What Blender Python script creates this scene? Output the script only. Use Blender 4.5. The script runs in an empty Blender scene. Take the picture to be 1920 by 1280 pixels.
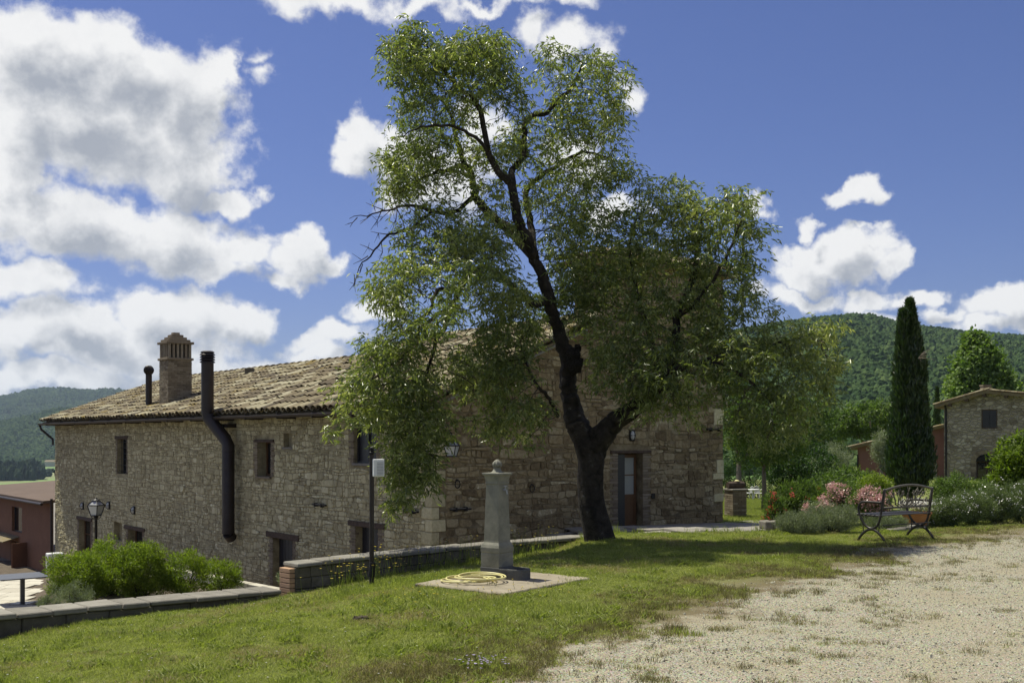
import bpy, math, random
import numpy as np
from mathutils import Vector, Matrix, noise, kdtree

# ------------------------------------------------------------------ camera, world, sun, exposure
scn = bpy.context.scene
COL = scn.collection
HZ, FPX, EYE = 820.0, 2000.0, 1.7          # horizon row, focal length (px of the 1920 wide photo), eye height (m)
cam_d = bpy.data.cameras.new('camera'); cam = bpy.data.objects.new('camera', cam_d); COL.objects.link(cam)
cam.location = (0, 0, EYE); cam.rotation_euler = (math.pi/2, 0, 0)
cam_d.sensor_width = 36; cam_d.lens = 37.5; cam_d.shift_y = 180/1920.0
cam_d.clip_start = .1; cam_d.clip_end = 20000
scn.camera = cam
scn.render.resolution_x, scn.render.resolution_y = 1024, 682
SUN_AZ = math.atan2(-1.0, .74)             # direction to the sun, from +Y towards +X (negative: left)
SUN_EL = math.radians(65)
SKY_STR = .075
sl = bpy.data.lights.new('sun', 'SUN'); sl.energy = 4.2; sl.angle = math.radians(.53); sl.color = (1, .96, .80)
so = bpy.data.objects.new('sun', sl); COL.objects.link(so)
sd_ = Vector((math.sin(SUN_AZ)*math.cos(SUN_EL), math.cos(SUN_AZ)*math.cos(SUN_EL), math.sin(SUN_EL)))
so.rotation_euler = sd_.to_track_quat('Z', 'Y').to_euler(); so.location = sd_*60
vs = scn.view_settings
vs.view_transform = 'Standard'; vs.look = 'None'; vs.exposure = 0.6; vs.gamma = 1; vs.use_curve_mapping = False

W = bpy.data.worlds.new('World'); scn.world = W; W.use_nodes = True; W.cycles.sampling_method = 'MANUAL'; W.cycles.sample_map_resolution = 256
wn, wl = W.node_tree.nodes, W.node_tree.links
wn.clear()

def mnode(nt, op, a, b=None, c=None, clamp=False):
    n = nt.nodes.new('ShaderNodeMath'); n.operation = op; n.use_clamp = clamp
    for i, v in enumerate((a, b, c)):
        if v is None: continue
        if isinstance(v, (int, float)): n.inputs[i].default_value = v
        else: nt.links.new(v, n.inputs[i])
    return n.outputs[0]
def vnode(nt, op, a, b=None):
    n = nt.nodes.new('ShaderNodeVectorMath'); n.operation = op
    for i, v in enumerate((a, b)):
        if v is None: continue
        if isinstance(v, tuple): n.inputs[i].default_value = v
        else: nt.links.new(v, n.inputs[i])
    return n.outputs['Value'] if op in ('LENGTH', 'DOT_PRODUCT', 'DISTANCE') else n.outputs[0]

# clouds: (photo column, photo row, half width, half height, weight)
CL = [(70,110,150,75,1),(215,140,150,80,1),(330,190,110,90,1),(180,240,220,85,1),(350,310,110,70,1),(440,365,60,32,.9),(60,230,110,90,1),(415,150,35,60,.75),
      (130,420,190,62,1),(310,440,150,60,1),(440,465,60,32,.9),(20,330,75,60,.85),(400,500,80,25,.8),
      (50,530,110,38,.85),(150,620,140,48,1),(330,585,120,58,1),(430,605,80,38,1),(60,640,110,42,.9),(250,660,200,40,.85),(100,712,200,30,.75),(360,690,150,34,.75),(520,690,130,26,.7),
      (570,480,68,34,.95),(535,515,46,22,.8),(620,488,34,20,.75),
      (670,275,58,58,1.05),(740,290,75,52,1),(820,330,120,60,.8),(900,240,70,40,.85),
      (720,580,45,38,.8),(640,635,90,24,.75),(590,660,70,26,.7),
      (650,12,120,30,.66),(780,16,120,20,.58),(900,8,120,14,.55),(1000,70,60,36,.66),(1080,100,75,46,.7),(1180,175,45,34,.72),(1020,2,110,18,.6),(500,150,40,34,.5),(470,110,30,24,.42),(560,10,90,26,.6),
      (1150,385,52,28,.8),(1080,300,80,60,.7),
      (1500,490,75,36,1),(1590,480,95,42,1),(1680,482,42,26,.9),(1500,545,82,20,.85),(1588,375,42,20,.82),(1520,430,34,15,.7),(1438,394,26,20,.62),(1610,436,40,8,.5),
      (1640,553,46,26,.9),(1722,550,42,22,.85),(1630,598,70,20,.85),(1765,585,34,14,.7),(1875,560,75,28,.95),(1910,595,80,24,.8),(1830,600,60,18,.6)]
def pxdir(x, y):
    az = math.atan((x-960)/FPX); return az, math.atan((HZ-y)/FPX*math.cos(az))
grp = bpy.data.node_groups.new('cloud_density', 'ShaderNodeTree')
grp.interface.new_socket('P', in_out='INPUT', socket_type='NodeSocketVector')
grp.interface.new_socket('D', in_out='OUTPUT', socket_type='NodeSocketFloat')
gi = grp.nodes.new('NodeGroupInput'); go = grp.nodes.new('NodeGroupOutput')
nz = grp.nodes.new('ShaderNodeTexNoise'); nz.inputs['Scale'].default_value = 16; nz.inputs['Detail'].default_value = 7; nz.inputs['Roughness'].default_value = .55
grp.links.new(gi.outputs[0], nz.inputs['Vector'])
wv = vnode(grp, 'MULTIPLY', vnode(grp, 'SUBTRACT', nz.outputs['Color'], (.5, .5, .5)), (.11, .075, 0))
P = vnode(grp, 'ADD', gi.outputs[0], wv)
best = None
allc = [(*pxdir(x, y), rx/FPX*1.22, ry/FPX*1.26, w) for x, y, rx, ry, w in CL]
for u, v, rx, ry, w in allc:
    q = vnode(grp, 'MULTIPLY', vnode(grp, 'SUBTRACT', P, (u, v, 0)), (1/rx, 1/ry, 0))
    l = vnode(grp, 'LENGTH', q)
    f = mnode(grp, 'MULTIPLY_ADD', l, -w, w)
    best = f if best is None else mnode(grp, 'SMOOTH_MAX', best, f, .12)
# the same kind of clouds goes on all round and overhead
nw = grp.nodes.new('ShaderNodeTexNoise'); nw.inputs['Scale'].default_value = 5.5; nw.inputs['Detail'].default_value = 3; nw.inputs['Roughness'].default_value = .5
grp.links.new(vnode(grp, 'MULTIPLY', gi.outputs[0], (1, 1.7, 0)), nw.inputs['Vector'])
sg = grp.nodes.new('ShaderNodeSeparateXYZ'); grp.links.new(gi.outputs[0], sg.inputs[0])
ox = mnode(grp, 'MULTIPLY', mnode(grp, 'SUBTRACT', mnode(grp, 'ABSOLUTE', sg.outputs[0]), .47), 8, clamp=True)
oy = mnode(grp, 'MULTIPLY', mnode(grp, 'SUBTRACT', sg.outputs[1], .42), 8, clamp=True)
mk = mnode(grp, 'MAXIMUM', ox, oy)
wide = mnode(grp, 'ADD', mnode(grp, 'MULTIPLY', mk, mnode(grp, 'MULTIPLY', mnode(grp, 'SUBTRACT', nw.outputs[0], .5), 3.6)), mnode(grp, 'MULTIPLY', mnode(grp, 'SUBTRACT', mk, 1.0), 2.0))
best = mnode(grp, 'MAXIMUM', best, wide)
n2 = grp.nodes.new('ShaderNodeTexNoise'); n2.inputs['Scale'].default_value = 38; n2.inputs['Detail'].default_value = 9; n2.inputs['Roughness'].default_value = .6
grp.links.new(gi.outputs[0], n2.inputs['Vector'])
d = mnode(grp, 'ADD', best, mnode(grp, 'MULTIPLY', mnode(grp, 'SUBTRACT', n2.outputs[0], .5), .85))
grp.links.new(d, go.inputs[0])

nt = W.node_tree
tc = wn.new('ShaderNodeTexCoord'); sx = wn.new('ShaderNodeSeparateXYZ'); wl.new(tc.outputs['Generated'], sx.inputs[0])
az = mnode(nt, 'ARCTAN2', sx.outputs[0], sx.outputs[1]); el = mnode(nt, 'ARCSINE', sx.outputs[2])
cx = wn.new('ShaderNodeCombineXYZ'); wl.new(az, cx.inputs[0]); wl.new(el, cx.inputs[1])
def dens(off):
    g = wn.new('ShaderNodeGroup'); g.node_tree = grp
    wl.new(vnode(nt, 'ADD', cx.outputs[0], off), g.inputs[0]); return g.outputs[0]
d0, d1 = dens((0, 0, 0)), dens((-.012, .021, 0))
def mrange(nt, v, a, b, c=0., d_=1., t='SMOOTHSTEP'):
    n = nt.nodes.new('ShaderNodeMapRange'); n.interpolation_type = t
    nt.links.new(v, n.inputs[0])
    for i, k in enumerate((a, b, c, d_)): n.inputs[i+1].default_value = k
    return n.outputs[0]
cov = mrange(nt, d0, .04, .44)
dark = mrange(nt, d1, .20, 1.0)
# less lit the deeper below the sunlit rim; a second octave of billows keeps the insides uneven
n3 = wn.new('ShaderNodeTexNoise'); n3.inputs['Scale'].default_value = 22; n3.inputs['Detail'].default_value = 8; n3.inputs['Roughness'].default_value = .62
wl.new(cx.outputs[0], n3.inputs['Vector'])
dk = mnode(nt, 'MULTIPLY_ADD', mnode(nt, 'SUBTRACT', n3.outputs[0], .5), .75, dark, clamp=True)
def mixc(nt, f, a, b, mode='MIX'):
    n = nt.nodes.new('ShaderNodeMix'); n.data_type = 'RGBA'; n.blend_type = mode
    for s, v in ((n.inputs[0], f), (n.inputs[6], a), (n.inputs[7], b)):
        if isinstance(v, (int, float)): s.default_value = v
        elif isinstance(v, tuple): s.default_value = (*v[:3], 1)
        else: nt.links.new(v, s)
    return n.outputs[2]
k = 1/SKY_STR
ccol = mixc(nt, dk, (.60*k, .60*k, .60*k), (.26*k, .28*k, .32*k))
sky = wn.new('ShaderNodeTexSky'); sky.sky_type = 'NISHITA'; sky.sun_disc = False
sky.sun_elevation = SUN_EL; sky.sun_rotation = SUN_AZ; sky.air_density = 1.0; sky.dust_density = 1.0; sky.ozone_density = 3.0; sky.altitude = 300
skyc = mixc(nt, 1.0, sky.outputs[0], (.50, .525, .785), 'MULTIPLY')
bg = wn.new('ShaderNodeBackground'); bg.inputs[1].default_value = SKY_STR
wl.new(mixc(nt, cov, skyc, ccol), bg.inputs[0])
wo = wn.new('ShaderNodeOutputWorld'); wl.new(bg.outputs[0], wo.inputs[0])

# ------------------------------------------------------------------ helpers
R = random.Random(11); NR = np.random.default_rng(11)
ROOT = {}
def g(x, y, z=0.0):                 # place on the level z that the photo shows at this spot
    Y = (EYE-z)*FPX/(y-HZ); return Vector(((x-960)/FPX*Y, Y, z))
def at(x, y, Y):                    # place at distance Y
    return Vector(((x-960)/FPX*Y, Y, EYE+(HZ-y)/FPX*Y))
def thing(name, label, cat, loc=(0, 0, 0), rz=0, group=None):
    o = bpy.data.objects.new(name, None); COL.objects.link(o); o.location = loc; o.rotation_euler = (0, 0, rz)
    o.empty_display_size = .2
    o['label'] = label; o['category'] = cat
    if group: o['group'] = group
    ROOT[o.name] = Vector(loc)
    return o
def tag(o, label=None, cat=None, group=None, kind=None):
    if label: o['label'] = label
    if cat: o['category'] = cat
    if group: o['group'] = group
    if kind: o['kind'] = kind
    return o
def link(name, me, parent=None, mat=None):
    if mat and not me.materials: me.materials.append(mat)
    o = bpy.data.objects.new(name, me); COL.objects.link(o)
    if parent: o.parent = parent
    return o
def rootloc(parent):
    if parent is None: return Vector((0, 0, 0))
    p = parent
    while p.parent: p = p.parent
    return ROOT.get(p.name, Vector((0, 0, 0)))
def mesh_np(name, V, F, tint=None, smooth=False, vattr=None):
    V = np.asarray(V, dtype=np.float32); F = np.asarray(F, dtype=np.int32)
    me = bpy.data.meshes.new(name); n, k = F.shape
    me.vertices.add(len(V)); me.vertices.foreach_set('co', V.ravel())
    me.loops.add(n*k); me.loops.foreach_set('vertex_index', F.ravel())
    me.polygons.add(n); me.polygons.foreach_set('loop_start', np.arange(0, n*k, k, dtype=np.int32))
    if smooth: me.polygons.foreach_set('use_smooth', np.ones(n, dtype=bool))
    me.update(calc_edges=True)
    if tint is not None:
        a = me.attributes.new('tint', 'FLOAT', 'FACE'); a.data.foreach_set('value', np.asarray(tint, dtype=np.float32))
    for nm, arr in (vattr or {}).items():
        a = me.attributes.new(nm, 'FLOAT', 'POINT'); a.data.foreach_set('value', np.asarray(arr, dtype=np.float32))
    return me
class MB:
    def __init__(s): s.v = []; s.f = []; s.t = []
    def add(s, vs, fs, t=.5):
        o = len(s.v); s.v.extend([tuple(v) for v in vs]); s.f.extend([tuple(i+o for i in f) for f in fs]); s.t.extend([t]*len(fs)); return s
    def box(s, c, size, ax=None, t=.5, jit=0.):
        c = Vector(c); ax = ax or (Vector((1,0,0)), Vector((0,1,0)), Vector((0,0,1)))
        vs = []
        for i in (-1, 1):
            for j in (-1, 1):
                for k_ in (-1, 1):
                    p = c+Vector(ax[0])*(i*size[0]/2)+Vector(ax[1])*(j*size[1]/2)+Vector(ax[2])*(k_*size[2]/2)
                    if jit: p = p+Vector((R.uniform(-jit, jit), R.uniform(-jit, jit), R.uniform(-jit, jit)))
                    vs.append(p)
        return s.add(vs, [(0,1,3,2),(4,6,7,5),(0,4,5,1),(2,3,7,6),(0,2,6,4),(1,5,7,3)], t)
    def bbox(s, c, size, ax=None, t=.5, b=.01, jit=0.):   # box with chamfered edges on all sides (24 verts)
        c = Vector(c); ax = ax or (Vector((1,0,0)), Vector((0,1,0)), Vector((0,0,1)))
        hx = [size[i]/2 for i in range(3)]; b = min(b, min(hx)*.8)
        idx = {}; vs = []
        for sx_ in (-1, 1):
            for sy_ in (-1, 1):
                for sz_ in (-1, 1):
                    j = [R.uniform(-jit, jit) for _ in range(3)]
                    for a in range(3):
                        q = [sx_*hx[0], sy_*hx[1], sz_*hx[2]]; sg = (sx_, sy_, sz_)
                        for o_ in range(3):
                            if o_ != a: q[o_] -= sg[o_]*b
                        idx[(sx_, sy_, sz_, a)] = len(vs)
                        vs.append(c+Vector(ax[0])*(q[0]+j[0])+Vector(ax[1])*(q[1]+j[1])+Vector(ax[2])*(q[2]+j[2]))
        fs = []
        for a in range(3):
            for sg in (-1, 1):
                o1, o2 = [o_ for o_ in range(3) if o_ != a]
                f = []
                for (p, q) in ((-1,-1),(1,-1),(1,1),(-1,1)):
                    k_ = [0,0,0]; k_[a] = sg; k_[o1] = p; k_[o2] = q; f.append(idx[(*k_, a)])
                fs.append(tuple(f))
        for a in range(3):                      # edges running along axis a
            o1, o2 = [o_ for o_ in range(3) if o_ != a]
            for p in (-1, 1):
                for q in (-1, 1):
                    k1 = [0,0,0]; k1[o1] = p; k1[o2] = q; k1[a] = -1; k2 = list(k1); k2[a] = 1
                    fs.append((idx[(*k1, o1)], idx[(*k2, o1)], idx[(*k2, o2)], idx[(*k1, o2)]))
        for sx_ in (-1, 1):
            for sy_ in (-1, 1):
                for sz_ in (-1, 1): fs.append(tuple(idx[(sx_, sy_, sz_, a)] for a in range(3)))
        return s.add(vs, fs, t)
    def tube(s, pts, rad, n=8, cap=True, t=.5, flat=None):
        pts = [Vector(p) for p in pts]
        if isinstance(rad, (int, float)): rad = [rad]*len(pts)
        vs = []; up = Vector((.0123, .0311, 1)).normalized(); prev = None
        for i, p in enumerate(pts):
            d_ = (pts[min(i+1, len(pts)-1)]-pts[max(i-1, 0)])
            if d_.length < 1e-9: d_ = Vector((0, 0, 1))
            d_.normalize()
            if prev is None:
                a = d_.cross(up)
                if a.length < .05: a = d_.cross(Vector((1, .02, 0)))
            else: a = prev-d_*prev.dot(d_)
            a.normalize(); prev = a; b_ = d_.cross(a)
            for k_ in range(n):
                th = 2*math.pi*k_/n; vs.append(p+a*(math.cos(th)*rad[i])+b_*(math.sin(th)*rad[i]*(flat or 1)))
        fs = [(i*n+k_, i*n+(k_+1) % n, (i+1)*n+(k_+1) % n, (i+1)*n+k_) for i in range(len(pts)-1) for k_ in range(n)]
        if cap: fs.append(tuple(range(n-1, -1, -1))); fs.append(tuple((len(pts)-1)*n+k_ for k_ in range(n)))
        return s.add(vs, fs, t)
    def lathe(s, prof, c=(0,0,0), n=16, t=.5, rot=0., sq=False):
        c = Vector(c); vs = []
        for r_, z_ in prof:
            for k_ in range(n):
                th = 2*math.pi*(k_+(.5 if sq else 0))/n+rot; rr = r_/math.cos(math.pi/n) if sq else r_
                vs.append(c+Vector((math.cos(th)*rr, math.sin(th)*rr, z_)))
        m = len(prof)
        fs = [(i*n+k_, i*n+(k_+1) % n, (i+1)*n+(k_+1) % n, (i+1)*n+k_) for i in range(m-1) for k_ in range(n)]
        fs.append(tuple(range(n-1, -1, -1))); fs.append(tuple((m-1)*n+k_ for k_ in range(n)))
        return s.add(vs, fs, t)
    def build(s, name, mat, parent=None, smooth=False, local=False, auto=None):
        off = Vector((0,0,0)) if local else rootloc(parent)
        me = bpy.data.meshes.new(name)
        me.from_pydata([(v[0]-off[0], v[1]-off[1], v[2]-off[2]) for v in s.v], [], s.f)
        if smooth:
            me.polygons.foreach_set('use_smooth', [True]*len(me.polygons))
        a = me.attributes.new('tint', 'FLOAT', 'FACE'); a.data.foreach_set('value', s.t)
        me.materials.append(mat); me.update()
        if smooth and auto:
            me.set_sharp_from_angle(angle=math.radians(auto))
        o = bpy.data.objects.new(name, me); COL.objects.link(o)
        if parent: o.parent = parent
        return o

# ------------------------------------------------------------------ materials
def ramp(nt, v, cols):
    n = nt.nodes.new('ShaderNodeValToRGB'); e = n.color_ramp.elements
    while len(e) < len(cols): e.new(.5)
    for i, c in enumerate(cols):
        if len(c) == 4: e[i].position = c[3]
        else: e[i].position = i/(len(cols)-1)
        e[i].color = (*c[:3], 1)
    nt.links.new(v, n.inputs[0]); return n.outputs[0]
def tex(nt, kind, scale, vec, **kw):
    n = nt.nodes.new('ShaderNodeTex'+kind); n.inputs['Scale'].default_value = scale
    for k_, v in kw.items():
        if k_ in ('feature', 'distance'): setattr(n, k_, v)
        else: n.inputs[k_.replace('_', ' ')].default_value = v
    nt.links.new(vec, n.inputs['Vector']); return n
def newmat(name):
    m = bpy.data.materials.new(name); m.use_nodes = True; nt = m.node_tree
    return m, nt, nt.nodes['Principled BSDF']
def attr(nt, nm):
    n = nt.nodes.new('ShaderNodeAttribute'); n.attribute_name = nm; return n.outputs['Fac']
def pos(nt, world=False):
    if world: return nt.nodes.new('ShaderNodeNewGeometry').outputs['Position']
    return nt.nodes.new('ShaderNodeTexCoord').outputs['Object']
def bumpn(nt, bs, h, strength, dist=.02):
    b = nt.nodes.new('ShaderNodeBump'); b.inputs['Strength'].default_value = strength; b.inputs['Distance'].default_value = dist
    nt.links.new(h, b.inputs['Height']); nt.links.new(b.outputs[0], bs.inputs['Normal'])
def MAT(name, cols, scale=6, rough=.85, bump=.3, bscale=40, tintw=0., metal=0., spec=.3, bdist=.01, big=None, over=None, rand=False, gain=(1,1,1)):
    gn = lambda c: tuple(min(.8, c[i]*gain[i]) for i in range(3))+tuple(c[3:])
    cols = [gn(c) for c in cols]; over = [(gn(o_[0]),)+o_[1:] for o_ in over] if over else None
    m, nt, bs = newmat(name); p = pos(nt)
    n = tex(nt, 'Noise', scale, p, Detail=6., Roughness=.65).outputs[0]
    v = mrange(nt, n, .28, .72, t='LINEAR')
    if tintw:
        tv = attr(nt, 'tint')
        if rand: tv = nt.nodes.new('ShaderNodeObjectInfo').outputs['Random']
        v = mnode(nt, 'ADD', mnode(nt, 'MULTIPLY', tv, tintw), mnode(nt, 'MULTIPLY', v, 1-tintw), clamp=True)
    c = ramp(nt, v, cols)
    if over:                                   # patches of another colour: (colour, scale, low, high)
        for oc, os_, lo, hi in over:
            on = tex(nt, 'Noise', os_, p, Detail=7., Roughness=.7).outputs[0]
            c = mixc(nt, mrange(nt, on, lo, hi), c, oc)
    nt.links.new(c, bs.inputs['Base Color'])
    bs.inputs['Roughness'].default_value = rough; bs.inputs['Metallic'].default_value = metal; bs.inputs['Specular IOR Level'].default_value = spec
    if bump:
        h = tex(nt, 'Noise', bscale, p, Detail=6., Roughness=.7).outputs[0]
        bumpn(nt, bs, h, bump, bdist)
    return m
def LEAF(name, cols, trans=.4, tcol=None, rough=.32, spec=.7):
    m, nt, bs = newmat(name)
    v = attr(nt, 'tint'); c = ramp(nt, v, cols)
    nt.links.new(c, bs.inputs['Base Color']); bs.inputs['Roughness'].default_value = rough; bs.inputs['Specular IOR Level'].default_value = spec
    tr = nt.nodes.new('ShaderNodeBsdfTranslucent')
    nt.links.new(mixc(nt, 1.0, c, tcol or (1.3, 1.45, .6), 'MULTIPLY'), tr.inputs[0])
    mx = nt.nodes.new('ShaderNodeMixShader'); mx.inputs[0].default_value = trans
    nt.links.new(bs.outputs[0], mx.inputs[1]); nt.links.new(tr.outputs[0], mx.inputs[2])
    nt.links.new(mx.outputs[0], nt.nodes['Material Output'].inputs[0]); return m

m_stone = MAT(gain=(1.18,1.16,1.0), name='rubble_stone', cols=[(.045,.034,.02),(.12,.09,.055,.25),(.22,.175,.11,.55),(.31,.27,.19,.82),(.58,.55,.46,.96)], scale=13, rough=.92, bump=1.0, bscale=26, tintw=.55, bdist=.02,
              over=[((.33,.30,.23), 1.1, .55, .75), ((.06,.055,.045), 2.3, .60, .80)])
m_stone2 = MAT(gain=(1.22,1.19,.98), name='sun_lightened_stone', cols=[(.10,.09,.06),(.25,.225,.16,.25),(.37,.34,.25,.55),(.48,.45,.345,.84),(.74,.72,.63,.955)], scale=13, rough=.92, bump=.9, bscale=24, tintw=.6, bdist=.02,  # lighter than the gable stone: the front's grazing sun is put into the colour
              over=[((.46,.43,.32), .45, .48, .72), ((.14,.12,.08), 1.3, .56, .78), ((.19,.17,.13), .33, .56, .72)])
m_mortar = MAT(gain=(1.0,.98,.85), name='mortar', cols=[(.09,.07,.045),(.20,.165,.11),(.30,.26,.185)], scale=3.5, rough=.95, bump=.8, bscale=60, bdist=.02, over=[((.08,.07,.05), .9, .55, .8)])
m_mortar2 = MAT(gain=(1.05,1.02,.85), name='sun_lightened_mortar', cols=[(.14,.12,.08),(.28,.25,.175),(.40,.365,.27)], scale=3.5, rough=.95, bump=.8, bscale=60, bdist=.02, over=[((.16,.14,.10), .5, .55, .8)])  # front mortar, lightened with the stone to carry sunlight in its colour
m_brick = MAT('old_brick', [(.10,.08,.055),(.17,.135,.095),(.23,.19,.135),(.31,.275,.21)], 9, .92, .5, 60, .65)
m_tile = MAT(gain=(.74,.74,.72), name='roof_tile', cols=[(.055,.045,.033),(.12,.092,.06,.2),(.21,.165,.10,.42),(.31,.265,.165,.7),(.56,.52,.38)], scale=7, rough=.9, bump=.5, bscale=50, tintw=.82,
             over=[((.27,.19,.035), 1.9, .53, .68), ((.07,.065,.055), 1.3, .54, .74), ((.42,.40,.33), 3.4, .6, .75)])
m_timber = MAT('old_timber', [(.045,.03,.02),(.10,.07,.05)], 12, .8, .5, 50)
m_wood = MAT('door_wood', [(.085,.042,.018),(.13,.07,.03)], 8, .55, .2, 60)
m_iron = MAT('black_iron', [(.012,.012,.013),(.03,.028,.026)], 20, .5, .15, 80, metal=.4)
m_flue = MAT('brown_flue_metal', [(.022,.016,.014),(.038,.028,.024)], 4, .45, .08, 30, metal=.3, spec=.5)
m_dark = MAT('dark_shutter', [(.012,.013,.018),(.02,.02,.026)], 8, .4, .05, 40, spec=.5)
m_slate = MAT('cap_slab_stone', [(.12,.11,.09),(.20,.185,.155),(.28,.265,.225)], 5, .9, .6, 40, .4, over=[((.08,.08,.07), 2.5, .55, .75)])
m_block = MAT('grey_block', [(.065,.058,.04),(.12,.108,.08),(.175,.16,.125)], 5, .95, .7, 40, .4, over=[((.035,.035,.03), 1.8, .5, .75), ((.07,.085,.04), 3, .6, .8)])
m_orange = MAT('orange_brick', [(.36,.22,.13),(.45,.29,.18)], 8, .9, .4, 60)
m_red = MAT('red_plaster', [(.165,.085,.052),(.215,.115,.07)], 1.5, .92, .25, 60, over=[((.14,.06,.045), .8, .55, .8)])
m_red2 = MAT('pink_red_plaster', [(.18,.09,.072),(.23,.12,.10)], .8, .92, .2, 30, over=[((.30,.15,.12), .5, .6, .8)])
m_roofbrown = MAT('brown_flat_roof', [(.09,.062,.046),(.125,.088,.068)], 1, .9, .2, 30)
m_white = MAT('white_enamel', [(.62,.62,.60),(.75,.75,.73)], 3, .45, .05, 30)
m_greyplastic = MAT('grey_mesh', [(.28,.29,.30),(.4,.4,.42)], 30, .6, .2, 60)
m_peperino = MAT('grey_fountain_stone', [(.13,.13,.10),(.205,.20,.16),(.28,.27,.215)], 5, .85, .45, 60, over=[((.09,.09,.08), 2.2, .55, .75), ((.30,.27,.19), 3.1, .62, .8)])
m_peperino_d = MAT('damp_fountain_stone', [(.075,.075,.07),(.13,.13,.12)], 5, .7, .45, 60, over=[((.05,.05,.045), 2.5, .5, .7)])
m_pad = MAT('concrete_pad', [(.18,.155,.11),(.26,.225,.165),(.33,.29,.225)], 3, .95, .5, 50, over=[((.14,.12,.09), 1.6, .56, .75), ((.30,.19,.13), 2.4, .6, .78)])
m_hose = MAT('yellow_hose', [(.52,.46,.18),(.62,.57,.27)], 10, .45, .05, 40, spec=.5)
m_bench = MAT('bench_metal', [(.028,.025,.022),(.05,.045,.04)], 14, .42, .1, 60, metal=.4, spec=.5)
m_bronze = MAT('bronze_casting', [(.085,.078,.062),(.14,.13,.105)], 10, .55, .2, 60, metal=.35)
m_bark = MAT('dark_bark', [(.007,.006,.005),(.022,.018,.014),(.05,.042,.033,.8),(.15,.145,.125)], 7, .95, 1.0, 14, bdist=.06, over=[((.16,.16,.14), 11, .66, .76)])
m_twig = MAT('twig_bark', [(.03,.023,.017),(.075,.06,.045)], 9, .9, .3, 40)
m_paleb = MAT('pale_trunk_bark', [(.12,.10,.075),(.22,.19,.15)], 9, .9, .5, 40)
m_soil = MAT('soil', [(.07,.055,.038),(.14,.11,.08)], 3, .98, .8, 20, bdist=.05)
m_paving = MAT('pale_paving', [(.34,.31,.25),(.44,.41,.34),(.50,.47,.40)], 2, .9, .3, 40, .45, over=[((.2,.18,.14), 1.4, .58, .8)])
m_flag = MAT('flagstone', [(.15,.14,.12),(.24,.22,.19),(.33,.31,.27)], 3, .9, .4, 40, .5, over=[((.1,.095,.08), 2, .58, .8)])
m_terra = MAT('terracotta', [(.42,.17,.07),(.52,.24,.11)], 5, .85, .2, 40)
m_tabletop = MAT('slate_table', [(.05,.053,.06),(.075,.078,.085)], 6, .35, .05, 40, spec=.5)
def glassmat(name, col, rough=.04):
    m, nt, bs = newmat(name); bs.inputs['Base Color'].default_value = (*col, 1); bs.inputs['Roughness'].default_value = rough; bs.inputs['Specular IOR Level'].default_value = .7; return m
m_glass = glassmat('dark_window_glass', (.012, .014, .018))
m_glass_l = glassmat('sky_window_glass', (.30, .31, .29), .12)
m_lglass = glassmat('frosted_lantern_glass', (.42, .44, .42), .3)

l_almond = LEAF('almond_leaf', [(.065,.095,.028),(.125,.165,.048),(.21,.25,.08),(.38,.40,.18)], .48, tcol=(1.4, 1.45, .62))
l_dkgreen = LEAF('dark_leaf', [(.018,.04,.010),(.035,.075,.016),(.06,.11,.025)], .35, rough=.55, spec=.3)
l_green = LEAF('green_leaf', [(.045,.082,.018),(.085,.135,.032),(.15,.20,.055)], .44, rough=.55, spec=.3)
l_lime = LEAF('lime_leaf', [(.075,.12,.014),(.15,.205,.024),(.25,.30,.042)], .46, rough=.5, spec=.3)
l_silver = LEAF('silver_leaf', [(.11,.135,.08),(.19,.22,.14),(.31,.34,.24)], .25, rough=.6, spec=.25)
l_sage = LEAF('sage_leaf', [(.07,.10,.04),(.13,.17,.07),(.22,.27,.13)], .3, rough=.6, spec=.25)
l_weed = LEAF('wiry_weed', [(.07,.065,.03),(.12,.105,.05),(.19,.165,.08),(.13,.085,.055)], .25, rough=.7, spec=.15)
l_cyp = LEAF('cypress_leaf', [(.010,.024,.007),(.026,.055,.014),(.075,.125,.03)], .25)
l_poplar = LEAF('poplar_leaf', [(.06,.11,.026),(.13,.20,.05),(.24,.31,.10)], .35, rough=.55, spec=.3)
l_pink = LEAF('pink_petal', [(.45,.22,.20),(.6,.37,.34),(.72,.52,.47)], .3, (1.1,1,1))
l_redf = LEAF('red_petal', [(.4,.04,.03),(.55,.08,.05),(.6,.16,.1)], .3, (1.1,1,1))
l_yellow = LEAF('yellow_petal', [(.6,.45,.03),(.75,.6,.05)], .3, (1.1,1,1))
l_wflower = LEAF('white_petal', [(.6,.58,.52),(.75,.74,.70)], .3, (1,1,1))
l_lilac = LEAF('lilac_petal', [(.4,.33,.55),(.55,.48,.68)], .3, (1,1,1))
l_grass = LEAF('grass_blade', [(.115,.135,.032),(.225,.25,.065),(.33,.35,.11),(.45,.44,.20)], .42, rough=.6, spec=.25)
l_grassl = LEAF('lush_grass_blade', [(.105,.135,.028),(.20,.235,.055),(.31,.34,.10)], .42, rough=.6, spec=.25)
l_dry = LEAF('dry_grass_blade', [(.18,.165,.07),(.25,.21,.11),(.33,.29,.16),(.18,.13,.07)], .35, rough=.7, spec=.15)

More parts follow.
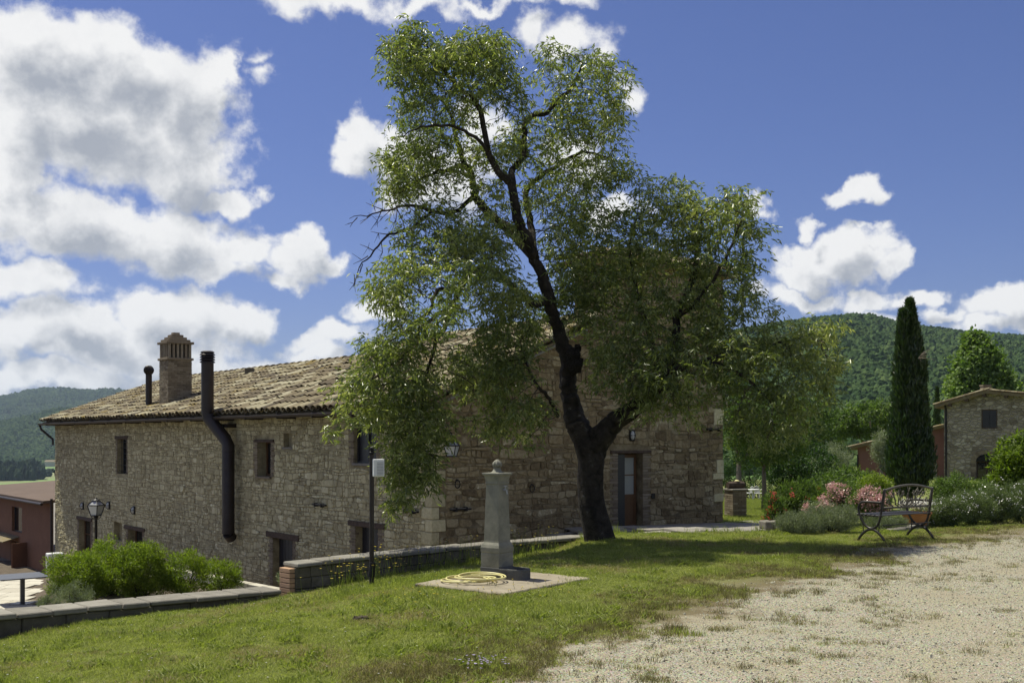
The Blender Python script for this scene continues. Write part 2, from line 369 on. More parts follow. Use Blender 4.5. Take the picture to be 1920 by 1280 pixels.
# ------------------------------------------------------------------ the lie of the land
C0 = Vector((-1.81, 24.1)); U1 = Vector((-.625, .781)).normalized(); U2 = Vector((.781, .625)).normalized()
N1, N2 = -U2, -U1                                   # outward: long front, gable front
GR = np.array([(-5,-8),(-2.2,-2),(-1.5,2),(-.7,5.2),(0,7.3),(.65,8.72),(1.6,9.71),(2.7,11.7),(3.92,13.1),(5.85,15.8),(9.07,18.9),(13,21.8),(20,25.5),(40,34)])
WL = np.array([(-24,-4.3),(-14,4.5),(-5.7,11.9),(-3.05,14.32),(-.64,16.65),(1.35,18.45),(4.2,20.4),(7.3,21.2),(9,40),(9.2,200)])
def sdist(P, poly):                                  # + on the right-hand side of the polyline
    best = np.full(len(P), 1e9); sg = np.ones(len(P))
    for a, b in zip(poly[:-1], poly[1:]):
        ab = b-a; t = np.clip(((P-a)@ab)/(ab@ab), 0, 1); q = a+t[:, None]*ab; d_ = np.hypot(*(P-q).T)
        cr = ab[0]*(P[:, 1]-a[1])-ab[1]*(P[:, 0]-a[0])
        k_ = d_ < best-1e-9; best[k_] = d_[k_]; sg[k_] = np.where(cr[k_] < 0, 1, -1)
    return best*sg
def sst(a, b, x): t = np.clip((x-a)/(b-a), 0, 1); return t*t*(3-2*t)
def ground_z(P):
    P = np.asarray(P, float).reshape(-1, 2); X, Y = P[:, 0], P[:, 1]
    lw = sdist(P, WL)
    base = -.085*np.log1p(np.exp(np.clip(-X*1.5, -30, 30)))/1.5
    base += .012*np.sin(X*1.3+Y*.7)+.012*np.sin(Y*1.9-X*.6)
    base *= 1-np.exp(-(np.hypot(X+.05, Y-12.35)/1.45)**6)
    base -= .17*np.exp(-(np.clip(lw, 0, 9)/1.3)**2)*(.45+.55*sst(-4.5, -3.3, X))*(1-sst(.6, 1.6, X))
    drop = -.07*np.clip(Y-18.6, 0, 10.5)-.045*np.clip(Y-33, 0, 60)
    dropr = -.018*np.clip(Y-19, 0, 80)
    wr = sst(.27, .34, X/np.maximum(Y, 1))
    lawn = base+drop*(1-wr)+dropr*wr
    q = P-np.array(C0); s = q@np.array(U1); e = q@np.array(U2); dF = q@np.array(N1)
    lane = np.clip(-2.0-.13*np.clip(s, 0, 40), -4.4, -1.6)
    lane = np.where(s < 0, np.minimum(-.8, -1.6+.13*np.clip(e, 0, 9)), lane)
    bed = -2.9+.78*sst(-.445, -.40, X/np.maximum(Y, .1))
    court = np.where((dF < 2.7) | (s < .5), lane, bed)
    court = np.where((s > 13) & (Y > 35.3), -4.4, court)
    w2 = sst(1., 4.8, e)*sst(-9, -3, -s*0+X)
    court = court*(1-w2)+lawn*w2
    far = Y > 60
    z = np.where(lw > 0, lawn, court)
    z = np.where((lw <= 0) & (X > 6.5), lawn, z)
    return z
def gz(x, y): return float(ground_z([(x, y)])[0])

def axis(pts):                                       # piecewise spacing
    out = []
    for (a, b, st) in pts: out += list(np.arange(a, b-1e-6, st))
    return np.array(out+[pts[-1][1]])
gx = axis([(-90,-30,3),(-30,-15,.5),(-15,12,.25),(12,30,1),(30,130,4)])
gy = axis([(-40,2,2),(2,24,.25),(24,50,.6),(50,130,3)])
GX, GY = np.meshgrid(gx, gy); PV = np.stack([GX.ravel(), GY.ravel()], 1)
ZV = ground_z(PV); SD = sdist(PV, GR); LW = sdist(PV, WL)
nx, ny = len(gx), len(gy)
ii, jj = np.meshgrid(np.arange(nx-1), np.arange(ny-1)); a_ = (jj*nx+ii).ravel()
QF = np.stack([a_, a_+1, a_+nx+1, a_+nx], 1)
cen = PV[QF].mean(1); csd = SD[QF].mean(1); clw = LW[QF].mean(1)
q = cen-np.array(C0); cdF = q@np.array(N1); cs = q@np.array(U1); ce = q@np.array(U2)
zone = np.zeros(len(QF), int)                        # 0 lawn
zone[(csd > 0) & (cen[:, 1] < 40)] = 1               # gravel
ct = clw <= 0
zone[ct] = 2                                          # courtyard
zone[ct & (cdF > 2.7) & (cs > .5) & (cen[:, 0]/np.maximum(cen[:, 1], .1) > -.435)] = 3   # bed
zone[ct & (cs < .5) & (cen[:, 0] < 6.6) & (cen[:, 1] < 33)] = 4            # path
zone[ct & (cen[:, 0] >= 6.6)] = 0
zone[ct & (cs > .5) & (ce > 0)] = 4                  # beneath the house

# lawn and gravel share one material: where turf gives way to gravel is decided by the noise
m_ground, nt, bs = newmat('turf_and_gravel'); p = pos(nt, True)
sdn = attr(nt, 'sd')
nb = tex(nt, 'Noise', .9, p, Detail=8., Roughness=.7).outputs[0]; nb2 = tex(nt, 'Noise', 9, p, Detail=6., Roughness=.7).outputs[0]
msk = mnode(nt, 'ADD', sdn, mnode(nt, 'ADD', mnode(nt, 'MULTIPLY', mnode(nt, 'SUBTRACT', nb, .5), 3.2), mnode(nt, 'MULTIPLY', mnode(nt, 'SUBTRACT', nb2, .5), 1.0)))
gm = mrange(nt, msk, -.35, .25)
vo = tex(nt, 'Voronoi', 62, p); vo2 = tex(nt, 'Voronoi', 140, p)
gcol = mixc(nt, .35, ramp(nt, nt_s := mnode(nt, 'FRACT', mnode(nt, 'MULTIPLY', tex(nt, 'Noise', 90, p, Detail=2.).outputs[0], 7)), [(.17,.155,.105),(.30,.285,.20),(.39,.375,.275),(.52,.50,.39)]), vo.outputs['Color'], 'SOFT_LIGHT')
gcol = mixc(nt, mrange(nt, vo.outputs['Distance'], .35, .75), gcol, (.17,.15,.115))
gcol = mixc(nt, mrange(nt, tex(nt, 'Noise', .55, p, Detail=5.).outputs[0], .45, .75), gcol, (.27,.235,.165))
tcol = ramp(nt, tex(nt, 'Noise', 1.1, p, Detail=8., Roughness=.75).outputs[0], [(.09,.12,.028,.3),(.14,.165,.042,.5),(.19,.18,.075,.62),(.25,.21,.12,.75)])
tcol = mixc(nt, mrange(nt, sdn, -1.6, .2), tcol, (.13,.10,.062))
nt.links.new(mixc(nt, gm, tcol, gcol), bs.inputs['Base Color']); bs.inputs['Roughness'].default_value = .95; bs.inputs['Specular IOR Level'].default_value = .15
hh = mnode(nt, 'ADD', mnode(nt, 'MULTIPLY', vo.outputs['Distance'], -1.0), mnode(nt, 'MULTIPLY', tex(nt, 'Noise', 30, p, Detail=6.).outputs[0], 1.2))
bumpn(nt, bs, hh, .7, .010)
zn = [('lawn', m_ground), ('gravel_drive', m_ground), ('courtyard', m_soil), ('garden_bed', m_soil), ('path', m_flag)]
for k_, (nm, mt) in enumerate(zn):
    F_ = QF[zone == k_]; us = np.unique(F_); mp = np.full(len(PV), -1); mp[us] = np.arange(len(us))
    me = mesh_np(nm, np.column_stack([PV[us], ZV[us]]), mp[F_], smooth=(k_ < 2), vattr={'sd': SD[us]})
    tag(link(nm, me, mat=mt), kind='structure')

# far country
def fbm(x, y, sc, o=5): return noise.fractal(Vector((x/sc, y/sc, 3.7)), 1.0, 2.0, o)
def interp(pts):
    xs = np.array([p[0] for p in pts], float); ys = np.array([p[1] for p in pts], float)
    return lambda x: np.interp(x, xs, ys)
sky_r = interp([(-400,840),(800,815),(1050,720),(1250,660),(1380,640),(1450,625),(1540,611),(1600,605),(1640,608),(1680,620),(1750,632),(1850,640),(1920,646),(2100,668),(2500,640),(3200,700)])
sky_l2 = interp([(-900,770),(-200,812),(0,800),(60,788),(103,776),(200,770),(400,760),(900,790)])
sky_l3 = interp([(-1200,700),(-400,760),(0,751),(50,738),(90,733),(130,734),(170,738),(215,735),(260,745),(330,775),(500,790),(1000,790)])
def hill(name, Yb, Yr, skyl, zb, u0, u1, nu, nv, mat, rough_, steep=1.0):
    V = []; us = np.linspace(u0, u1, nu); vv = np.linspace(0, 1.25, nv)
    Z = np.zeros((nv, nu)); XY = np.zeros((nv, nu, 2))
    for j, v in enumerate(vv):
        for i, u in enumerate(us):
            Y = Yb+(Yr-Yb)*v; X = u*Y
            zr = EYE+(HZ-skyl(960+u*FPX))/FPX*Yr
            t = min(v, 1.0); s_ = (t**steep); s_ = s_*s_*(3-2*s_)*.6+s_*.4
            z = zb+(zr-zb)*s_+fbm(X, Y, (Yr-Yb)*.28)*rough_*math.sin(math.pi*min(t, 1))
            if v > 1: z -= (v-1)*(Yr-Yb)*.25
            Z[j, i] = z; XY[j, i] = (X, Y)
    V = np.column_stack([XY.reshape(-1, 2), Z.ravel()])
    ii, jj = np.meshgrid(np.arange(nu-1), np.arange(nv-1)); a = (jj*nu+ii).ravel()
    me = mesh_np(name, V, np.stack([a, a+1, a+nu+1, a+nu], 1), smooth=True)
    tag(link(name, me, mat=mat), kind='structure')
    return us, vv, XY, Z, Yb, Yr
m_forestfloor = MAT('forest_floor', [(.022,.045,.014),(.04,.07,.02)], .02, 1, .5, .1, bdist=3)
m_fields, nt, bs = newmat('valley_fields'); p = pos(nt, True)
vf = tex(nt, 'Voronoi', .0042, vnode(nt, 'MULTIPLY', p, (1, .6, 0)))
nt.links.new(mixc(nt, .25, ramp(nt, mnode(nt, 'FRACT', mnode(nt, 'MULTIPLY', vf.outputs['Color'], 3.3)), [(.06,.11,.025),(.10,.17,.04),(.13,.21,.05),(.22,.21,.10),(.09,.15,.03)]), tex(nt, 'Noise', .02, p, Detail=8.).outputs['Color'], 'SOFT_LIGHT'), bs.inputs['Base Color'])
bs.inputs['Roughness'].default_value = 1
# the valley floor and the hillside between the garden and the hills, one sheet to beyond the horizon
xs = np.array(sorted(set(np.round(np.concatenate([np.linspace(-12000, 12000, 81), np.linspace(-1500, 1500, 61), np.linspace(-160, 200, 41)]), 2))))
ys = np.array(sorted(set(np.round(np.concatenate([np.linspace(-3000, 12000, 71), np.linspace(-200, 1800, 61), np.linspace(40, 240, 31)]), 2))))
VX, VY = np.meshgrid(xs, ys); X, Y = VX.ravel(), VY.ravel()
ang = X/np.maximum(np.abs(Y), 1)
wl_ = 1-sst(-.35, .1, ang)
rr = np.hypot(X, Y)
zz = -(6+1.6*0)-wl_*(54)*sst(70, 420, rr)-(1-wl_)*(4*sst(60, 300, rr))
zz = np.where((rr < 140), np.minimum(zz, -6.2), zz)
a = (lambda ii, jj: (jj*len(xs)+ii).ravel())(*np.meshgrid(np.arange(len(xs)-1), np.arange(len(ys)-1)))
me = mesh_np('valley', np.column_stack([X, Y, zz]), np.stack([a, a+1, a+len(xs)+1, a+len(xs)], 1), smooth=True)
tag(link('valley', me, mat=m_fields), kind='structure')
HR = hill('wooded_hill_right', 330, 1500, sky_r, -12, -.3, 1.1, 150, 60, m_forestfloor, 26)
HL2 = hill('wooded_hill_left', 2300, 3100, sky_l2, -62, -1.1, .1, 110, 40, m_forestfloor, 22)
HL3 = hill('far_hill', 3600, 5200, sky_l3, -62, -1.3, .35, 110, 50, m_forestfloor, 60)

# ------------------------------------------------------------------ scattering
def scatter(name, pts, rot, scl, idx, srcs, label=None, kind='stuff', parent=None):
    me = bpy.data.meshes.new(name); n = len(pts)
    me.vertices.add(n); me.vertices.foreach_set('co', np.asarray(pts, np.float32).ravel())
    a = me.attributes.new('rot', 'FLOAT_VECTOR', 'POINT'); a.data.foreach_set('vector', np.asarray(rot, np.float32).ravel())
    a = me.attributes.new('scl', 'FLOAT_VECTOR', 'POINT'); a.data.foreach_set('vector', np.asarray(scl, np.float32).ravel())
    a = me.attributes.new('idx', 'INT', 'POINT'); a.data.foreach_set('value', np.asarray(idx, np.int32))
    me.update()
    o = bpy.data.objects.new(name, me); COL.objects.link(o)
    if parent: o.parent = parent
    ng = bpy.data.node_groups.new(name+'_scatter', 'GeometryNodeTree')
    ng.interface.new_socket('Geometry', in_out='INPUT', socket_type='NodeSocketGeometry')
    ng.interface.new_socket('Geometry', in_out='OUTPUT', socket_type='NodeSocketGeometry')
    i_, o_ = ng.nodes.new('NodeGroupInput'), ng.nodes.new('NodeGroupOutput')
    iop = ng.nodes.new('GeometryNodeInstanceOnPoints'); g2 = ng.nodes.new('GeometryNodeGeometryToInstance')
    for s_ in reversed(srcs):
        oi = ng.nodes.new('GeometryNodeObjectInfo'); oi.inputs['Object'].default_value = s_; oi.inputs['As Instance'].default_value = False
        ng.links.new(oi.outputs['Geometry'], g2.inputs[0])
    def na(nm, ty):
        q = ng.nodes.new('GeometryNodeInputNamedAttribute'); q.data_type = ty; q.inputs['Name'].default_value = nm; return q.outputs['Attribute']
    ng.links.new(i_.outputs[0], iop.inputs['Points']); ng.links.new(g2.outputs[0], iop.inputs['Instance'])
    iop.inputs['Pick Instance'].default_value = True
    ng.links.new(na('idx', 'INT'), iop.inputs['Instance Index'])
    e2 = ng.nodes.new('FunctionNodeEulerToRotation'); ng.links.new(na('rot', 'FLOAT_VECTOR'), e2.inputs[0]); ng.links.new(e2.outputs[0], iop.inputs['Rotation'])
    ng.links.new(na('scl', 'FLOAT_VECTOR'), iop.inputs['Scale']); ng.links.new(iop.outputs[0], o_.inputs[0])
    md = o.modifiers.new('scatter', 'NODES'); md.node_group = ng
    if kind: o['kind'] = kind
    if label: o['label'] = label
    return o
def src(name, me, mat):                              # a shape that only exists as the source of a scatter
    if not me.materials: me.materials.append(mat)
    return bpy.data.objects.new(name, me)
import bmesh
def lump(name, sub, amp, seed, freq=1.7):
    bm = bmesh.new(); bmesh.ops.create_icosphere(bm, subdivisions=sub, radius=1)
    for v in bm.verts:
        n_ = noise.fractal(v.co*freq+Vector((seed*7.1, 0, 0)), 1, 2, 4); c = noise.cell(v.co*3.1+Vector((seed, 3, 1)))
        v.co *= 1+amp*n_+.16*amp*c
    me = bpy.data.meshes.new(name); bm.to_mesh(me); bm.free(); return me
def forestmat(name, cols):
    m, nt, bs = newmat(name); oi = nt.nodes.new('ShaderNodeObjectInfo'); p = pos(nt)
    n_ = tex(nt, 'Noise', 5, p, Detail=4.).outputs[0]
    c = ramp(nt, mnode(nt, 'ADD', mnode(nt, 'MULTIPLY', oi.outputs['Random'], .7), mnode(nt, 'MULTIPLY', n_, .3)), cols)
    nt.links.new(c, bs.inputs['Base Color']); bs.inputs['Roughness'].default_value = .9; bs.inputs['Specular IOR Level'].default_value = .1
    bumpn(nt, bs, tex(nt, 'Noise', 7, p, Detail=5.).outputs[0], 1.0, .35); return m
m_for = forestmat('forest_crown', [(.018,.040,.012),(.032,.062,.018),(.05,.085,.024),(.08,.115,.035)])
lumps = [src('forest_crown', lump('forest_crown', 3, .55, k_), m_for) for k_ in range(5)]
def forest(name, H, n, u0, u1, v0, v1, r0, r1, label):
    us, vv, XY, Z, Yb, Yr = H
    uu = NR.uniform(u0, u1, n); Yy = np.sqrt(NR.uniform((Yb+(Yr-Yb)*v0)**2, (Yb+(Yr-Yb)*v1)**2, n)); v = (Yy-Yb)/(Yr-Yb)
    fi = np.clip((uu-us[0])/(us[-1]-us[0])*(len(us)-1), 0, len(us)-1.001); fj = np.clip(v/vv[-1]*(len(vv)-1), 0, len(vv)-1.001)
    i0, j0 = fi.astype(int), fj.astype(int); fi -= i0; fj -= j0
    z = Z[j0, i0]*(1-fi)*(1-fj)+Z[j0, i0+1]*fi*(1-fj)+Z[j0+1, i0]*(1-fi)*fj+Z[j0+1, i0+1]*fi*fj
    r = NR.uniform(r0, r1, n)
    pts = np.column_stack([uu*Yy, Yy, z+r*.75]); rot = np.column_stack([NR.uniform(-.3, .3, n), NR.uniform(-.3, .3, n), NR.uniform(0, 6.3, n)])
    scl = np.column_stack([r, r, r*NR.uniform(.9, 1.5, n)])
    return scatter(name, pts, rot, scl, NR.integers(0, 5, n), lumps, label)
forest('forest', HR, 30000, .13, .62, .0, 1.06, 2.6, 5.6, 'dense green woodland covering the hill on the right')
forest('forest', HL2, 14000, -.6, -.33, .0, 1.05, 5, 9, 'dark woodland on the nearer left hill')
forest('forest', HL3, 14000, -.6, -.28, .0, 1.04, 7, 12, 'hazy blue woodland on the far hill')

# ------------------------------------------------------------------ facades
class Fac:
    def __init__(s, o, u, n): s.o = Vector(o); s.u = Vector(u); s.n = Vector(n)
    def p(s, a, z, d=0.): q = s.o+s.u*a+s.n*d; return Vector((q.x, q.y, z))
    def sx(s, x, d=0.):
        k_ = (x-960)/FPX; o = s.o+s.n*d; return (k_*o.y-o.x)/(s.u.x-k_*s.u.y)
    def zy(s, a, y, d=0.): return EYE+(HZ-y)/FPX*(s.p(a, 0, d).y)
    def rect(s, x0, x1, y0, y1):
        a, b = sorted((s.sx(x0), s.sx(x1))); m = (a+b)/2; return (a, b, s.zy(m, y1), s.zy(m, y0))
    def ax(s): return (Vector((s.u.x, s.u.y, 0)), Vector((s.n.x, s.n.y, 0)), Vector((0, 0, 1)))
    def box(s, mb, a0, a1, z0, z1, d0, d1, t=.5, b=0, jit=0):
        c = s.p((a0+a1)/2, (z0+z1)/2, (d0+d1)/2); sz = (abs(a1-a0), abs(d1-d0), abs(z1-z0))
        return mb.bbox(c, sz, s.ax(), t, b, jit) if b else mb.box(c, sz, s.ax(), t, jit)
def wallgrid(F, mb, s0, s1, z0, top, openings, depth=.4, nseg=24):
    brk = sorted(set([s0, s1]+[v for o in openings for v in o[:2] if s0 < v < s1]+list(np.linspace(s0, s1, nseg))))
    for a, b in zip(brk[:-1], brk[1:]):
        if b-a < 1e-5: continue
        m = (a+b)/2; zs = [z0]
        cut = sorted([(o[2], o[3]) for o in openings if o[0]-1e-6 < m < o[1]+1e-6])
        segs = []; z = z0
        for c0, c1 in cut: segs.append((z, c0, False)); z = c1
        segs.append((z, None, True))
        for zA, zB, last in segs:
            za, zb = (top(a+1e-4), top(b-1e-4)) if last else (zB, zB)
            mb.add([F.p(a, zA), F.p(b, zA), F.p(b, zb), F.p(a, za)], [(0,1,2,3)])
    for (a, b, zA, zB) in openings:
        mb.add([F.p(a,zA), F.p(b,zA), F.p(b,zB), F.p(a,zB), F.p(a,zA,-depth), F.p(b,zA,-depth), F.p(b,zB,-depth), F.p(a,zB,-depth)],
               [(0,1,5,4),(1,2,6,5),(2,3,7,6),(3,0,4,7),(4,5,6,7)])
def rubble(F, s0, s1, z0, top, excl, hm, wm, seed, proud=(.012,.04), tintf=None):
    r = random.Random(seed); out = []
    zt = max(top(s0+.01), top(s1-.01), top((s0+s1)/2)); z = z0; i = 0
    def wave(i, s): return noise.noise(Vector((s*1.1, i*5.7+seed, 0)))*.9*hm
    while z < zt:
        h = hm*r.choice((.55, .7, .9, 1, 1.2, 1.5, 1.8))
        ex = sorted([(o[0], o[1]) for o in excl if o[2] < z+h*.6 and o[3] > z+h*.4])
        iv = []; a = s0
        for e0, e1 in ex:
            if e0 > a: iv.append((a, e0))
            a = max(a, e1)
        if a < s1: iv.append((a, s1))
        for a, b in iv:
            s = a
            while s < b-.03:
                w = wm*math.exp(r.gauss(0, .52)); w = max(.4*wm, min(w, 2.6*wm))
                if h < hm*.7: w *= 1.15
                if b-(s+w) < .45*wm: w = b-s
                j0 = 0 if s <= a+.001 else r.uniform(-.12, .12)*hm; j1 = 0
                e = s+w
                cells = [(z, z+h, i, i+1)]
                if h > hm*1.1 and w < wm*1.3 and r.random() < .5: zm = z+h*r.uniform(.38, .62); cells = [(z, zm, i, None), (zm, z+h, None, i+1)]
                elif h > hm*.95 and r.random() < .12: zm = z+h*r.uniform(.3, .7); cells = [(z, zm, i, None), (zm, z+h, None, i+1)]
                for (za, zb, ia, ib) in cells:
                    fa = (lambda q: wave(ia, q)) if ia is not None else (lambda q: 0); fb = (lambda q: wave(ib, q)) if ib is not None else (lambda q: 0)
                    c = [(s+j0, za+fa(s)), (e, za+fa(e)), (e, zb+fb(e)), (s-j0, zb+fb(s))]
                    tp = min(top(s+.01), top(e-.01))-.02
                    if min(c[0][1], c[1][1]) > tp-.04: continue
                    c = [(x, min(y, tp)) for x, y in c]
                    out.append((c, ((r.random()**.9*.85+.02) if r.random() > .055 else 1.0) if tintf is None else tintf(s, za, r), r.uniform(*proud), r.random()))
                s = e
        z += h; i += 1
    return out
def stonegeo(mb, F, st, gap=.010):
    c, t, pr, rs = st; r = random.Random(rs)
    cx_ = sum(p[0] for p in c)/4; cz_ = sum(p[1] for p in c)/4
    w = (c[1][0]-c[0][0]); h = max(.03, (c[3][1]-c[0][1]))
    pts = []
    for k_ in range(4):
        p0 = c[k_]; pa = c[(k_-1) % 4]; pb = c[(k_+1) % 4]
        q = (p0[0]+(gap if p0[0] < cx_ else -gap), p0[1]+(gap if p0[1] < cz_ else -gap))
        for o_ in (pa, pb):
            L = math.hypot(o_[0]-p0[0], o_[1]-p0[1]) or 1; f = min(.34, r.uniform(.004, .06)/L+.025)
            pts.append((q[0]+(o_[0]-p0[0])*f+r.uniform(-.006, .006), q[1]+(o_[1]-p0[1])*f+r.uniform(-.006, .006)))
    n = 8; vs = [F.p(x, z, -.012) for x, z in pts]
    tx, tz = r.uniform(-.06, .06), r.uniform(-.09, .06)
    vs += [F.p(cx_+(x-cx_)*.97, cz_+(z-cz_)*.97, pr*.6+(x-cx_)*tx+(z-cz_)*tz) for x, z in pts]
    vs += [F.p(cx_+(x-cx_)*(1-.016/max(w, .05)*1.6), cz_+(z-cz_)*(1-.016/h*1.6), pr+(x-cx_)*tx+(z-cz_)*tz+r.uniform(-.004, .004)) for x, z in pts]
    fs = [(j*n+k_, j*n+(k_+1) % n, (j+1)*n+(k_+1) % n, (j+1)*n+k_) for j in range(2) for k_ in range(n)]+[tuple(2*n+k_ for k_ in range(n))]
    mb.add(vs, fs, t)

F1 = Fac(C0, U1, N1); F2 = Fac(C0, U2, N2)
L1, L2 = 29.3, 10.0
Z0 = -5.0
house = thing('stone_farmhouse', 'long weathered rubble stone farmhouse with tiled roof, standing behind the big tree', 'farmhouse', (C0.x, C0.y, -1.6))
TOWZ = 6.30; TOW0 = 5.25
def top1(s): return 2.50
def top2(e): return TOWZ if e >= TOW0 else 2.56+.434*e

# openings measured on the photograph
O = {k_: F1.rect(*v) for k_, v in dict(slit=(220,238,823,888), small=(483,508,827,893), big=(664,706,778,869), door1=(512,549,1007,1140), door2=(667,709,986,1060),
     nichet=(532,547,812,838), low1=(148,171,974,1060), niche2=(214,229,978,1013), low2=(240,268,993,1050)).items()}
OD = {'gdoor': F2.rect(1158, 1205, 849, 1003)}
op1 = list(O.values()); op2 = list(OD.values())
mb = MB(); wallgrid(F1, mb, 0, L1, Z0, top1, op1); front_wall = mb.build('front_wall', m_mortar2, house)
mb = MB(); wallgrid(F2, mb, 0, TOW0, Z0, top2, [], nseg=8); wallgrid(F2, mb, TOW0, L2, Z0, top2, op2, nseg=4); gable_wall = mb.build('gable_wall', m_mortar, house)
mb = MB()                                              # the hidden sides that close the house
E0 = F1.p(L1, 0); 
def quad(a, b, z0, z1): mb.add([(a[0],a[1],z0),(b[0],b[1],z0),(b[0],b[1],z1),(a[0],a[1],z1)], [(0,1,2,3)])
pC1 = C0+U2*L2; pC2 = C0+U2*L2+U1*L1; pE = C0+U1*L1; pT1 = C0+U2*L2+U1*1.0; pT0 = C0+U2*TOW0+U1*1.0; pTf = C0+U2*TOW0
quad(pC1, pT1, Z0, TOWZ); quad(pT1, pT0, Z0, TOWZ); quad(pT1, pC2, Z0, 2.5)
mb.add([(pE.x,pE.y,Z0),(pC2.x,pC2.y,Z0),(pC2.x,pC2.y,2.5),((pE.x+pC2.x)/2,(pE.y+pC2.y)/2,4.2),(pE.x,pE.y,2.5)], [(0,1,2,3,4)])
mb.build('rear_wall', m_mortar2, house)
FT = Fac(pTf, U1, N1)
mb = MB(); mb.add([FT.p(0,3.5),FT.p(1.0,3.5),FT.p(1.0,TOWZ),FT.p(0,TOWZ)], [(0,1,2,3)]); mb.build('tower_side_wall', m_mortar, house)

# brick and block surrounds
ex1, ex2 = [], []
def brick_jambs(F, o, side, wl_, wr_, mat, seed, parts=False, z1=None):
    r = random.Random(seed); mb = MB(); n = 0
    a, b, zA, zB = o; z = zA
    while z < (z1 or zB)-.03:
        h = .062
        for sgn, ww, e in ((-1, wl_, a), (1, wr_, b)):
            if ww <= 0: continue
            w = ww*(1 if int((z-zA)/.072) % 2 else .62)+r.uniform(-.012, .012)
            x0, x1 = (e-w, e-.001) if sgn < 0 else (e+.001, e+w)
            m2 = MB() if parts else mb
            F.box(m2, x0, x1, z+.005, z+h, -.1, r.uniform(.012, .024), t=r.random(), b=.004, jit=.002)
            if parts: m2.build('brick', mat, house)
            n += 1
        z += .072
    if not parts and n: tag(mb.build('brick_surround', mat, house), kind='stuff')
for k_, ww in (('small', (.26, .26)), ('door1', (.22, .28)), ('door2', (.3, .3)), ('low1', (.25, .2)), ('low2', (.2, .2)), ('slit', (.12, .16)), ('big', (.2, .25))):
    o = O[k_]; brick_jambs(F1, o, 0, ww[0], ww[1], m_brick if k_ not in ('door1',) else m_brick, hash(k_) % 97 if False else len(k_)*7+ord(k_[0]))
    ex1.append((o[0]-ww[0]*.85-.02, o[1]+ww[1]*.85+.02, o[2]-.08, o[3]+.10))
for k_ in ('nichet', 'niche2'):
    o = O[k_]; ex1.append((o[0]-.03, o[1]+.03, o[2]-.03, o[3]+.03))
o = OD['gdoor']; brick_jambs(F2, o, 0, .3, .3, m_brick, 5, parts=True); ex2.append((o[0]-.27, o[1]+.27, o[2]-.5, o[3]+.12))

# quoins
quo = []
for (x0, x1, y0, y1, t) in ((1338,1357,766,796,1.),(1343,1357,862,886,1.),(1336,1357,887,898,.98),(1340,1357,700,722,.7),(1341,1357,640,664,.8),(1338,1357,925,940,.8)):
    a, b, zA, zB = F2.rect(x0, x1, y0, y1); m2 = MB(); F2.box(m2, a, L2+.02, zA, zB, -.1, .03, t=t, b=.012, jit=.004); m2.build('quoin', m_stone2, house); ex2.append((a, L2+.1, zA, zB))
r_ = random.Random(3); z = -2.6; k_ = 0
while z < 2.3:
    h = r_.uniform(.2, .34); w1 = .42 if k_ % 2 else .26; w2 = .2 if k_ % 2 else .38
    m2 = MB(); c = F1.p(w1/2-.01, z+h/2, 0)
    c = Vector((C0.x, C0.y, z+h/2))+Vector((U1.x, U1.y, 0))*(w1/2-.016)+Vector((U2.x, U2.y, 0))*(w2/2-.016)
    m2.bbox(c, (w1+.01, w2+.01, h-.014), (Vector((U1.x,U1.y,0)), Vector((U2.x,U2.y,0)), Vector((0,0,1))), t=r_.uniform(.35, .8), b=.015, jit=.005)
    m2.build('quoin', m_stone2, house); ex1.append((-.1, w1, z, z+h)); ex2.append((-.1, w2, z, z+h)); z += h; k_ += 1

# lintels, sills
def lintel(F, x0, x1, y0, y1, mat=m_timber, pr=.05, name='lintel', ex=ex1):
    a, b, zA, zB = F.rect(x0, x1, y0, y1); m2 = MB(); F.box(m2, a, b, zA, zB, -.12, pr, b=.008, jit=.004, t=.4); ex.append((a, b, zA, zB)); return m2.build(name, mat, house)
lintel(F1, 217, 241, 817, 823); lintel(F1, 479, 514, 824, 829); lintel(F1, 501, 562, 999, 1010); lintel(F1, 655, 723, 978, 988)
lintel(F1, 145, 173, 969, 975); lintel(F1, 234, 272, 987, 993.5); lintel(F2, 1144, 1219, 844, 849.5, ex=ex2)
lintel(F1, 482, 509, 893, 897, m_brick, .07, 'sill'); lintel(F1, 663, 708, 868, 873, m_slate, .06, 'sill'); lintel(F1, 529, 549, 838, 842, m_slate, .03, 'sill')

# stones: the ones that show largest are objects, the rest is joined
st2 = rubble(F2, 0, TOW0, -2.2, top2, ex2, .145, .25, 4, (.004, .036))+rubble(F2, TOW0, L2, -2.2, top2, ex2, .15, .25, 9, (.004, .036))
st1 = rubble(F1, 0, L1, -5.0, top1, ex1, .102, .165, 21, (.003, .028))
stT = rubble(FT, 0, 1.0, 3.6, lambda s: TOWZ, [], .165, .3, 31)
st2.sort(key=lambda s: -((s[0][1][0]-s[0][0][0])*max(.02, s[0][3][1]-s[0][0][1])*(1.25 if -1.5 < s[0][0][1] < 2.2 else .6)))
for s_ in st2[:290]:
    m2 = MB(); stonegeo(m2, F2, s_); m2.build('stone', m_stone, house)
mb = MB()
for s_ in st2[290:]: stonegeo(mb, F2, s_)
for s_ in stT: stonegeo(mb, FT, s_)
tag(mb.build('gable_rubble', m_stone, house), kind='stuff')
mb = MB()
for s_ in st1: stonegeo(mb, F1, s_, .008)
tag(mb.build('front_rubble', m_stone2, house), kind='stuff')

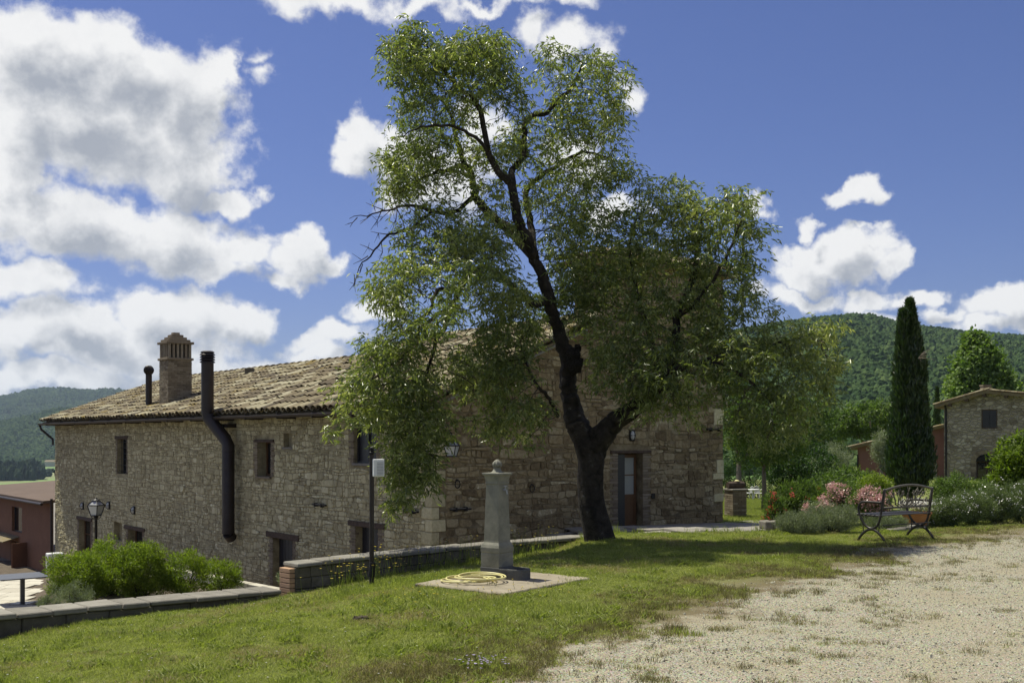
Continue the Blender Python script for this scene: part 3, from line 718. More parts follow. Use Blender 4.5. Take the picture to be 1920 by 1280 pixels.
# windows and doors
def frame_rect(F, mb, a, b, zA, zB, w, d0, d1):
    F.box(mb, a, a+w, zA, zB, d0, d1); F.box(mb, b-w, b, zA, zB, d0, d1); F.box(mb, a+w, b-w, zB-w, zB, d0, d1); F.box(mb, a+w, b-w, zA, zA+w, d0, d1)
def window(F, o, frame_mat, pane_mat, dep=.3, w=.05, mull=0, bars=0, hbars=0, name='window'):
    a, b, zA, zB = o; mb = MB(); frame_rect(F, mb, a+.003, b-.003, zA+.003, zB-.003, w, -dep-.03, -dep+.03)
    if mull: 
        m = (a+b)/2; F.box(mb, m-.03, m+.03, zA+w, zB-w, -dep-.02, -dep+.035)
    for h in range(hbars): zc = zA+(zB-zA)*(h+1)/(hbars+1); F.box(mb, a+w, b-w, zc-.015, zc+.015, -dep-.018, -dep+.02)
    fr = mb.build(name, frame_mat, house)
    m2 = MB(); F.box(m2, a+w*.5, b-w*.5, zA+w*.5, zB-w*.5, -dep-.015, -dep-.005); m2.build('pane', pane_mat, fr)
    if bars:
        m3 = MB()
        for k_ in range(bars): s = a+(b-a)*(k_+1)/(bars+1); m3.tube([F.p(s, zA, -.08), F.p(s, zB, -.08)], .011, 6)
        n_ = int((zB-zA)/.2)
        for k_ in range(n_): zc = zA+(zB-zA)*(k_+.5)/n_; m3.tube([F.p(a, zc, -.08), F.p(b, zc, -.08)], .009, 5)
        m3.build('window_grille', m_iron, house)
    return fr
window(F1, O['slit'], m_dark, m_glass, .25, .04, bars=3)
a, b, zA, zB = O['small']; window(F1, O['small'], m_wood, m_glass, .3, .06, mull=1)
window(F1, O['big'], m_dark, m_dark, .12, .06, mull=1)
window(F1, O['low1'], m_wood, m_glass, .25, .07, mull=1, hbars=2); window(F1, O['low2'], m_wood, m_glass, .3, .06, mull=1, hbars=1)
def boarddoor(F, o, mat, n, dep, name='door'):
    a, b, zA, zB = o; w = (b-a)/n; root = None
    mb = MB(); F.box(mb, a+.003, b-.003, zA, zB-.003, -dep-.05, -dep-.01); root = mb.build(name, mat, house)
    for k_ in range(n):
        m2 = MB(); F.box(m2, a+.008+k_*w, a-.004+(k_+1)*w, zA, zB-.01, -dep-.009, -dep+.012, b=.004); m2.build('plank', mat, root)
    return root
boarddoor(F1, O['door1'], m_dark, 6, .2); boarddoor(F1, O['door2'], m_dark, 6, .2)
for k_ in ('nichet', 'niche2'):
    a, b, zA, zB = O[k_]; mb = MB(); F1.box(mb, a+.002, b-.002, zA+.002, zB-.002, -.39, -.15 if k_ == 'nichet' else -.2); mb.build('blocked_niche', m_mortar2, house)
# glazed door on the gable: a dark open leaf on the left, a wooden leaf with two panes on the right
a, b, zA, zB = OD['gdoor']; wd = b-a; m = a+wd*.40
mb = MB(); frame_rect(F2, mb, a+.003, b-.003, zA, zB-.003, .05, -.33, -.25); dr = mb.build('door', m_wood, house)
mb = MB(); F2.box(mb, a+.02, m-.01, zA+.02, zB-.03, -.30, -.10); mb.build('open_leaf', m_dark, dr)
mb = MB(); frame_rect(F2, mb, m, b-.05, zA+.02, zB-.05, .075, -.24, -.19); zc = zA+(zB-zA)*.47; F2.box(mb, m+.075, b-.125, zc-.05, zc+.05, -.238, -.192)
zd = zA+(zB-zA)*.73; F2.box(mb, m+.075, b-.125, zd-.016, zd+.016, -.236, -.194); F2.box(mb, m+.07, b-.12, zA+.09, zc-.05, -.228, -.205); mb.build('glazed_leaf', m_wood, dr)
for z1_, z2_ in ((zc+.05, zd-.016), (zd+.016, zB-.125)):
    mb = MB(); F2.box(mb, m+.07, b-.12, z1_, z2_, -.222, -.212); mb.build('pane', m_glass_l, dr)
mb = MB(); F2.box(mb, a-.1, b+.1, zA-.12, zA, -.4, .12, b=.01); mb.build('doorstep', m_slate, house)
# string of light smooth stones beside the openings, iron anchors and tethering rings
def anchor(F, x0, x1, y):
    a, b = sorted((F.sx(x0), F.sx(x1))); z = F.zy((a+b)/2, y); mb = MB(); F.box(mb, a, b, z-.018, z+.018, .03, .10, b=.006)
    for q in (.25, .75): F.box(mb, a+(b-a)*q-.02, a+(b-a)*q+.02, z-.05, z+.05, .0, .12)
    mb.build('iron_anchor', m_iron, house)
    m2 = MB(); F.box(m2, a+.02, b-.02, z+.0181, z+.03, .035, .115); m2.build('anchor_ledge', m_slate, house)
anchor(F1, 590, 615, 946); anchor(F1, 757, 788, 958); anchor(F2, 841, 880, 954); anchor(F2, 1322, 1352, 805)
for F, x, y in ((F2, 855, 907), (F2, 995, 915)):
    s = F.sx(x); z = F.zy(s, y); mb = MB(); mb.tube([F.p(s+.07*math.cos(t), z+.09*math.sin(t), .06) for t in np.linspace(0, 2*math.pi, 17)], .012, 6); F.box(mb, s-.02, s+.02, z+.07, z+.11, 0, .07); mb.build('tether_ring', m_iron, house)
s = F2.sx(1223); z = F2.zy(s, 929); mb = MB(); F2.box(mb, s-.06, s+.06, z-.07, z+.07, .0, .06, b=.01); mb.build('door_intercom', m_iron, house)

# roofs
def tilemesh(seed, t, pan=False):
    r = random.Random(seed); n = 6; r0, r1 = (.098, .082) if not pan else (.082, .098); L = .45; vs = []; sg = -1 if pan else 1
    for (rad, y) in ((r0, 0), (r1, L)):
        for k_ in range(n+1):
            th = math.radians(8+164*k_/n); vs.append((math.cos(th)*rad, y, sg*math.sin(th)*rad*.82+r.uniform(-.002, .002)))
    for k_ in range(n+1):
        th = math.radians(8+164*k_/n); vs.append((math.cos(th)*(r0-.017), .004, sg*math.sin(th)*(r0-.017)*.82))
    fs = [(k_, k_+1, n+1+k_+1, n+1+k_) for k_ in range(n)]+[(k_, 2*(n+1)+k_, 2*(n+1)+k_+1, k_+1) for k_ in range(n)]
    fs += [(2*(n+1), 0, n+1), (2*(n+1)+n, 2*n+1, n)]
    return vs, fs
TV = [tilemesh(k_, 0) for k_ in range(2)]; PVt = tilemesh(5, 0, True)
TM = []
for k_ in range(14):
    me = bpy.data.meshes.new('barrel_tile'); vs_, fs_ = TV[k_ % 2]; me.from_pydata(vs_, [], fs_); a = me.attributes.new('tint', 'FLOAT', 'FACE'); a.data.foreach_set('value', [(k_+.5)/14]*len(fs_)); me.materials.append(m_tile); me.update(); TM.append(me)
cand = []
def roof(E, e, gv, wid, L, nm, parts, pitch=.215, exp_=.335, seed=1, matb=m_tile, ts=1.0):
    """E eave corner, e unit vector along the eave, gv unit vector up the slope"""
    r = random.Random(seed); e = Vector(e); gv = Vector(gv); N = e.cross(gv)
    if N.z < 0: N = -N
    base = MB(); base.add([E-N*.02, E+e*wid-N*.02, E+e*wid+gv*L-N*.02, E+gv*L-N*.02, E-N*.1, E+e*wid-N*.1, E+e*wid+gv*L-N*.1, E+gv*L-N*.1], [(0,1,2,3),(4,7,6,5),(0,4,5,1),(1,5,6,2),(2,6,7,3),(3,7,4,0)])
    rf = base.build(nm, m_tile, house)
    cols = int(wid/pitch); rows = int(L/exp_); A, T = [], []
    V, Fc, tt = [], [], []
    def put(mat4, vf, t):
        o = len(V); V.extend([tuple(mat4 @ Vector(v)) for v in vf[0]]); Fc.extend([tuple(i+o for i in f) for f in vf[1]]); tt.extend([t]*len(vf[1]))
    lst = []
    for c in range(cols+1):
        for w in range(rows):
            x = (c+.0)*pitch; y = w*exp_-.06+r.uniform(-.02, .02)
            yaw = r.gauss(0, .035); lift = (.055+r.uniform(0, .018))*ts
            tilt = -.055
            M3 = Matrix((e, gv, N)).transposed().to_4x4(); M3.translation = E+e*x+gv*y+N*(lift)
            lst.append((M3 @ Matrix.Rotation(yaw, 4, 'Z') @ Matrix.Rotation(tilt, 4, 'X') @ Matrix.Diagonal((ts*r.uniform(.93,1.05), ts, ts*r.uniform(.78,1.0), 1)), r.random()))
            if c < cols:
                M3 = Matrix((e, gv, N)).transposed().to_4x4(); M3.translation = E+e*(x+pitch/2)+gv*(y+.03)+N*.095*ts
                put(M3 @ Matrix.Rotation(tilt, 4, 'X') @ Matrix.Scale(ts, 4), PVt, r.random())
    rl = rootloc(rf)
    if parts: cand.extend([(m_, t_, rf) for m_, t_ in lst])
    else:
        for m_, t_ in lst: put(m_, TV[int(t_*97) % 2], t_)
    mb = MB(); mb.v, mb.f, mb.t = V, Fc, tt
    tag(mb.build('roof_tiling', m_tile, rf), kind='stuff')
    return rf, N
u1, u2 = Vector((U1.x, U1.y, 0)), Vector((U2.x, U2.y, 0))
OH = .45
zE = 2.37
kA, kB = .434, .36
SA = 8.2
def slope(k_): v = u2+Vector((0, 0, k_)); return v.normalized()
EA = F1.p(-.28, zE, OH); EB = F1.p(SA, zE, OH)
rfA, NA = roof(EA, u1, slope(kA), SA+.28, (5+OH)*math.hypot(1, kA), 'main_roof', True, seed=2, pitch=.325, exp_=.44, ts=1.47)
rfB, NB = roof(EB, u1, slope(kB), L1+.35-SA, (5+OH)*math.hypot(1, kB), 'wing_roof', True, seed=3, pitch=.325, exp_=.44, ts=1.47)
cand.sort(key=lambda q: (q[0].translation-Vector((0,0,EYE))).length+(0 if (q[0].translation.x/q[0].translation.y) < -.145 else 9))
for m_, t_, rf in cand[:298]:
    o = bpy.data.objects.new('barrel_tile', TM[int(t_*14)]); COL.objects.link(o); o.parent = rf; m5 = m_.copy(); m5.translation = m_.translation-rootloc(rf); o.matrix_local = m5
mbs = {}
for m_, t_, rf in cand[298:]:
    b_ = mbs.setdefault(rf.name, (MB(), rf))[0]; vf = TV[int(t_*14) % 2]; b_.add([m_ @ Vector(v) for v in vf[0]], vf[1], t_)
for nm, (b_, rf) in mbs.items(): tag(b_.build('cover_tiling', m_tile, rf), kind='stuff')
# back slopes, step between the two roofs, ridges
def plainslope(P0, P1, P2, P3, nm):
    mb = MB(); P = [Vector(p_) for p_ in (P0, P1, P2, P3)]; dn = Vector((0, 0, -.08)); mb.add(P+[p_+dn for p_ in P], [(0,1,2,3),(4,7,6,5),(0,4,5,1),(1,5,6,2),(2,6,7,3),(3,7,4,0)]); return mb.build(nm, m_tile, house)
rB = EB+slope(kB)*((5+OH)*math.hypot(1, kB)); rB2 = rB+u1*(L1+.35-SA)
plainslope(rB, rB2, rB2+u2*(5+OH)-Vector((0,0,kB*5.45)), rB+u2*(5+OH)-Vector((0,0,kB*5.45)), 'rear_slope')
rA = EA+slope(kA)*((5+OH)*math.hypot(1, kA))+u1*.28; rA2 = rA+u1*SA
plainslope(rA+u1*1.0, rA2, rA2+u2*5.4-Vector((0,0,kA*5.4)), rA+u1*1.0+u2*5.4-Vector((0,0,kA*5.4)), 'rear_slope')
mb = MB(); q0, q1 = F1.p(SA, 2.4, 0), None
mb.add([F1.p(SA-.02,2.2,0), Vector(F1.p(SA-.02,2.2,-5)), Vector(F1.p(SA-.02,zE+kA*5.45-.03,-5)), F1.p(SA-.02,zE+kA*.45-.03,0)], [(0,1,2,3)]); mb.build('roof_step_wall', m_mortar2, house)
mb = MB()
def ridge(P, Q, rows=None):
    n = int((Q-P).length/.55); d_ = (Q-P).normalized(); sd = d_.cross(Vector((0,0,1))).normalized()
    for k_ in range(n):
        c = P+d_*(k_*.55); M3 = Matrix((sd, d_, sd.cross(d_))).transposed().to_4x4(); M3.translation = c+Vector((0,0,.05+R.uniform(0,.012))); M3 = M3 @ Matrix.Rotation(R.gauss(0,.03), 4, 'Z') @ Matrix.Rotation(-.05, 4, 'X') @ Matrix.Scale(1.6, 4)
        vf = TV[k_ % 2]; mb.add([M3 @ Vector(v) for v in vf[0]], vf[1], R.random())
ridge(rB+Vector((0,0,.03)), rB2+Vector((0,0,.03))); ridge(rA-u1*.25, rA2)
tag(mb.build('ridge_tiling', m_tile, house), kind='stuff')
# little hump of an antenna base on the ridge
mb = MB(); c = rB+u1*((F1.sx(467)-SA)*1.0); mb.bbox(at(468, 697, rB.y+ (7.5)), (.32, .3, .3), b=.02); mb.build('ridge_vent', m_block, house)
# verge of the gable: two rows of tiles and a pale underside board
mb = MB(); g_ = slope(kA)
for row, off in ((0, -.30),):
    for k_ in range(11):
        N = NA; M3 = Matrix((u1, g_, N)).transposed().to_4x4(); M3.translation = F1.p(0, zE, OH)+u1*off+g_*(k_*.5)+N*(.11+.03*row); M3 = M3 @ Matrix.Rotation(-.05, 4, 'X') @ Matrix.Scale(1.6, 4); vf = TV[k_ % 2]; mb.add([M3 @ Vector(v) for v in vf[0]], vf[1], R.random())
tag(mb.build('verge_tiling', m_tile, house), kind='stuff')
mb = MB(); P0 = F1.p(-.02, zE-.12, OH); mb.box(P0-u1*.14+g_*2.7, (.3, 5.4, .05), (u1, g_, NA)); mb.build('verge_board', m_slate, house)
# tower cap
mb = MB(); tc_ = C0+U2*((TOW0+L2)/2)+U1*.5; q = []
for a, b in ((-.35, TOW0-.35), (-.35, L2+.35), (1.3, L2+.35), (1.3, TOW0-.35)): pp = C0+U1*a+U2*b; q.append(Vector((pp.x, pp.y, TOWZ+.02)))
top_ = Vector((tc_.x, tc_.y, TOWZ+.42)); mb.add(q+[top_]+[v-Vector((0,0,.09)) for v in q], [(0,1,4),(1,2,4),(2,3,4),(3,0,4),(0,5,6,1),(1,6,7,2),(2,7,8,3),(3,8,5,0),(5,8,7,6)])
tr_ = mb.build('tower_roof', m_tile, house)
mb = MB()
for (A_, B_) in ((q[0], q[1]), (q[3], q[0])):
    e_ = (B_-A_).normalized(); mid = (A_+B_)/2; gv_ = (top_-mid); gv_ -= e_*gv_.dot(e_); Ls = gv_.length; gv_.normalize(); N = e_.cross(gv_); N = N if N.z > 0 else -N; wd_ = (B_-A_).length
    for c in range(int(wd_/.22)+1):
        x = c*.22; lim = Ls*(1-abs(x/wd_*2-1))
        for w in range(int(lim/.335)+1):
            M3 = Matrix((e_, gv_, N)).transposed().to_4x4(); M3.translation = A_+e_*x+gv_*(w*.335-.05)+N*.05; vf = TV[c % 2]; mb.add([M3 @ Vector(v) for v in vf[0]], vf[1], R.random())
tag(mb.build('tower_tiling', m_tile, tr_), kind='stuff')

# gutter and downpipes
mb = MB(); gp = [F1.p(s, zE-.06, OH+.07) for s in (-.1, L1+.5)]
prof = [(math.cos(t), math.sin(t)) for t in np.linspace(math.pi, 2*math.pi, 7)]
vs_ = []
for P_ in gp:
    for cx_, sz_ in prof: vs_.append(P_+Vector((N1.x, N1.y, 0))*cx_*.075+Vector((0,0,1))*sz_*.075)
mb.add(vs_, [(k_, k_+1, 8+k_, 7+k_) for k_ in range(6)]); mb.tube([gp[0]+Vector((N1.x,N1.y,0))*.075, gp[1]+Vector((N1.x,N1.y,0))*.075], .012, 6)
mb.build('gutter', m_flue, house)
for k_ in range(15):
    mb = MB(); P_ = F1.p(.6+k_*2, zE-.12, OH+.07); F1.box(mb, .6+k_*2-.015, .6+k_*2+.015, zE-.16, zE-.02, 0, OH+.13); mb.build('gutter_bracket', m_flue, house)
def pipe(pts, r, name, mat=m_flue, par=None, n=12): mb = MB(); mb.tube(pts, r, n); return mb.build(name, mat, par or house, smooth=True, auto=50)
pipe([F1.p(L1+.45, zE-.1, OH+.07), F1.p(L1+.45, zE-.3, OH+.02), F1.p(L1+.1, zE-.75, .07), F1.p(L1+.1, zE-1.0, .07)], .05, 'downpipe')
pipe([F1.p(L1+.2, -1.0, .1), F1.p(L1+.2, -4.3, .1)], .055, 'downpipe')
# brick chimney
cs_, cd_ = 14.17*1.28, 1.1
base_c = C0+U1*cs_+U2*cd_; zb = EYE+(HZ-757)/FPX*base_c.y
chim = MB(); side = .88; r_ = random.Random(6); zc = zb-.35; ztop = EYE+(HZ-676)/FPX*base_c.y
AX = (u1, u2, Vector((0,0,1))); cc = Vector((base_c.x, base_c.y, 0))
core = MB(); core.box(cc+Vector((0,0,(zc+ztop)/2)), (side-.04, side-.04, ztop-zc), AX); chimney = core.build('chimney', m_mortar2, house)
k_ = 0
while zc < ztop-.02:
    for ax_i in (0, 1):
        for sg in (-1, 1):
            n_ = 4; off = 0 if k_ % 2 else .11
            x = -side/2+ (0 if k_ % 2 else -.0)
            cuts = [-side/2]+[v+off for v in np.linspace(-side/2, side/2, n_+1)[0 if off else 1:-1]]+[side/2]
            for c0_, c1_ in zip(cuts[:-1], cuts[1:]):
                if c1_-c0_ < .03: continue
                m_ = (c0_+c1_)/2; c = cc+AX[ax_i]*(sg*(side/2-.03))+AX[1-ax_i]*m_+Vector((0,0,zc+.033))
                sz = [0,0,.056]; sz[ax_i] = .06+r_.uniform(0,.012); sz[1-ax_i] = c1_-c0_-.012; chim.box(c, sz, AX, t=r_.random(), jit=.002)
    zc += .07; k_ += 1
tag(chim.build('chimney_brickwork', m_brick, chimney), kind='stuff')
mb = MB(); zt = ztop; mb.bbox(cc+Vector((0,0,zt+.04)), (side+.1, side+.1, .08), AX, b=.01); mb.build('chimney_collar', m_brick, chimney)
hcol = .50
mb = MB(); mb.box(cc+Vector((0,0,zt+.08+hcol/2)), (side-.24, side-.24, hcol), AX); mb.build('chimney_shade_block', m_iron, chimney)  # solid black block standing in for the shade inside the openings
for ax_i in (0, 1):
    for sg in (-1, 1):
        for k_ in range(6):
            m_ = -side/2+.06+k_*(side-.12)/5
            if ax_i == 1 and k_ in (0, 5): continue
            mb = MB(); c = cc+AX[ax_i]*(sg*(side/2-.05))+AX[1-ax_i]*m_+Vector((0,0,zt+.08+hcol/2)); sz = [0,0,hcol]; sz[ax_i] = .1; sz[1-ax_i] = .085; mb.bbox(c, sz, AX, b=.006, t=r_.random()); mb.build('chimney_pillar', m_brick, chimney)
z = zt+.08+hcol; w = side+.12
for k_ in range(6):
    mb = MB(); mb.bbox(cc+Vector((0,0,z+.045)), (w, w, .085), AX, b=.008, jit=.004, t=.3+.1*(k_ % 3)); mb.build('chimney_step', m_brick, chimney); z += .088; w -= .19
    if w < .1: break
# big flue
def fl(x, y, d): s = F1.sx(x, d); return F1.p(s, F1.zy(s, y, d), d)
fr_ = .185
P_ = [fl(389, 680, .62), fl(389, 772, .62), fl(391, 783, .6), fl(422, 822, .36), fl(428, 834, .34), fl(428, 1000, .34)]
flue = pipe(P_, fr_, 'flue_pipe', n=24)
for y in (700, 765):
    q0 = fl(389, y, .62); pipe([q0-Vector((0,0,.02)), q0+Vector((0,0,.02))], fr_+.008, 'flue_band', par=flue, n=24)
for y in (845, 880, 925, 965):
    q0 = fl(428, y, .34); pipe([q0-Vector((0,0,.02)), q0+Vector((0,0,.02))], fr_+.008, 'flue_band', par=flue, n=24)
pipe([fl(428, 1000, .34), fl(434, 1008, .2)], fr_*.92, 'flue_elbow', par=flue, n=24)
top_f = fl(389, 680, .62)
for k_ in range(4):
    mb = MB(); c = top_f+Vector((0,0,.0+k_*.075)); mb.lathe([(fr_+.01, 0), (fr_+.05, .005), (fr_+.03, .04), (fr_-.01, .065)], c, 24); mb.build('flue_louvre', m_flue, flue, smooth=True, auto=40)
mb = MB(); mb.lathe([(fr_+.02, .3), (fr_+.02, .33), (fr_-.04, .36), (.0, .365)], top_f, 24); mb.build('flue_cap', m_flue, flue, smooth=True, auto=40)
mb = MB(); s = F1.sx(424, .2); F1.box(mb, s-.3, s+.3, F1.zy(s, 798, .2)-.05, F1.zy(s, 798, .2)+.06, .0, .3); mb.build('flue_bracket', m_flue, flue)
for y in (870, 940):
    mb = MB(); s = F1.sx(428, .2); z = F1.zy(s, y, .2); F1.box(mb, s-.03, s+.03, z-.03, z+.03, 0, .3); mb.build('flue_bracket', m_flue, flue)
# small flue with a round turbine cowl
vb = C0+U1*18.9+U2*1.5; zb2 = EYE+(HZ-752)/FPX*vb.y; vt = EYE+(HZ-702)/FPX*vb.y; kx = (279-960)/FPX
vb = Vector((kx*vb.y, vb.y))
small = pipe([(vb.x, vb.y, zb2-.2), (vb.x, vb.y, vt)], .115, 'vent_pipe', n=16)
mb = MB()
for k_ in range(14):
    th = 2*math.pi*k_/14; mb.tube([(vb.x+math.cos(th+j*.12)*.17*math.sin(math.pi*(.12+.76*j/6)), vb.y+math.sin(th+j*.12)*.17*math.sin(math.pi*(.12+.76*j/6)), vt+.16-.17*math.cos(math.pi*(.12+.76*j/6))) for j in range(7)], .022, 5)
mb.lathe([(.05,.0),(.12,.08),(.14,.16),(.12,.24),(.04,.32)], (vb.x, vb.y, vt), 14)
mb.build('turbine_cowl', m_flue, small, smooth=True, auto=50)
# satellite dish at the far corner
dish = thing('satellite_dish', 'dark round dish fixed to the far left corner of the stone farmhouse', 'dish', F1.p(L1+.35, F1.zy(L1, 884), .1))
mb = MB(); c = F1.p(L1+.28, F1.zy(L1, 884), -.35)
for k_ in range(1): pass
ring = [(.0,.0),(.16,.02),(.30,.06),(.38,.10)]
vs_, fs_ = [], []; dn_ = Vector((-.5,-.75,.2)).normalized(); a_1 = dn_.cross(Vector((0,0,1))).normalized(); a_2 = a_1.cross(dn_)
for r0_, h_ in ring:
    for k_ in range(20): th = 2*math.pi*k_/20; vs_.append(c+a_1*math.cos(th)*max(r0_,.004)+a_2*math.sin(th)*max(r0_,.004)+dn_*h_)
fs_ = [(i*20+k_, i*20+(k_+1) % 20, (i+1)*20+(k_+1) % 20, (i+1)*20+k_) for i in range(3) for k_ in range(20)]
mb.add(vs_, fs_); mb.build('reflector', m_iron, dish, smooth=True)
mb = MB(); mb.tube([c-dn_*.02, c-dn_*.2, F1.p(L1-.01, c.z-.1, .02)], .025, 8); mb.tube([c-a_2*.4+dn_*.1, c+dn_*.45], .012, 6); mb.build('mount_arm', m_iron, dish)

# ------------------------------------------------------------------ lamps on walls
def wall_light(F, x, y, label):
    s = F.sx(x); z = F.zy(s, y); t = thing('wall_light', label, 'wall light', F.p(s, z), group='oval bulkhead lights on the farmhouse')
    mb = MB(); F.box(mb, s-.10, s+.10, z-.15, z+.15, .02, .07, b=.03); mb.build('back_plate', m_iron, t)
    mb = MB(); 
    vs_, n = [], 14
    for j, (rr_, dd) in enumerate(((.095,.07),(.085,.11),(.05,.14),(.005,.15))):
        for k_ in range(n): th = 2*math.pi*k_/n; vs_.append(F.p(s+math.cos(th)*rr_*.8, z+math.sin(th)*rr_*1.3, dd))
    mb.add(vs_, [(i*n+k_, i*n+(k_+1) % n, (i+1)*n+(k_+1) % n, (i+1)*n+k_) for i in range(3) for k_ in range(n)]); mb.build('globe', m_lglass, t, smooth=True)
    mb = MB(); mb.tube([F.p(s, z-.14, .08), F.p(s, z-.07, .14), F.p(s, z, .165), F.p(s, z+.07, .14), F.p(s, z+.14, .08)], .012, 5); mb.tube([F.p(s-.09, z, .08), F.p(s, z, .165), F.p(s+.09, z, .08)], .012, 5); mb.build('guard', m_iron, t)
wall_light(F1, 157, 948, 'oval wall light left of the street lantern, above the timber window')
wall_light(F1, 206, 947, 'oval wall light just right of the street lantern head')
wall_light(F1, 253, 956, 'oval wall light right of the lantern, above the low wooden window')
wall_light(F2, 1183, 816, 'dark oval wall light above the glazed door on the gable')

def lantern(t, c, h, w, glass=m_lglass, hang=False):
    """square tapered lantern: wide at the shoulder, body below, roof above; c = bottom centre"""
    r45 = math.pi/4; b0, b1 = w*.30, w*.5; zb_, zs, zt_ = 0, h*.56, h*.80
    V4 = lambda r_, z_: [c+Vector((math.cos(r45*2*k_+.5)*r_*1.1, math.sin(r45*2*k_+.5)*r_*1.1, z_)) for k_ in range(4)]
    lo, sh, tp = V4(b0, zb_), V4(b1, zs), V4(w*.2, zt_)
    mb = MB()
    for k_ in range(4):
        k2 = (k_+1) % 4; rr_ = w*.03
        mb.tube([lo[k_], sh[k_]], rr_, 5); mb.tube([lo[k_], lo[k2]], rr_, 5); mb.tube([sh[k_], sh[k2]], rr_*1.3, 5); mb.tube([sh[k_], tp[k_]], rr_, 5); mb.tube([tp[k_], tp[k2]], rr_, 5)
    mb.lathe([(w*.22, zt_), (w*.26, zt_+h*.03), (w*.12, zt_+h*.09), (w*.05, zt_+h*.13), (w*.07, zt_+h*.16), (.002, zt_+h*.2)], c, 10)
    mb.lathe([(w*.08, -h*.04), (b0*1.2, 0), (b0*1.2, h*.02)], c, 8)
    mb.build('frame', m_iron, t)
    for k_ in range(4):
        k2 = (k_+1) % 4; m2 = MB(); cen_ = c+Vector((0,0,zs/2)); sh_ = lambda p_: cen_+(p_-cen_)*.97; m2.add([sh_(lo[k_]), sh_(lo[k2]), sh_(sh[k2]), sh_(sh[k_])], [(0,1,2,3)]); m2.build('glass_pane', glass, t)
        m2 = MB(); m2.add([sh_(sh[k_]), sh_(sh[k2]), sh_(tp[k2]), sh_(tp[k_])], [(0,1,2,3)]); m2.build('roof_pane', m_greyplastic, t)
s = F2.sx(834); 
lc = at(847, 855, F2.p(s, 0, .5).y); wl_t = thing('wall_lantern', 'square glass lantern on an iron bracket on the gable near the corner', 'lantern', lc)
lantern(wl_t, lc, .42, .36)
mb = MB(); s2 = F2.sx(834); wpt = F2.p(s2, lc.z+.5, 0.02); mb.tube([lc+Vector((0,0,.40)), lc+Vector((0,0,.52)), wpt+Vector((0,0,.0))], .014, 6); mb.tube([wpt+Vector((0,0,.12)), wpt-Vector((0,0,.3))], .02, 6); mb.tube([wpt-Vector((0,0,.28)), (wpt+lc)/2+Vector((0,0,.35)), lc+Vector((0,0,.5))], .01, 5); mb.build('bracket', m_iron, wl_t)

# street lantern in the courtyard
pb = Vector(((180-960)/FPX*35.5, 35.5, -4.4)); sc = 35.5/FPX
ls = thing('street_lamp', 'black lamp post with a tapered glass lantern behind the green shrubs', 'street lamp', pb)
ztop_ = EYE+(HZ-966)*sc
mb = MB(); mb.lathe([(.12,0),(.12,.3),(.07,.36),(.055,.5),(.05,1.6),(.045,ztop_-pb.z-.1),(.07,ztop_-pb.z-.06),(.05,ztop_-pb.z)], pb, 14); mb.build('post', m_iron, ls, smooth=True, auto=40)
lantern(ls, Vector((pb.x, pb.y, ztop_)), (966-932)*sc*1.02, 28*sc)
mb = MB()
for sg in (-1, 1): mb.tube([Vector((pb.x, pb.y, ztop_-.12)), Vector((pb.x+sg*.12, pb.y, ztop_-.1)), Vector((pb.x+sg*.17, pb.y, ztop_-.02)), Vector((pb.x+sg*.12, pb.y, ztop_+.05))], .012, 5)
mb.build('scroll', m_iron, ls)

# ------------------------------------------------------------------ red building, patio
red = thing('red_outbuilding', 'low red plastered building with brown roof at the left edge', 'building', F1.p(L1+4, -4.4))
FR = Fac(F1.p(L1+.25, 0).xy, U1, N1)
def rzz(s, x, y): return FR.zy(FR.sx(x), y)
RZ = FR.zy(FR.sx(94), 937)
ro = {'win': FR.rect(22, 41, 950, 997), 'door': FR.rect(20, 37, 1014, 1100)}
mb = MB(); wallgrid(FR, mb, 0, 16, -5, lambda s: RZ, list(ro.values()), .3, 8); mb.build('wall', m_red, red)
fr = None
def sub_window(F, o, par, fm, pm, dep=.15, w=.05):
    a, b, zA, zB = o; mb = MB(); frame_rect(F, mb, a, b, zA, zB, w, -dep-.03, -dep+.02); f_ = mb.build('window', fm, par); m2 = MB(); F.box(m2, a+w*.4, b-w*.4, zA+w*.4, zB-w*.4, -dep-.02, -dep-.01); m2.build('pane', pm, f_); return f_
sub_window(FR, ro['win'], red, m_dark, m_glass)
a, b, zA, zB = ro['door']; mb = MB(); FR.box(mb, a, b, zA, zB, -.28, -.24); mb.build('door', m_timber, red)
a, b, zA, zB = FR.rect(36, 50, 1014, 1100)
mb = MB(); q = FR.p(a, 0); o1 = FR.p(a, zA, .02); o2 = FR.p(a-.28, zA, .75); up_ = Vector((0,0,zB-zA)); th_ = Vector((N1.x,N1.y,0))*.05
mb.add([o1,o2,o2+up_,o1+up_,o1+Vector((.05,0,0)),o2+Vector((.05,0,0)),o2+up_+Vector((.05,0,0)),o1+up_+Vector((.05,0,0))], [(0,1,2,3),(4,7,6,5),(0,4,5,1),(1,5,6,2),(2,6,7,3),(3,7,4,0)]); tag(mb.build('open_door_leaf', m_red, red))
mb = MB(); a, b, zA, zB = FR.rect(-8, 36, 999, 1006); A_ = FR.p(a, zB, 0); B_ = FR.p(b, zB, 0); on = Vector((N1.x,N1.y,0))*.75-Vector((0,0,.22)); th_ = Vector((0,0,-.05))
mb.add([A_,B_,B_+on,A_+on,A_+th_,B_+th_,B_+on+th_,A_+on+th_], [(0,1,2,3),(4,7,6,5),(0,4,5,1),(1,5,6,2),(2,6,7,3),(3,7,4,0)]); mb.build('door_canopy', m_tile, red)
mb = MB(); P0, P1 = FR.p(-.02, RZ, .45), FR.p(16, RZ, .45); rise = Vector((0,0,.42)); back = Vector((U2.x,U2.y,0))*7.5; dn = Vector((0,0,-.12))
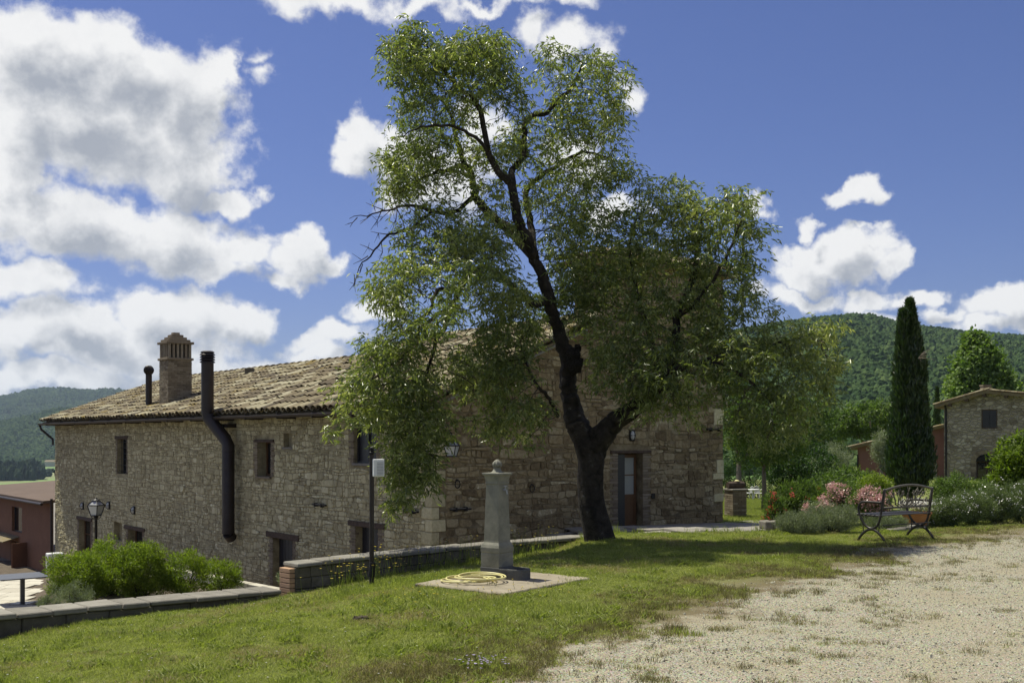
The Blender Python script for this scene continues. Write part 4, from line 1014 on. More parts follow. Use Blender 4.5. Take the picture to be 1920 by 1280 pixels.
mb.add([P0,P1,P1+back+rise,P0+back+rise,P0+dn,P1+dn,P1+back+rise+dn,P0+back+rise+dn], [(0,1,2,3),(4,7,6,5),(0,4,5,1),(1,5,6,2),(2,6,7,3),(3,7,4,0)]); mb.build('roof', m_roofbrown, red)
mb = MB(); mb.tube([P0+dn*1.2+Vector((N1.x,N1.y,0))*.06, P1+dn*1.2+Vector((N1.x,N1.y,0))*.06], .06, 8); mb.build('gutter', m_flue, red)
# patio paving
for i in range(26):
    for j in range(15):
        x0, y0 = -23.5+i*.82-(.3 if j % 2 else 0), 23.5+j*.8
        if (x0+.4)/(y0+.4) > -.44 or (x0)/(y0) < -.62: continue
        q = Vector((x0, y0))-C0
        if y0 > 34.6 or q.dot(N1) < 2.9: continue
        mb = MB(); mb.bbox((x0+.4, y0+.39, -2.885), (.8, .77, .06), b=.008, t=R.random(), jit=.002); mb.build('paving_slab', m_paving, bpy.data.objects['courtyard'])
mb = MB()
# kerb of the bed
mb = MB(); K0, K1 = g(383, 1083, -2.05), g(470, 1100, -2.05); dK = (K1-K0).normalized(); nK = Vector((dK.y, -dK.x, 0))
for k_ in range(-4, 9):
    m2 = MB(); c = K0+dK*(k_*.62+.3); m2.bbox(c, (.6, .24, .2), (dK, nK, Vector((0,0,1))), b=.012, t=R.random(), jit=.004); m2.build('kerb_stone', m_paving, bpy.data.objects['garden_bed'])
tb = thing('patio_table', 'dark square pedestal table on the pale patio at the left edge', 'table', (-12.85, 28.2, -2.86))
c = g(42, 1131, -2.86); tb.location = c; ROOT[tb.name] = Vector(c); bpy.context.view_layer.update()
mb = MB(); mb.bbox(c+Vector((-.05,0,.75)), (1.25, 1.25, .035), (Vector((.8,.6,0)), Vector((-.6,.8,0)), Vector((0,0,1))), b=.008); mb.build('table_top', m_tabletop, tb)
mb = MB(); mb.box(c+Vector((0,0,.37)), (.11,.11,.72), (Vector((.8,.6,0)), Vector((-.6,.8,0)), Vector((0,0,1)))); mb.build('pedestal', m_tabletop, tb)
mb = MB(); mb.bbox(c+Vector((0,0,.01)), (.5,.5,.02), b=.004); mb.build('base_plate', m_tabletop, tb)
ac = thing('air_conditioner', 'white air conditioning box standing between the red building and shrubs', 'air conditioner', g(103, 1075, -2.9))
c = g(103, 1074, -2.9); axc = (Vector((.78,.62,0)), Vector((-.62,.78,0)), Vector((0,0,1)))
mb = MB(); mb.bbox(c+Vector((0,0,.36)), (.52,.34,.66), axc, b=.02); body = mb.build('casing', m_white, ac)
mb = MB()
for k_ in range(9): mb.box(c+Vector((0,0,.12+k_*.055))-axc[1]*.175, (.42,.012,.012), axc)
mb.build('fan_grille', m_greyplastic, ac)
for sg in (-1, 1): mb = MB(); mb.box(c+axc[0]*(sg*.2)+Vector((0,0,.015)), (.06,.3,.03), axc); mb.build('foot', m_iron, ac)

# ------------------------------------------------------------------ low walls
def low_wall(name, label, pts, h0, h1, thick, endcap=None, seed=1, capw=.06, sag=0.):
    r = random.Random(seed); t = thing(name, label, 'wall', (pts[0][0], pts[0][1], gz(*pts[0])-.1))
    L = [0]
    for a, b in zip(pts[:-1], pts[1:]): L.append(L[-1]+math.hypot(b[0]-a[0], b[1]-a[1]))
    tot = L[-1]
    def pt(s):
        for i in range(len(pts)-1):
            if s <= L[i+1] or i == len(pts)-2:
                f = (s-L[i])/(L[i+1]-L[i]); a, b = Vector(pts[i]), Vector(pts[i+1]); return a+(b-a)*f, (b-a).normalized()
    def ztop(s): return h0(s) if callable(h0) else h0+(h1-h0)*s/tot
    core = MB(); n = 30
    for k_ in range(n):
        a, da = pt(tot*k_/n); b, db = pt(tot*(k_+1)/n); na, nb_ = Vector((-da.y, da.x)), Vector((-db.y, db.x)); za, zb_ = ztop(tot*k_/n)-.05, ztop(tot*(k_+1)/n)-.05; vs_ = []
        for P_, nn, z_ in ((a, na, za), (b, nb_, zb_)):
            for o_ in (.02, thick-.02):
                q = P_+nn*o_; vs_ += [(q.x, q.y, -3.2 if o_ > .1 else z_-1.0), (q.x, q.y, z_)]
        core.add(vs_, [(0,1,5,4),(2,6,7,3),(1,3,7,5),(0,4,6,2),(0,2,3,1),(4,5,7,6)])
    core.build('wall_core', m_block, t)
    s = 0
    while s < tot-.05:
        w = r.uniform(.34, .62); w = tot-s if tot-s-w < .25 else w
        c, d_ = pt(s+w/2); nn = Vector((-d_.y, d_.x)); z_ = ztop(s+w/2); ax = (Vector((d_.x, d_.y, (ztop(min(s+w,tot))-ztop(s))/w)).normalized(), Vector((nn.x, nn.y, 0)), None); ax = (ax[0], ax[1], ax[0].cross(ax[1]))
        m2 = MB(); q = c+nn*(thick/2-.015+r.uniform(-.01,.01)); m2.bbox((q.x, q.y, z_-capw/2+r.uniform(-.005,.005)), (w-.014, thick+.08+r.uniform(-.02,.02), capw), ax, t=r.random(), b=.012, jit=.005); m2.build('cap_stone', m_slate, t)
        s += w
    for row in range(4):
        s = -r.uniform(0, .2); hrow = .15 if seed != 2 else .24
        while s < tot-.05:
            w = r.uniform(.26, .44) if seed != 2 else r.uniform(.42,.55); a0 = max(s, 0); b0 = min(s+w, tot); s += w
            if b0-a0 < .08: continue
            c, d_ = pt((a0+b0)/2); nn = Vector((-d_.y, d_.x)); z_ = ztop((a0+b0)/2)-capw-.005-hrow*(row+.5)
            if z_+hrow/2 < gz(c.x-nn.x*.05, c.y-nn.y*.05)-.03: continue
            k0 = (ztop(b0)-ztop(a0))/(b0-a0); ax = (Vector((d_.x, d_.y, k0)).normalized(), Vector((nn.x, nn.y, 0)), None); ax = (ax[0], ax[1], ax[0].cross(ax[1]))
            m2 = MB(); q = c+nn*.04; m2.bbox((q.x, q.y, z_), (b0-a0-.006, .1+r.uniform(-.008,.01), hrow-.005), ax, t=r.random(), b=.012, jit=.006); m2.build('block', m_block, t)
    return t, pt, ztop, tot
# heights from the photograph: cap line of each wall
def capz(pts, rows):
    L = [0]
    for a, b in zip(pts[:-1], pts[1:]): L.append(L[-1]+math.hypot(b[0]-a[0], b[1]-a[1]))
    zs = [EYE+(HZ-y)/FPX*p_[1] for p_, y in zip(pts, rows)]
    return lambda s: float(np.interp(s, L, zs))
W1 = [(-12.0, 6.28), (-5.7, 11.9), (-3.1, 14.28)]
z_a = EYE+(HZ-1151)/FPX*11.9; z_b = EYE+(HZ-1104)/FPX*14.28
L_ = math.hypot(6.3, 5.62)
lowA = low_wall('garden_wall', 'lower grey block wall with slab cap running off the left edge', W1, lambda s: z_a+(s-L_)*(z_b-z_a)/math.hypot(2.6, 2.38), 0, .42, seed=2)
W2 = [(-2.93, 14.44), (-.64, 16.65), (1.35, 18.45), (3.9, 20.3)]
lowB = low_wall('garden_wall', 'higher dark stone wall with pale cap slabs behind the fountain', W2, capz(W2, (1055, 1021, 1004.5, 1004)), 0, .30, seed=3)
mb = MB(); e0, d0_ = lowB[1](0); nn = Vector((-d0_.y, d0_.x)); zt_ = lowB[2](0)-.07
for k_ in range(7):
    m2 = MB(); q = e0+nn*.15-d0_*.03; m2.bbox((q.x, q.y, zt_-.035-k_*.068), (.1, .26, .06), (Vector((d0_.x,d0_.y,0)), Vector((nn.x,nn.y,0)), Vector((0,0,1))), b=.005, t=R.random()); m2.build('end_brick', m_orange, lowB[0])

# ------------------------------------------------------------------ foliage machinery
def leaf_mesh(name, C, D, Nn, L, Wd, tint, fold=.0, quadl=True):
    """C base points, D unit directions, Nn approximate normals"""
    C, D, Nn = map(lambda a: np.asarray(a, np.float64), (C, D, Nn)); n = len(C)
    S = np.cross(D, Nn); S /= np.maximum(np.linalg.norm(S, axis=1), 1e-6)[:, None]; N_ = np.cross(S, D)
    L = np.broadcast_to(L, (n,))[:, None]; Wd = np.broadcast_to(Wd, (n,))[:, None]
    a = C; b = C+D*L*.45+S*Wd*.5+N_*Wd*fold; c = C+D*L+N_*(-L*.12); d_ = C+D*L*.45-S*Wd*.5+N_*Wd*fold
    V = np.stack([a, b, c, d_], 1).reshape(-1, 3); idx = np.arange(n)*4
    F_ = np.concatenate([np.stack([idx, idx+1, idx+2], 1), np.stack([idx, idx+2, idx+3], 1)])
    return mesh_np(name, V, F_, np.concatenate([tint, tint]))
def unit(a): return a/np.maximum(np.linalg.norm(a, axis=1), 1e-9)[:, None]
def clump_leaves(cl, n_per, L, Wd, up=.3, out=.7, seed=1, spread=1., tb=0., droop=0.):
    """cl: array of (x,y,z,r) leaf clumps -> leaf arrays"""
    r = np.random.default_rng(seed); cl = np.asarray(cl, float); n = len(cl)*n_per
    c = np.repeat(cl, n_per, 0); d_ = unit(r.normal(size=(n, 3))); rad = r.random(n)**.55*c[:, 3]*spread
    P_ = c[:, :3]+d_*rad[:, None]
    D = unit(d_*out+r.normal(size=(n, 3))*.6+np.array([0, 0, up-droop])); Nn = unit(d_+r.normal(size=(n, 3))*.5+np.array([0, 0, .6]))
    t = np.clip(r.random(n)*.55+np.repeat(r.random(len(cl)), n_per)*.45+tb, 0, 1)
    return P_, D, Nn, L*r.uniform(.7, 1.25, n), Wd*r.uniform(.8, 1.2, n), t
def bush(name, label, cat, base, rx, ry, h, mat, ncl=60, nper=60, L=.05, Wd=.02, seed=1, shape='dome', clr=.16, group=None, flowers=None, stem=True, up=.3, top=1.0, tb=0.):
    base = Vector(base); t = thing(name, label, cat, base, group=group); r = np.random.default_rng(seed)
    cl = []
    while len(cl) < ncl:
        d_ = r.normal(size=3); d_ /= np.linalg.norm(d_); rad = r.uniform(.35, 1)**.6
        x, y, z = d_[0]*rad, d_[1]*rad, d_[2]*rad
        lumpy = 1+.22*noise.noise(Vector((x*2.2+seed, y*2.2, z*2.2)))
        p_ = np.array([x*rx*lumpy, y*ry*lumpy, (z*.5+.5)*h*lumpy])
        cl.append((base.x+p_[0], base.y+p_[1], base.z+p_[2]+.03*h, clr*r.uniform(.6, 1.3)))
    C, D, N_, Ls, Ws, T_ = clump_leaves(cl, nper, L, Wd, up=up, seed=seed+5, tb=tb)
    keep = C[:, 2] > base.z+.01; C, D, N_, Ls, Ws, T_ = C[keep], D[keep], N_[keep], Ls[keep], Ws[keep], T_[keep]
    me = leaf_mesh('foliage', C-np.array(base), D, N_, Ls, Ws, T_); tag(link('foliage', me, t, mat), kind='stuff')
    if stem:
        mb = MB()
        for k_ in range(min(16, ncl)):
            c = cl[k_]; e = Vector(c[:3]); m_ = (base+e)/2+Vector((R.uniform(-.1,.1)*rx, R.uniform(-.1,.1)*ry, .05*h)); b0 = base+Vector((R.uniform(-.25,.25)*rx, R.uniform(-.25,.25)*ry, -.03)); mb.tube([b0, m_, e], [.014*h+.003, .01*h+.002, .003], 5)
        mb.build('stems', m_twig, t)
    if flowers:
        fm, nf, fr, frad, fpos = flowers
        sel = [c for c in cl if fpos is None or c[2] > base.z+h*fpos]; sel = [sel[i] for i in r.integers(0, len(sel), nf)]
        cc_ = [(c[0]+r.normal()*c[3]*.5, c[1]-abs(r.normal())*c[3]*.5, c[2]+r.uniform(.2,1)*c[3], frad) for c in sel]
        C, D, N_, Ls, Ws, T_ = clump_leaves(cc_, fr, .035, .03, seed=seed+9); me = leaf_mesh('blossom', C-np.array(base), D, N_, Ls, Ws, T_); tag(link('blossom', me, t, fm), kind='stuff')
    return t
def simple_tree(name, label, cat, base, blobs, trunk_r, trunk_h, mat, nper=50, L=.1, Wd=.05, clr=.3, seed=1, bark=m_paleb, dens=1.0, group=None, tb=0., trunk=True):
    """blobs: (dx,dy,dz,rx,ry,rz,nclumps) relative to base"""
    base = Vector(base); t = thing(name, label, cat, base, group=group); r = np.random.default_rng(seed); cl = []
    for (dx, dy, dz, rx, ry, rz, n) in blobs:
        for _ in range(int(n*dens)):
            d_ = r.normal(size=3); d_ /= np.linalg.norm(d_); rad = r.uniform(.3, 1)**.5*(1+.2*noise.noise(Vector(d_*1.7)+Vector((seed, 0, 0))))
            cl.append((base.x+dx+d_[0]*rad*rx, base.y+dy+d_[1]*rad*ry, base.z+dz+d_[2]*rad*rz, clr*r.uniform(.5, 1.4)))
    C, D, N_, Ls, Ws, T_ = clump_leaves(cl, nper, L, Wd, seed=seed+3, tb=tb)
    me = leaf_mesh('crown', C-np.array(base), D, N_, Ls, Ws, T_); tag(link('crown', me, t, mat), kind='stuff')
    if trunk:
        mb = MB(); tp = base+Vector((0, 0, trunk_h)); mb.tube([base-Vector((0,0,.1)), base+Vector((.02,0,trunk_h*.4)), tp], [trunk_r*1.2, trunk_r, trunk_r*.75], 10)
        for b in blobs:
            e = base+Vector(b[:3]); mb.tube([tp-Vector((0,0,.2*trunk_h)), (tp+e)/2+Vector((0,0,.1)), e], [trunk_r*.6, trunk_r*.4, trunk_r*.12], 7)
            for _ in range(4): q = Vector(cl[r.integers(0, len(cl))][:3]); mb.tube([e, (e+q)/2, q], [trunk_r*.2, trunk_r*.12, .004], 5)
        mb.build('trunk', bark, t, smooth=True)
    return t

# ------------------------------------------------------------------ the big almond tree
TY = 17.6
tb0 = Vector(((1124-960)/FPX*TY, TY, gz((1124-960)/FPX*TY, TY)-.08))
tree = thing('almond_tree', 'tall leaning almond tree with dark forked trunk and drooping narrow leaves', 'tree', tb0)
def tp(x, y, dy=0.): return at(x, y, TY+dy)
limbs = [
 ([(1127,1040,0),(1125,1020,0),(1119,990,0),(1112,950,0),(1109,915,0),(1108,885,0),(1108,860,0),(1102,838,0),(1098,826,0)], [.31,.25,.22,.208,.20,.198,.21,.22,.21], 'trunk'),
 ([(1104,850,0),(1092,818,0),(1080,790,.05),(1072,760,.1),(1068,730,.12),(1065,700,.12),(1064,672,.1),(1052,640,.05),(1041,600,0),(1030,560,-.05),(1017,515,-.1),(1000,480,-.1)], [.18,.19,.18,.158,.14,.135,.13,.11,.098,.094,.09,.086], 'limb'),
 ([(1108,850,0),(1122,822,-.05),(1140,802,-.1),(1160,783,-.2),(1188,767,-.3),(1215,745,-.3),(1240,712,-.3),(1256,668,-.2),(1266,645,-.2),(1268,598,-.1),(1285,560,0),(1300,520,.1),(1310,460,.2),(1316,400,.2)], [.2,.2,.165,.15,.135,.12,.10,.085,.075,.065,.055,.045,.03,.015], 'limb'),
 ([(1000,482,-.1),(985,445,-.2),(974,417,-.25),(964,378,-.3),(957,345,-.3),(935,322,-.4),(917,285,-.5),(906,235,-.5),(893,192,-.6),(870,172,-.7),(845,150,-.7),(815,110,-.8),(795,75,-.8)], [.095,.088,.082,.078,.072,.06,.052,.045,.04,.03,.024,.018,.01], 'limb'),
 ([(1003,485,-.1),(965,440,.3),(935,415,.5),(905,385,.6),(890,368,.7),(885,330,.9),(869,302,1.0),(856,262,1.1),(845,215,1.1),(822,180,1.2)], [.09,.085,.08,.07,.062,.055,.048,.04,.03,.015], 'limb'),
 ([(960,350,-.3),(961,318,-.1),(980,292,0),(984,255,.1),(985,230,.1),(1005,216,.2),(1023,212,.2),(1050,185,.3),(1073,164,.4),(1090,120,.4),(1065,100,.4)], [.06,.055,.05,.045,.04,.038,.036,.03,.024,.015,.008], 'limb'),
 ([(1008,500,-.1),(996,440,.5),(991,404,.7),(987,360,.8),(1005,338,.9),(1030,318,.9),(1062,300,1.0),(1100,285,1.0),(1150,300,1.1)], [.07,.06,.055,.05,.045,.04,.032,.022,.01], 'limb'),
 ([(1022,560,0),(1000,570,-.3),(977,554,-.5),(948,527,-.7),(925,506,-.8),(902,501,-.9),(882,511,-1.0),(863,544,-1.1),(843,577,-1.2),(817,593,-1.3),(794,613,-1.4),(777,640,-1.5),(760,662,-1.6),(728,688,-1.7),(690,718,-1.8)], [.06,.06,.056,.052,.048,.045,.042,.04,.037,.033,.029,.024,.018,.012,.007], 'limb'),
 ([(850,565,-1.15),(836,609,-1.3),(820,640,-1.4),(800,700,-1.5),(790,770,-1.5),(775,850,-1.6)], [.045,.038,.03,.022,.014,.008], 'limb'),
 ([(868,540,-1.1),(840,543,-1.3),(818,548,-1.5),(806,580,-1.7),(770,610,-1.9),(730,640,-2)], [.04,.035,.03,.025,.018,.008], 'limb'),
 ([(1046,780,0),(1036,760,-.3),(1026,741,-.5),(1003,718,-.7),(987,680,-.8),(975,640,-.8)], [.035,.03,.028,.024,.018,.008], 'limb'),
 ([(1215,745,-.3),(1237,706,-.7),(1275,690,-.9),(1310,681,-1.0),(1360,688,-1.0),(1410,721,-1.0),(1450,760,-1.0)], [.07,.06,.052,.045,.036,.022,.008], 'limb'),
 ([(1310,681,-1.0),(1370,660,-.8),(1430,650,-.6),(1490,635,-.5),(1545,620,-.4)], [.04,.03,.024,.015,.007], 'limb'),
 ([(1240,712,-.3),(1225,650,.3),(1205,590,.5),(1190,530,.6),(1180,460,.7),(1195,400,.7)], [.06,.05,.042,.032,.02,.008], 'limb'),
 ([(1268,598,-.1),(1310,560,-.4),(1350,500,-.5),(1380,440,-.5),(1395,390,-.5)], [.045,.036,.028,.018,.008], 'limb'),
 ([(890,368,.7),(850,400,.4),(810,395,0),(770,385,-.2),(735,392,-.3),(700,400,-.3),(655,410,-.3)], [.04,.034,.028,.022,.016,.01,.004], 'dead_branch'),
 ([(810,395,0),(770,430,-.2),(730,440,-.3),(700,470,-.3),(675,500,-.3),(662,538,-.3)], [.025,.021,.018,.014,.008,.004], 'dead_branch'),
 ([(885,330,.9),(840,320,.4),(800,330,0),(765,350,-.2),(740,375,-.3)], [.035,.03,.022,.014,.006], 'limb'),
 ([(917,285,-.5),(880,250,-.9),(840,235,-1.1),(790,240,-1.2),(750,255,-1.2)], [.03,.027,.022,.015,.006], 'limb'),
]
rt = random.Random(17)
def smoothpath(P_, Rr, n=5):
    out, ro_ = [], []
    for i in range(len(P_)-1):
        p0, p1, p2, p3 = P_[max(i-1,0)], P_[i], P_[i+1], P_[min(i+2, len(P_)-1)]
        for k_ in range(n):
            t = k_/n; out.append(.5*((2*p1)+(p2-p0)*t+(2*p0-5*p1+4*p2-p3)*t*t+(3*p1-p0-3*p2+p3)*t**3)); ro_.append(Rr[i]+(Rr[i+1]-Rr[i])*t)
    out.append(P_[-1]); ro_.append(Rr[-1]); return out, ro_
def bark_tube(P_, Rr, n, rough_, flare=False):
    mb = MB(); mb.tube(P_, Rr, n)
    vs_ = []
    for i, v in enumerate(mb.v):
        v = Vector(v); ring = min(i//n, len(P_)-1); c = P_[ring]; d_ = v-c; r0 = Rr[ring]
        th = (i % n)/n*2*math.pi; k_ = 1+rough_*(noise.fractal(Vector((v.x*2.2, v.y*2.2, v.z*1.1)), 1, 2, 4))+rough_*.5*math.sin(th*5+v.z*2.1)
        if flare and ring < 6: k_ *= 1+.10*(6-ring)/6*(1+.8*math.sin(th*4+1))
        vs_.append(tuple(c+d_*k_))
    mb.v = vs_; return mb
nodes = []; par = []; rad_fix = []
for li, (pts, rr_, nm) in enumerate(limbs):
    P_ = [tp(*p_) for p_ in pts]; sp, sr = smoothpath(P_, rr_, 6 if nm == 'trunk' else 4)
    if nm != 'trunk': sp = [p_+Vector((rt.gauss(0,.012), rt.gauss(0,.02), rt.gauss(0,.012))) if 0 < i < len(sp)-1 else p_ for i, p_ in enumerate(sp)]
    big = max(rr_) > .1
    mb = bark_tube(sp, sr, 20 if big else 10, .16 if big else .12, nm == 'trunk')
    mb.build(nm, m_bark, tree, smooth=True)
    if nm == 'trunk' or nm == 'dead_branch': continue
    for i, p_ in enumerate(sp):
        if p_.z > 2.6 or nm != 'limb' or li not in (1, 2): nodes.append(p_); par.append(-1); rad_fix.append(sr[i])
# knob on the left limb
for (x, y, r0) in ((1077,684,.135),(1074,668,.12),(1083,653,.06)):
    me = lump('knot', 3, .35, int(x), 1.9); o = link('knot', me, tree, m_bark); o.location = tp(x, y, -.02)-tb0; o.scale = (r0, r0, r0*1.2); me.polygons.foreach_set('use_smooth', [True]*len(me.polygons))
# leafy volumes of the crown: column, row, half width, half height, count, depth shift
CB = [(925,505,44,22,26,-1.5),(870,520,40,26,26,-1.8),(845,580,40,28,24,-2),(975,545,30,26,18,-1.3),(800,620,40,30,22,-2.2),(905,470,44,24,20,-1.0),(940,430,40,28,18,-.6),(860,450,40,24,16,-.6),(765,110,52,52,60,-.6),(740,95,28,25,16,-.5),(785,60,18,26,14,-.7),(830,110,60,45,60,-.7),(880,95,50,38,48,-.6),(930,100,42,45,46,-.6),(900,160,70,50,60,-.6),(800,175,58,50,50,-.3),(960,170,32,50,26,-.5),(780,225,45,35,26,.6),(860,215,40,26,18,.2),
      (1055,140,50,55,26,.4),(1120,120,40,35,20,.4),(1150,160,35,50,24,.5),(1085,190,60,45,40,.4),(1150,215,35,40,24,.6),(1035,95,30,18,8,.4),(1000,240,40,40,22,.2),(1060,245,50,35,28,.4),(1125,265,50,38,28,.7),
      (770,300,52,52,60,.0),(735,310,22,50,22,0),(800,270,55,35,34,.4),(760,360,40,32,26,0),(830,320,50,38,26,.4),(880,290,38,34,16,.6),(930,290,36,34,16,0),(960,270,38,30,20,0),
      (1010,300,55,36,26,.5),(1080,320,55,36,30,.7),(1130,330,55,34,30,.8),(1170,320,28,26,14,.8),(1020,370,60,40,36,.4),(1090,385,60,38,36,.5),(900,330,40,30,14,.5),
      (820,400,50,34,24,.1),(880,420,60,36,28,.2),(780,440,45,36,22,-.2),(900,450,50,30,20,0),(930,370,40,30,12,0),
      (745,520,48,42,40,-1.2),(790,500,50,40,34,-1),(720,560,36,34,22,-1.3),(760,590,46,34,28,-1.4),(840,470,55,34,24,-.6),(880,480,40,25,12,-.5),
      (700,655,52,20,26,-1.8),(750,650,50,36,40,-1.6),(720,710,62,42,60,-1.7),(660,730,32,28,18,-1.8),(775,725,55,50,56,-1.5),(680,775,45,25,22,-1.8),(630,815,18,10,4,-1.8),(735,775,52,42,48,-1.6),(790,800,45,48,46,-1.5),(760,850,45,45,44,-1.6),(790,880,40,40,36,-1.5),(755,905,32,30,24,-1.6),(745,945,20,18,12,-1.6),(830,790,24,40,16,-1.3),
      (930,560,48,50,44,-.6),(960,620,50,55,52,-.6),(920,640,45,40,30,-.6),(1000,590,34,60,30,.4),(900,720,60,40,40,-.7),(960,700,48,48,40,-.6),(900,690,60,34,24,-.8),(945,770,48,34,32,-.7),(920,800,40,24,18,-.7),(1000,770,36,34,20,-.5),(985,810,30,20,10,-.5),(850,680,42,30,20,-1),
      (1050,440,44,50,34,.3),(1100,450,50,48,38,.4),(1100,520,50,48,44,.3),(1060,520,36,48,40,.4),(1050,580,30,40,20,.3),(1085,560,30,34,18,.2),(1160,440,50,55,44,.4),(1210,400,50,50,42,.5),(1270,385,40,45,34,.4),(1265,345,22,20,8,.3),(1220,350,25,18,8,.4),(1310,410,45,45,34,0),(1370,400,40,42,36,-.3),(1390,370,24,24,14,-.4),(1400,440,34,40,26,-.4),(1330,470,50,45,40,0),(1260,470,60,50,52,.3),(1200,500,50,50,44,.4),(1380,510,44,40,34,-.4),(1300,540,60,45,48,0),(1150,540,50,48,40,.3),(1220,580,55,45,46,.2),(1400,560,40,34,24,-.5),(1340,590,50,45,40,-.4),
      (1110,600,40,40,24,.2),(1140,660,45,45,34,-.2),(1180,620,45,50,38,0),(1130,710,34,24,14,-.4),(1250,650,60,48,48,-.3),(1310,640,55,45,42,-.6),(1200,700,50,40,40,-.5),(1250,720,50,36,36,-.7),(1180,740,30,18,10,-.4),(1310,710,50,40,34,-.9),(1225,765,45,18,14,-.6),(1280,770,30,22,12,-.7),
      (1370,640,45,44,38,-.7),(1440,640,45,40,30,-.6),(1430,690,48,44,36,-.9),(1500,640,45,34,26,-.5),(1540,620,34,20,16,-.4),(1520,690,44,40,30,-.6),(1565,660,20,44,14,-.5),(1370,710,50,42,36,-1),(1470,740,48,40,34,-1),(1400,770,48,36,26,-1),(1500,790,38,34,20,-1),(1440,810,44,34,18,-1),(1540,730,28,34,12,-.6),(1445,590,18,24,6,-.5)]
rg = np.random.default_rng(5); att = []
for (x, y, rx, ry, n, dy) in CB:
    k_ = 0
    n = int(n*1.3)
    while k_ < n:
        a, b, c = rg.uniform(-1, 1, 3)
        if a*a+b*b+c*c > 1: continue
        dd = dy+c*(.35+rx/FPX*TY*1.2); att.append(at(x+a*rx, y+b*ry, TY+dd)); k_ += 1
alive = list(range(len(att))); anchor_node = {}
step = .13
for it in range(46):
    kd = kdtree.KDTree(len(nodes))
    for i, p_ in enumerate(nodes): kd.insert(p_, i)
    kd.balance(); pull = {}; nxt = []
    for ai in alive:
        co, i, dist = kd.find(att[ai])
        if dist < .17: anchor_node[ai] = i; continue
        nxt.append(ai)
        if dist < 3.2: v = (att[ai]-co).normalized(); pull[i] = pull.get(i, Vector((0,0,0)))+v
    alive = nxt
    if not pull or not alive: break
    for i, v in pull.items():
        if v.length < .15: continue
        d_ = v.normalized()+Vector((rt.gauss(0,.22), rt.gauss(0,.22), rt.gauss(0,.22)+.04)); d_.normalize()
        nodes.append(nodes[i]+d_*step); par.append(i); rad_fix.append(0)
nch = [0]*len(nodes); sumr = [0.]*len(nodes)
for i in range(len(nodes)-1, -1, -1):
    if par[i] >= 0:
        rr_ = max(.0042, sumr[i]**(1/2.3)) if sumr[i] > 0 else .0042; rad_fix[i] = min(rr_, .045); sumr[par[i]] += rr_**2.3
mb = MB(); 
for i in range(len(nodes)):
    p0 = par[i]
    if p0 < 0: continue
    r1 = rad_fix[i]; r0 = min(rad_fix[p0], r1*1.25+.002); mb.tube([nodes[p0], nodes[i]], [r0, r1], 5 if r1 > .008 else 4, cap=False)
# bare twigs on the dead branches
for (x, y, dx, dy_) in [(735,392,-30,30),(715,396,-20,35),(700,400,-25,20),(745,388,-10,45),(760,386,-40,10),(700,470,-25,-12),(690,480,-28,15),(680,495,-15,30),(730,440,-35,-6),(665,520,-10,24),(715,455,-5,35),(670,408,-14,18),(720,394,-34,-14),(755,350,-20,20)]:
    a = tp(x, y, -.3); b = tp(x+dx*.5+rt.uniform(-5,5), y+dy_*.5, -.3+rt.uniform(-.2,.2)); c = tp(x+dx, y+dy_, -.3+rt.uniform(-.3,.3)); mb.tube([a, b, c], [.009,.006,.003], 4, cap=False)
    for _ in range(3): e = b+Vector((rt.uniform(-.15,.05), rt.uniform(-.1,.1), rt.uniform(-.16,.12))); mb.tube([b, e], [.005,.002], 4, cap=False)
tag(mb.build('twigs', m_twig, tree), kind='stuff')
# leaves along short hanging shoots that spring from every attractor
C_, D_, N_, T_ = [], [], [], []
for ai, ap in enumerate(att):
    base_t = noise.noise(ap*.9)*.35+.42
    for s_ in range(3):
        d_ = Vector((rt.gauss(0,1), rt.gauss(0,1), rt.gauss(0,.6)+.1)).normalized(); L0 = rt.uniform(.16,.32); p_ = ap+Vector((rt.gauss(0,.07), rt.gauss(0,.07), rt.gauss(0,.06))); nl = rt.randint(7, 10)
        for k_ in range(nl):
            f = k_/nl; q = p_+d_*(L0*f)+Vector((0,0,-.25*L0*f*f)); dd = (d_*.55+Vector((rt.gauss(0,.55), rt.gauss(0,.55), rt.gauss(0,.35)-.6))).normalized()
            C_.append(q); D_.append(dd); N_.append((rt.gauss(0,1), rt.gauss(0,1), rt.gauss(0,.6)+.4)); T_.append(base_t+rt.gauss(0,.22)+.12*f)
C_, D_, N_ = np.array(C_), np.array(D_), np.array(N_)
me = leaf_mesh('crown', C_-np.array(tb0), D_, N_, NR.uniform(.07,.118,len(C_)), NR.uniform(.019,.029,len(C_)), np.clip(np.array(T_), 0, 1), fold=.15)
tag(link('crown', me, tree, l_almond), kind='stuff')
print('leaves', len(C_), 'nodes', len(nodes), 'att left', len(alive))

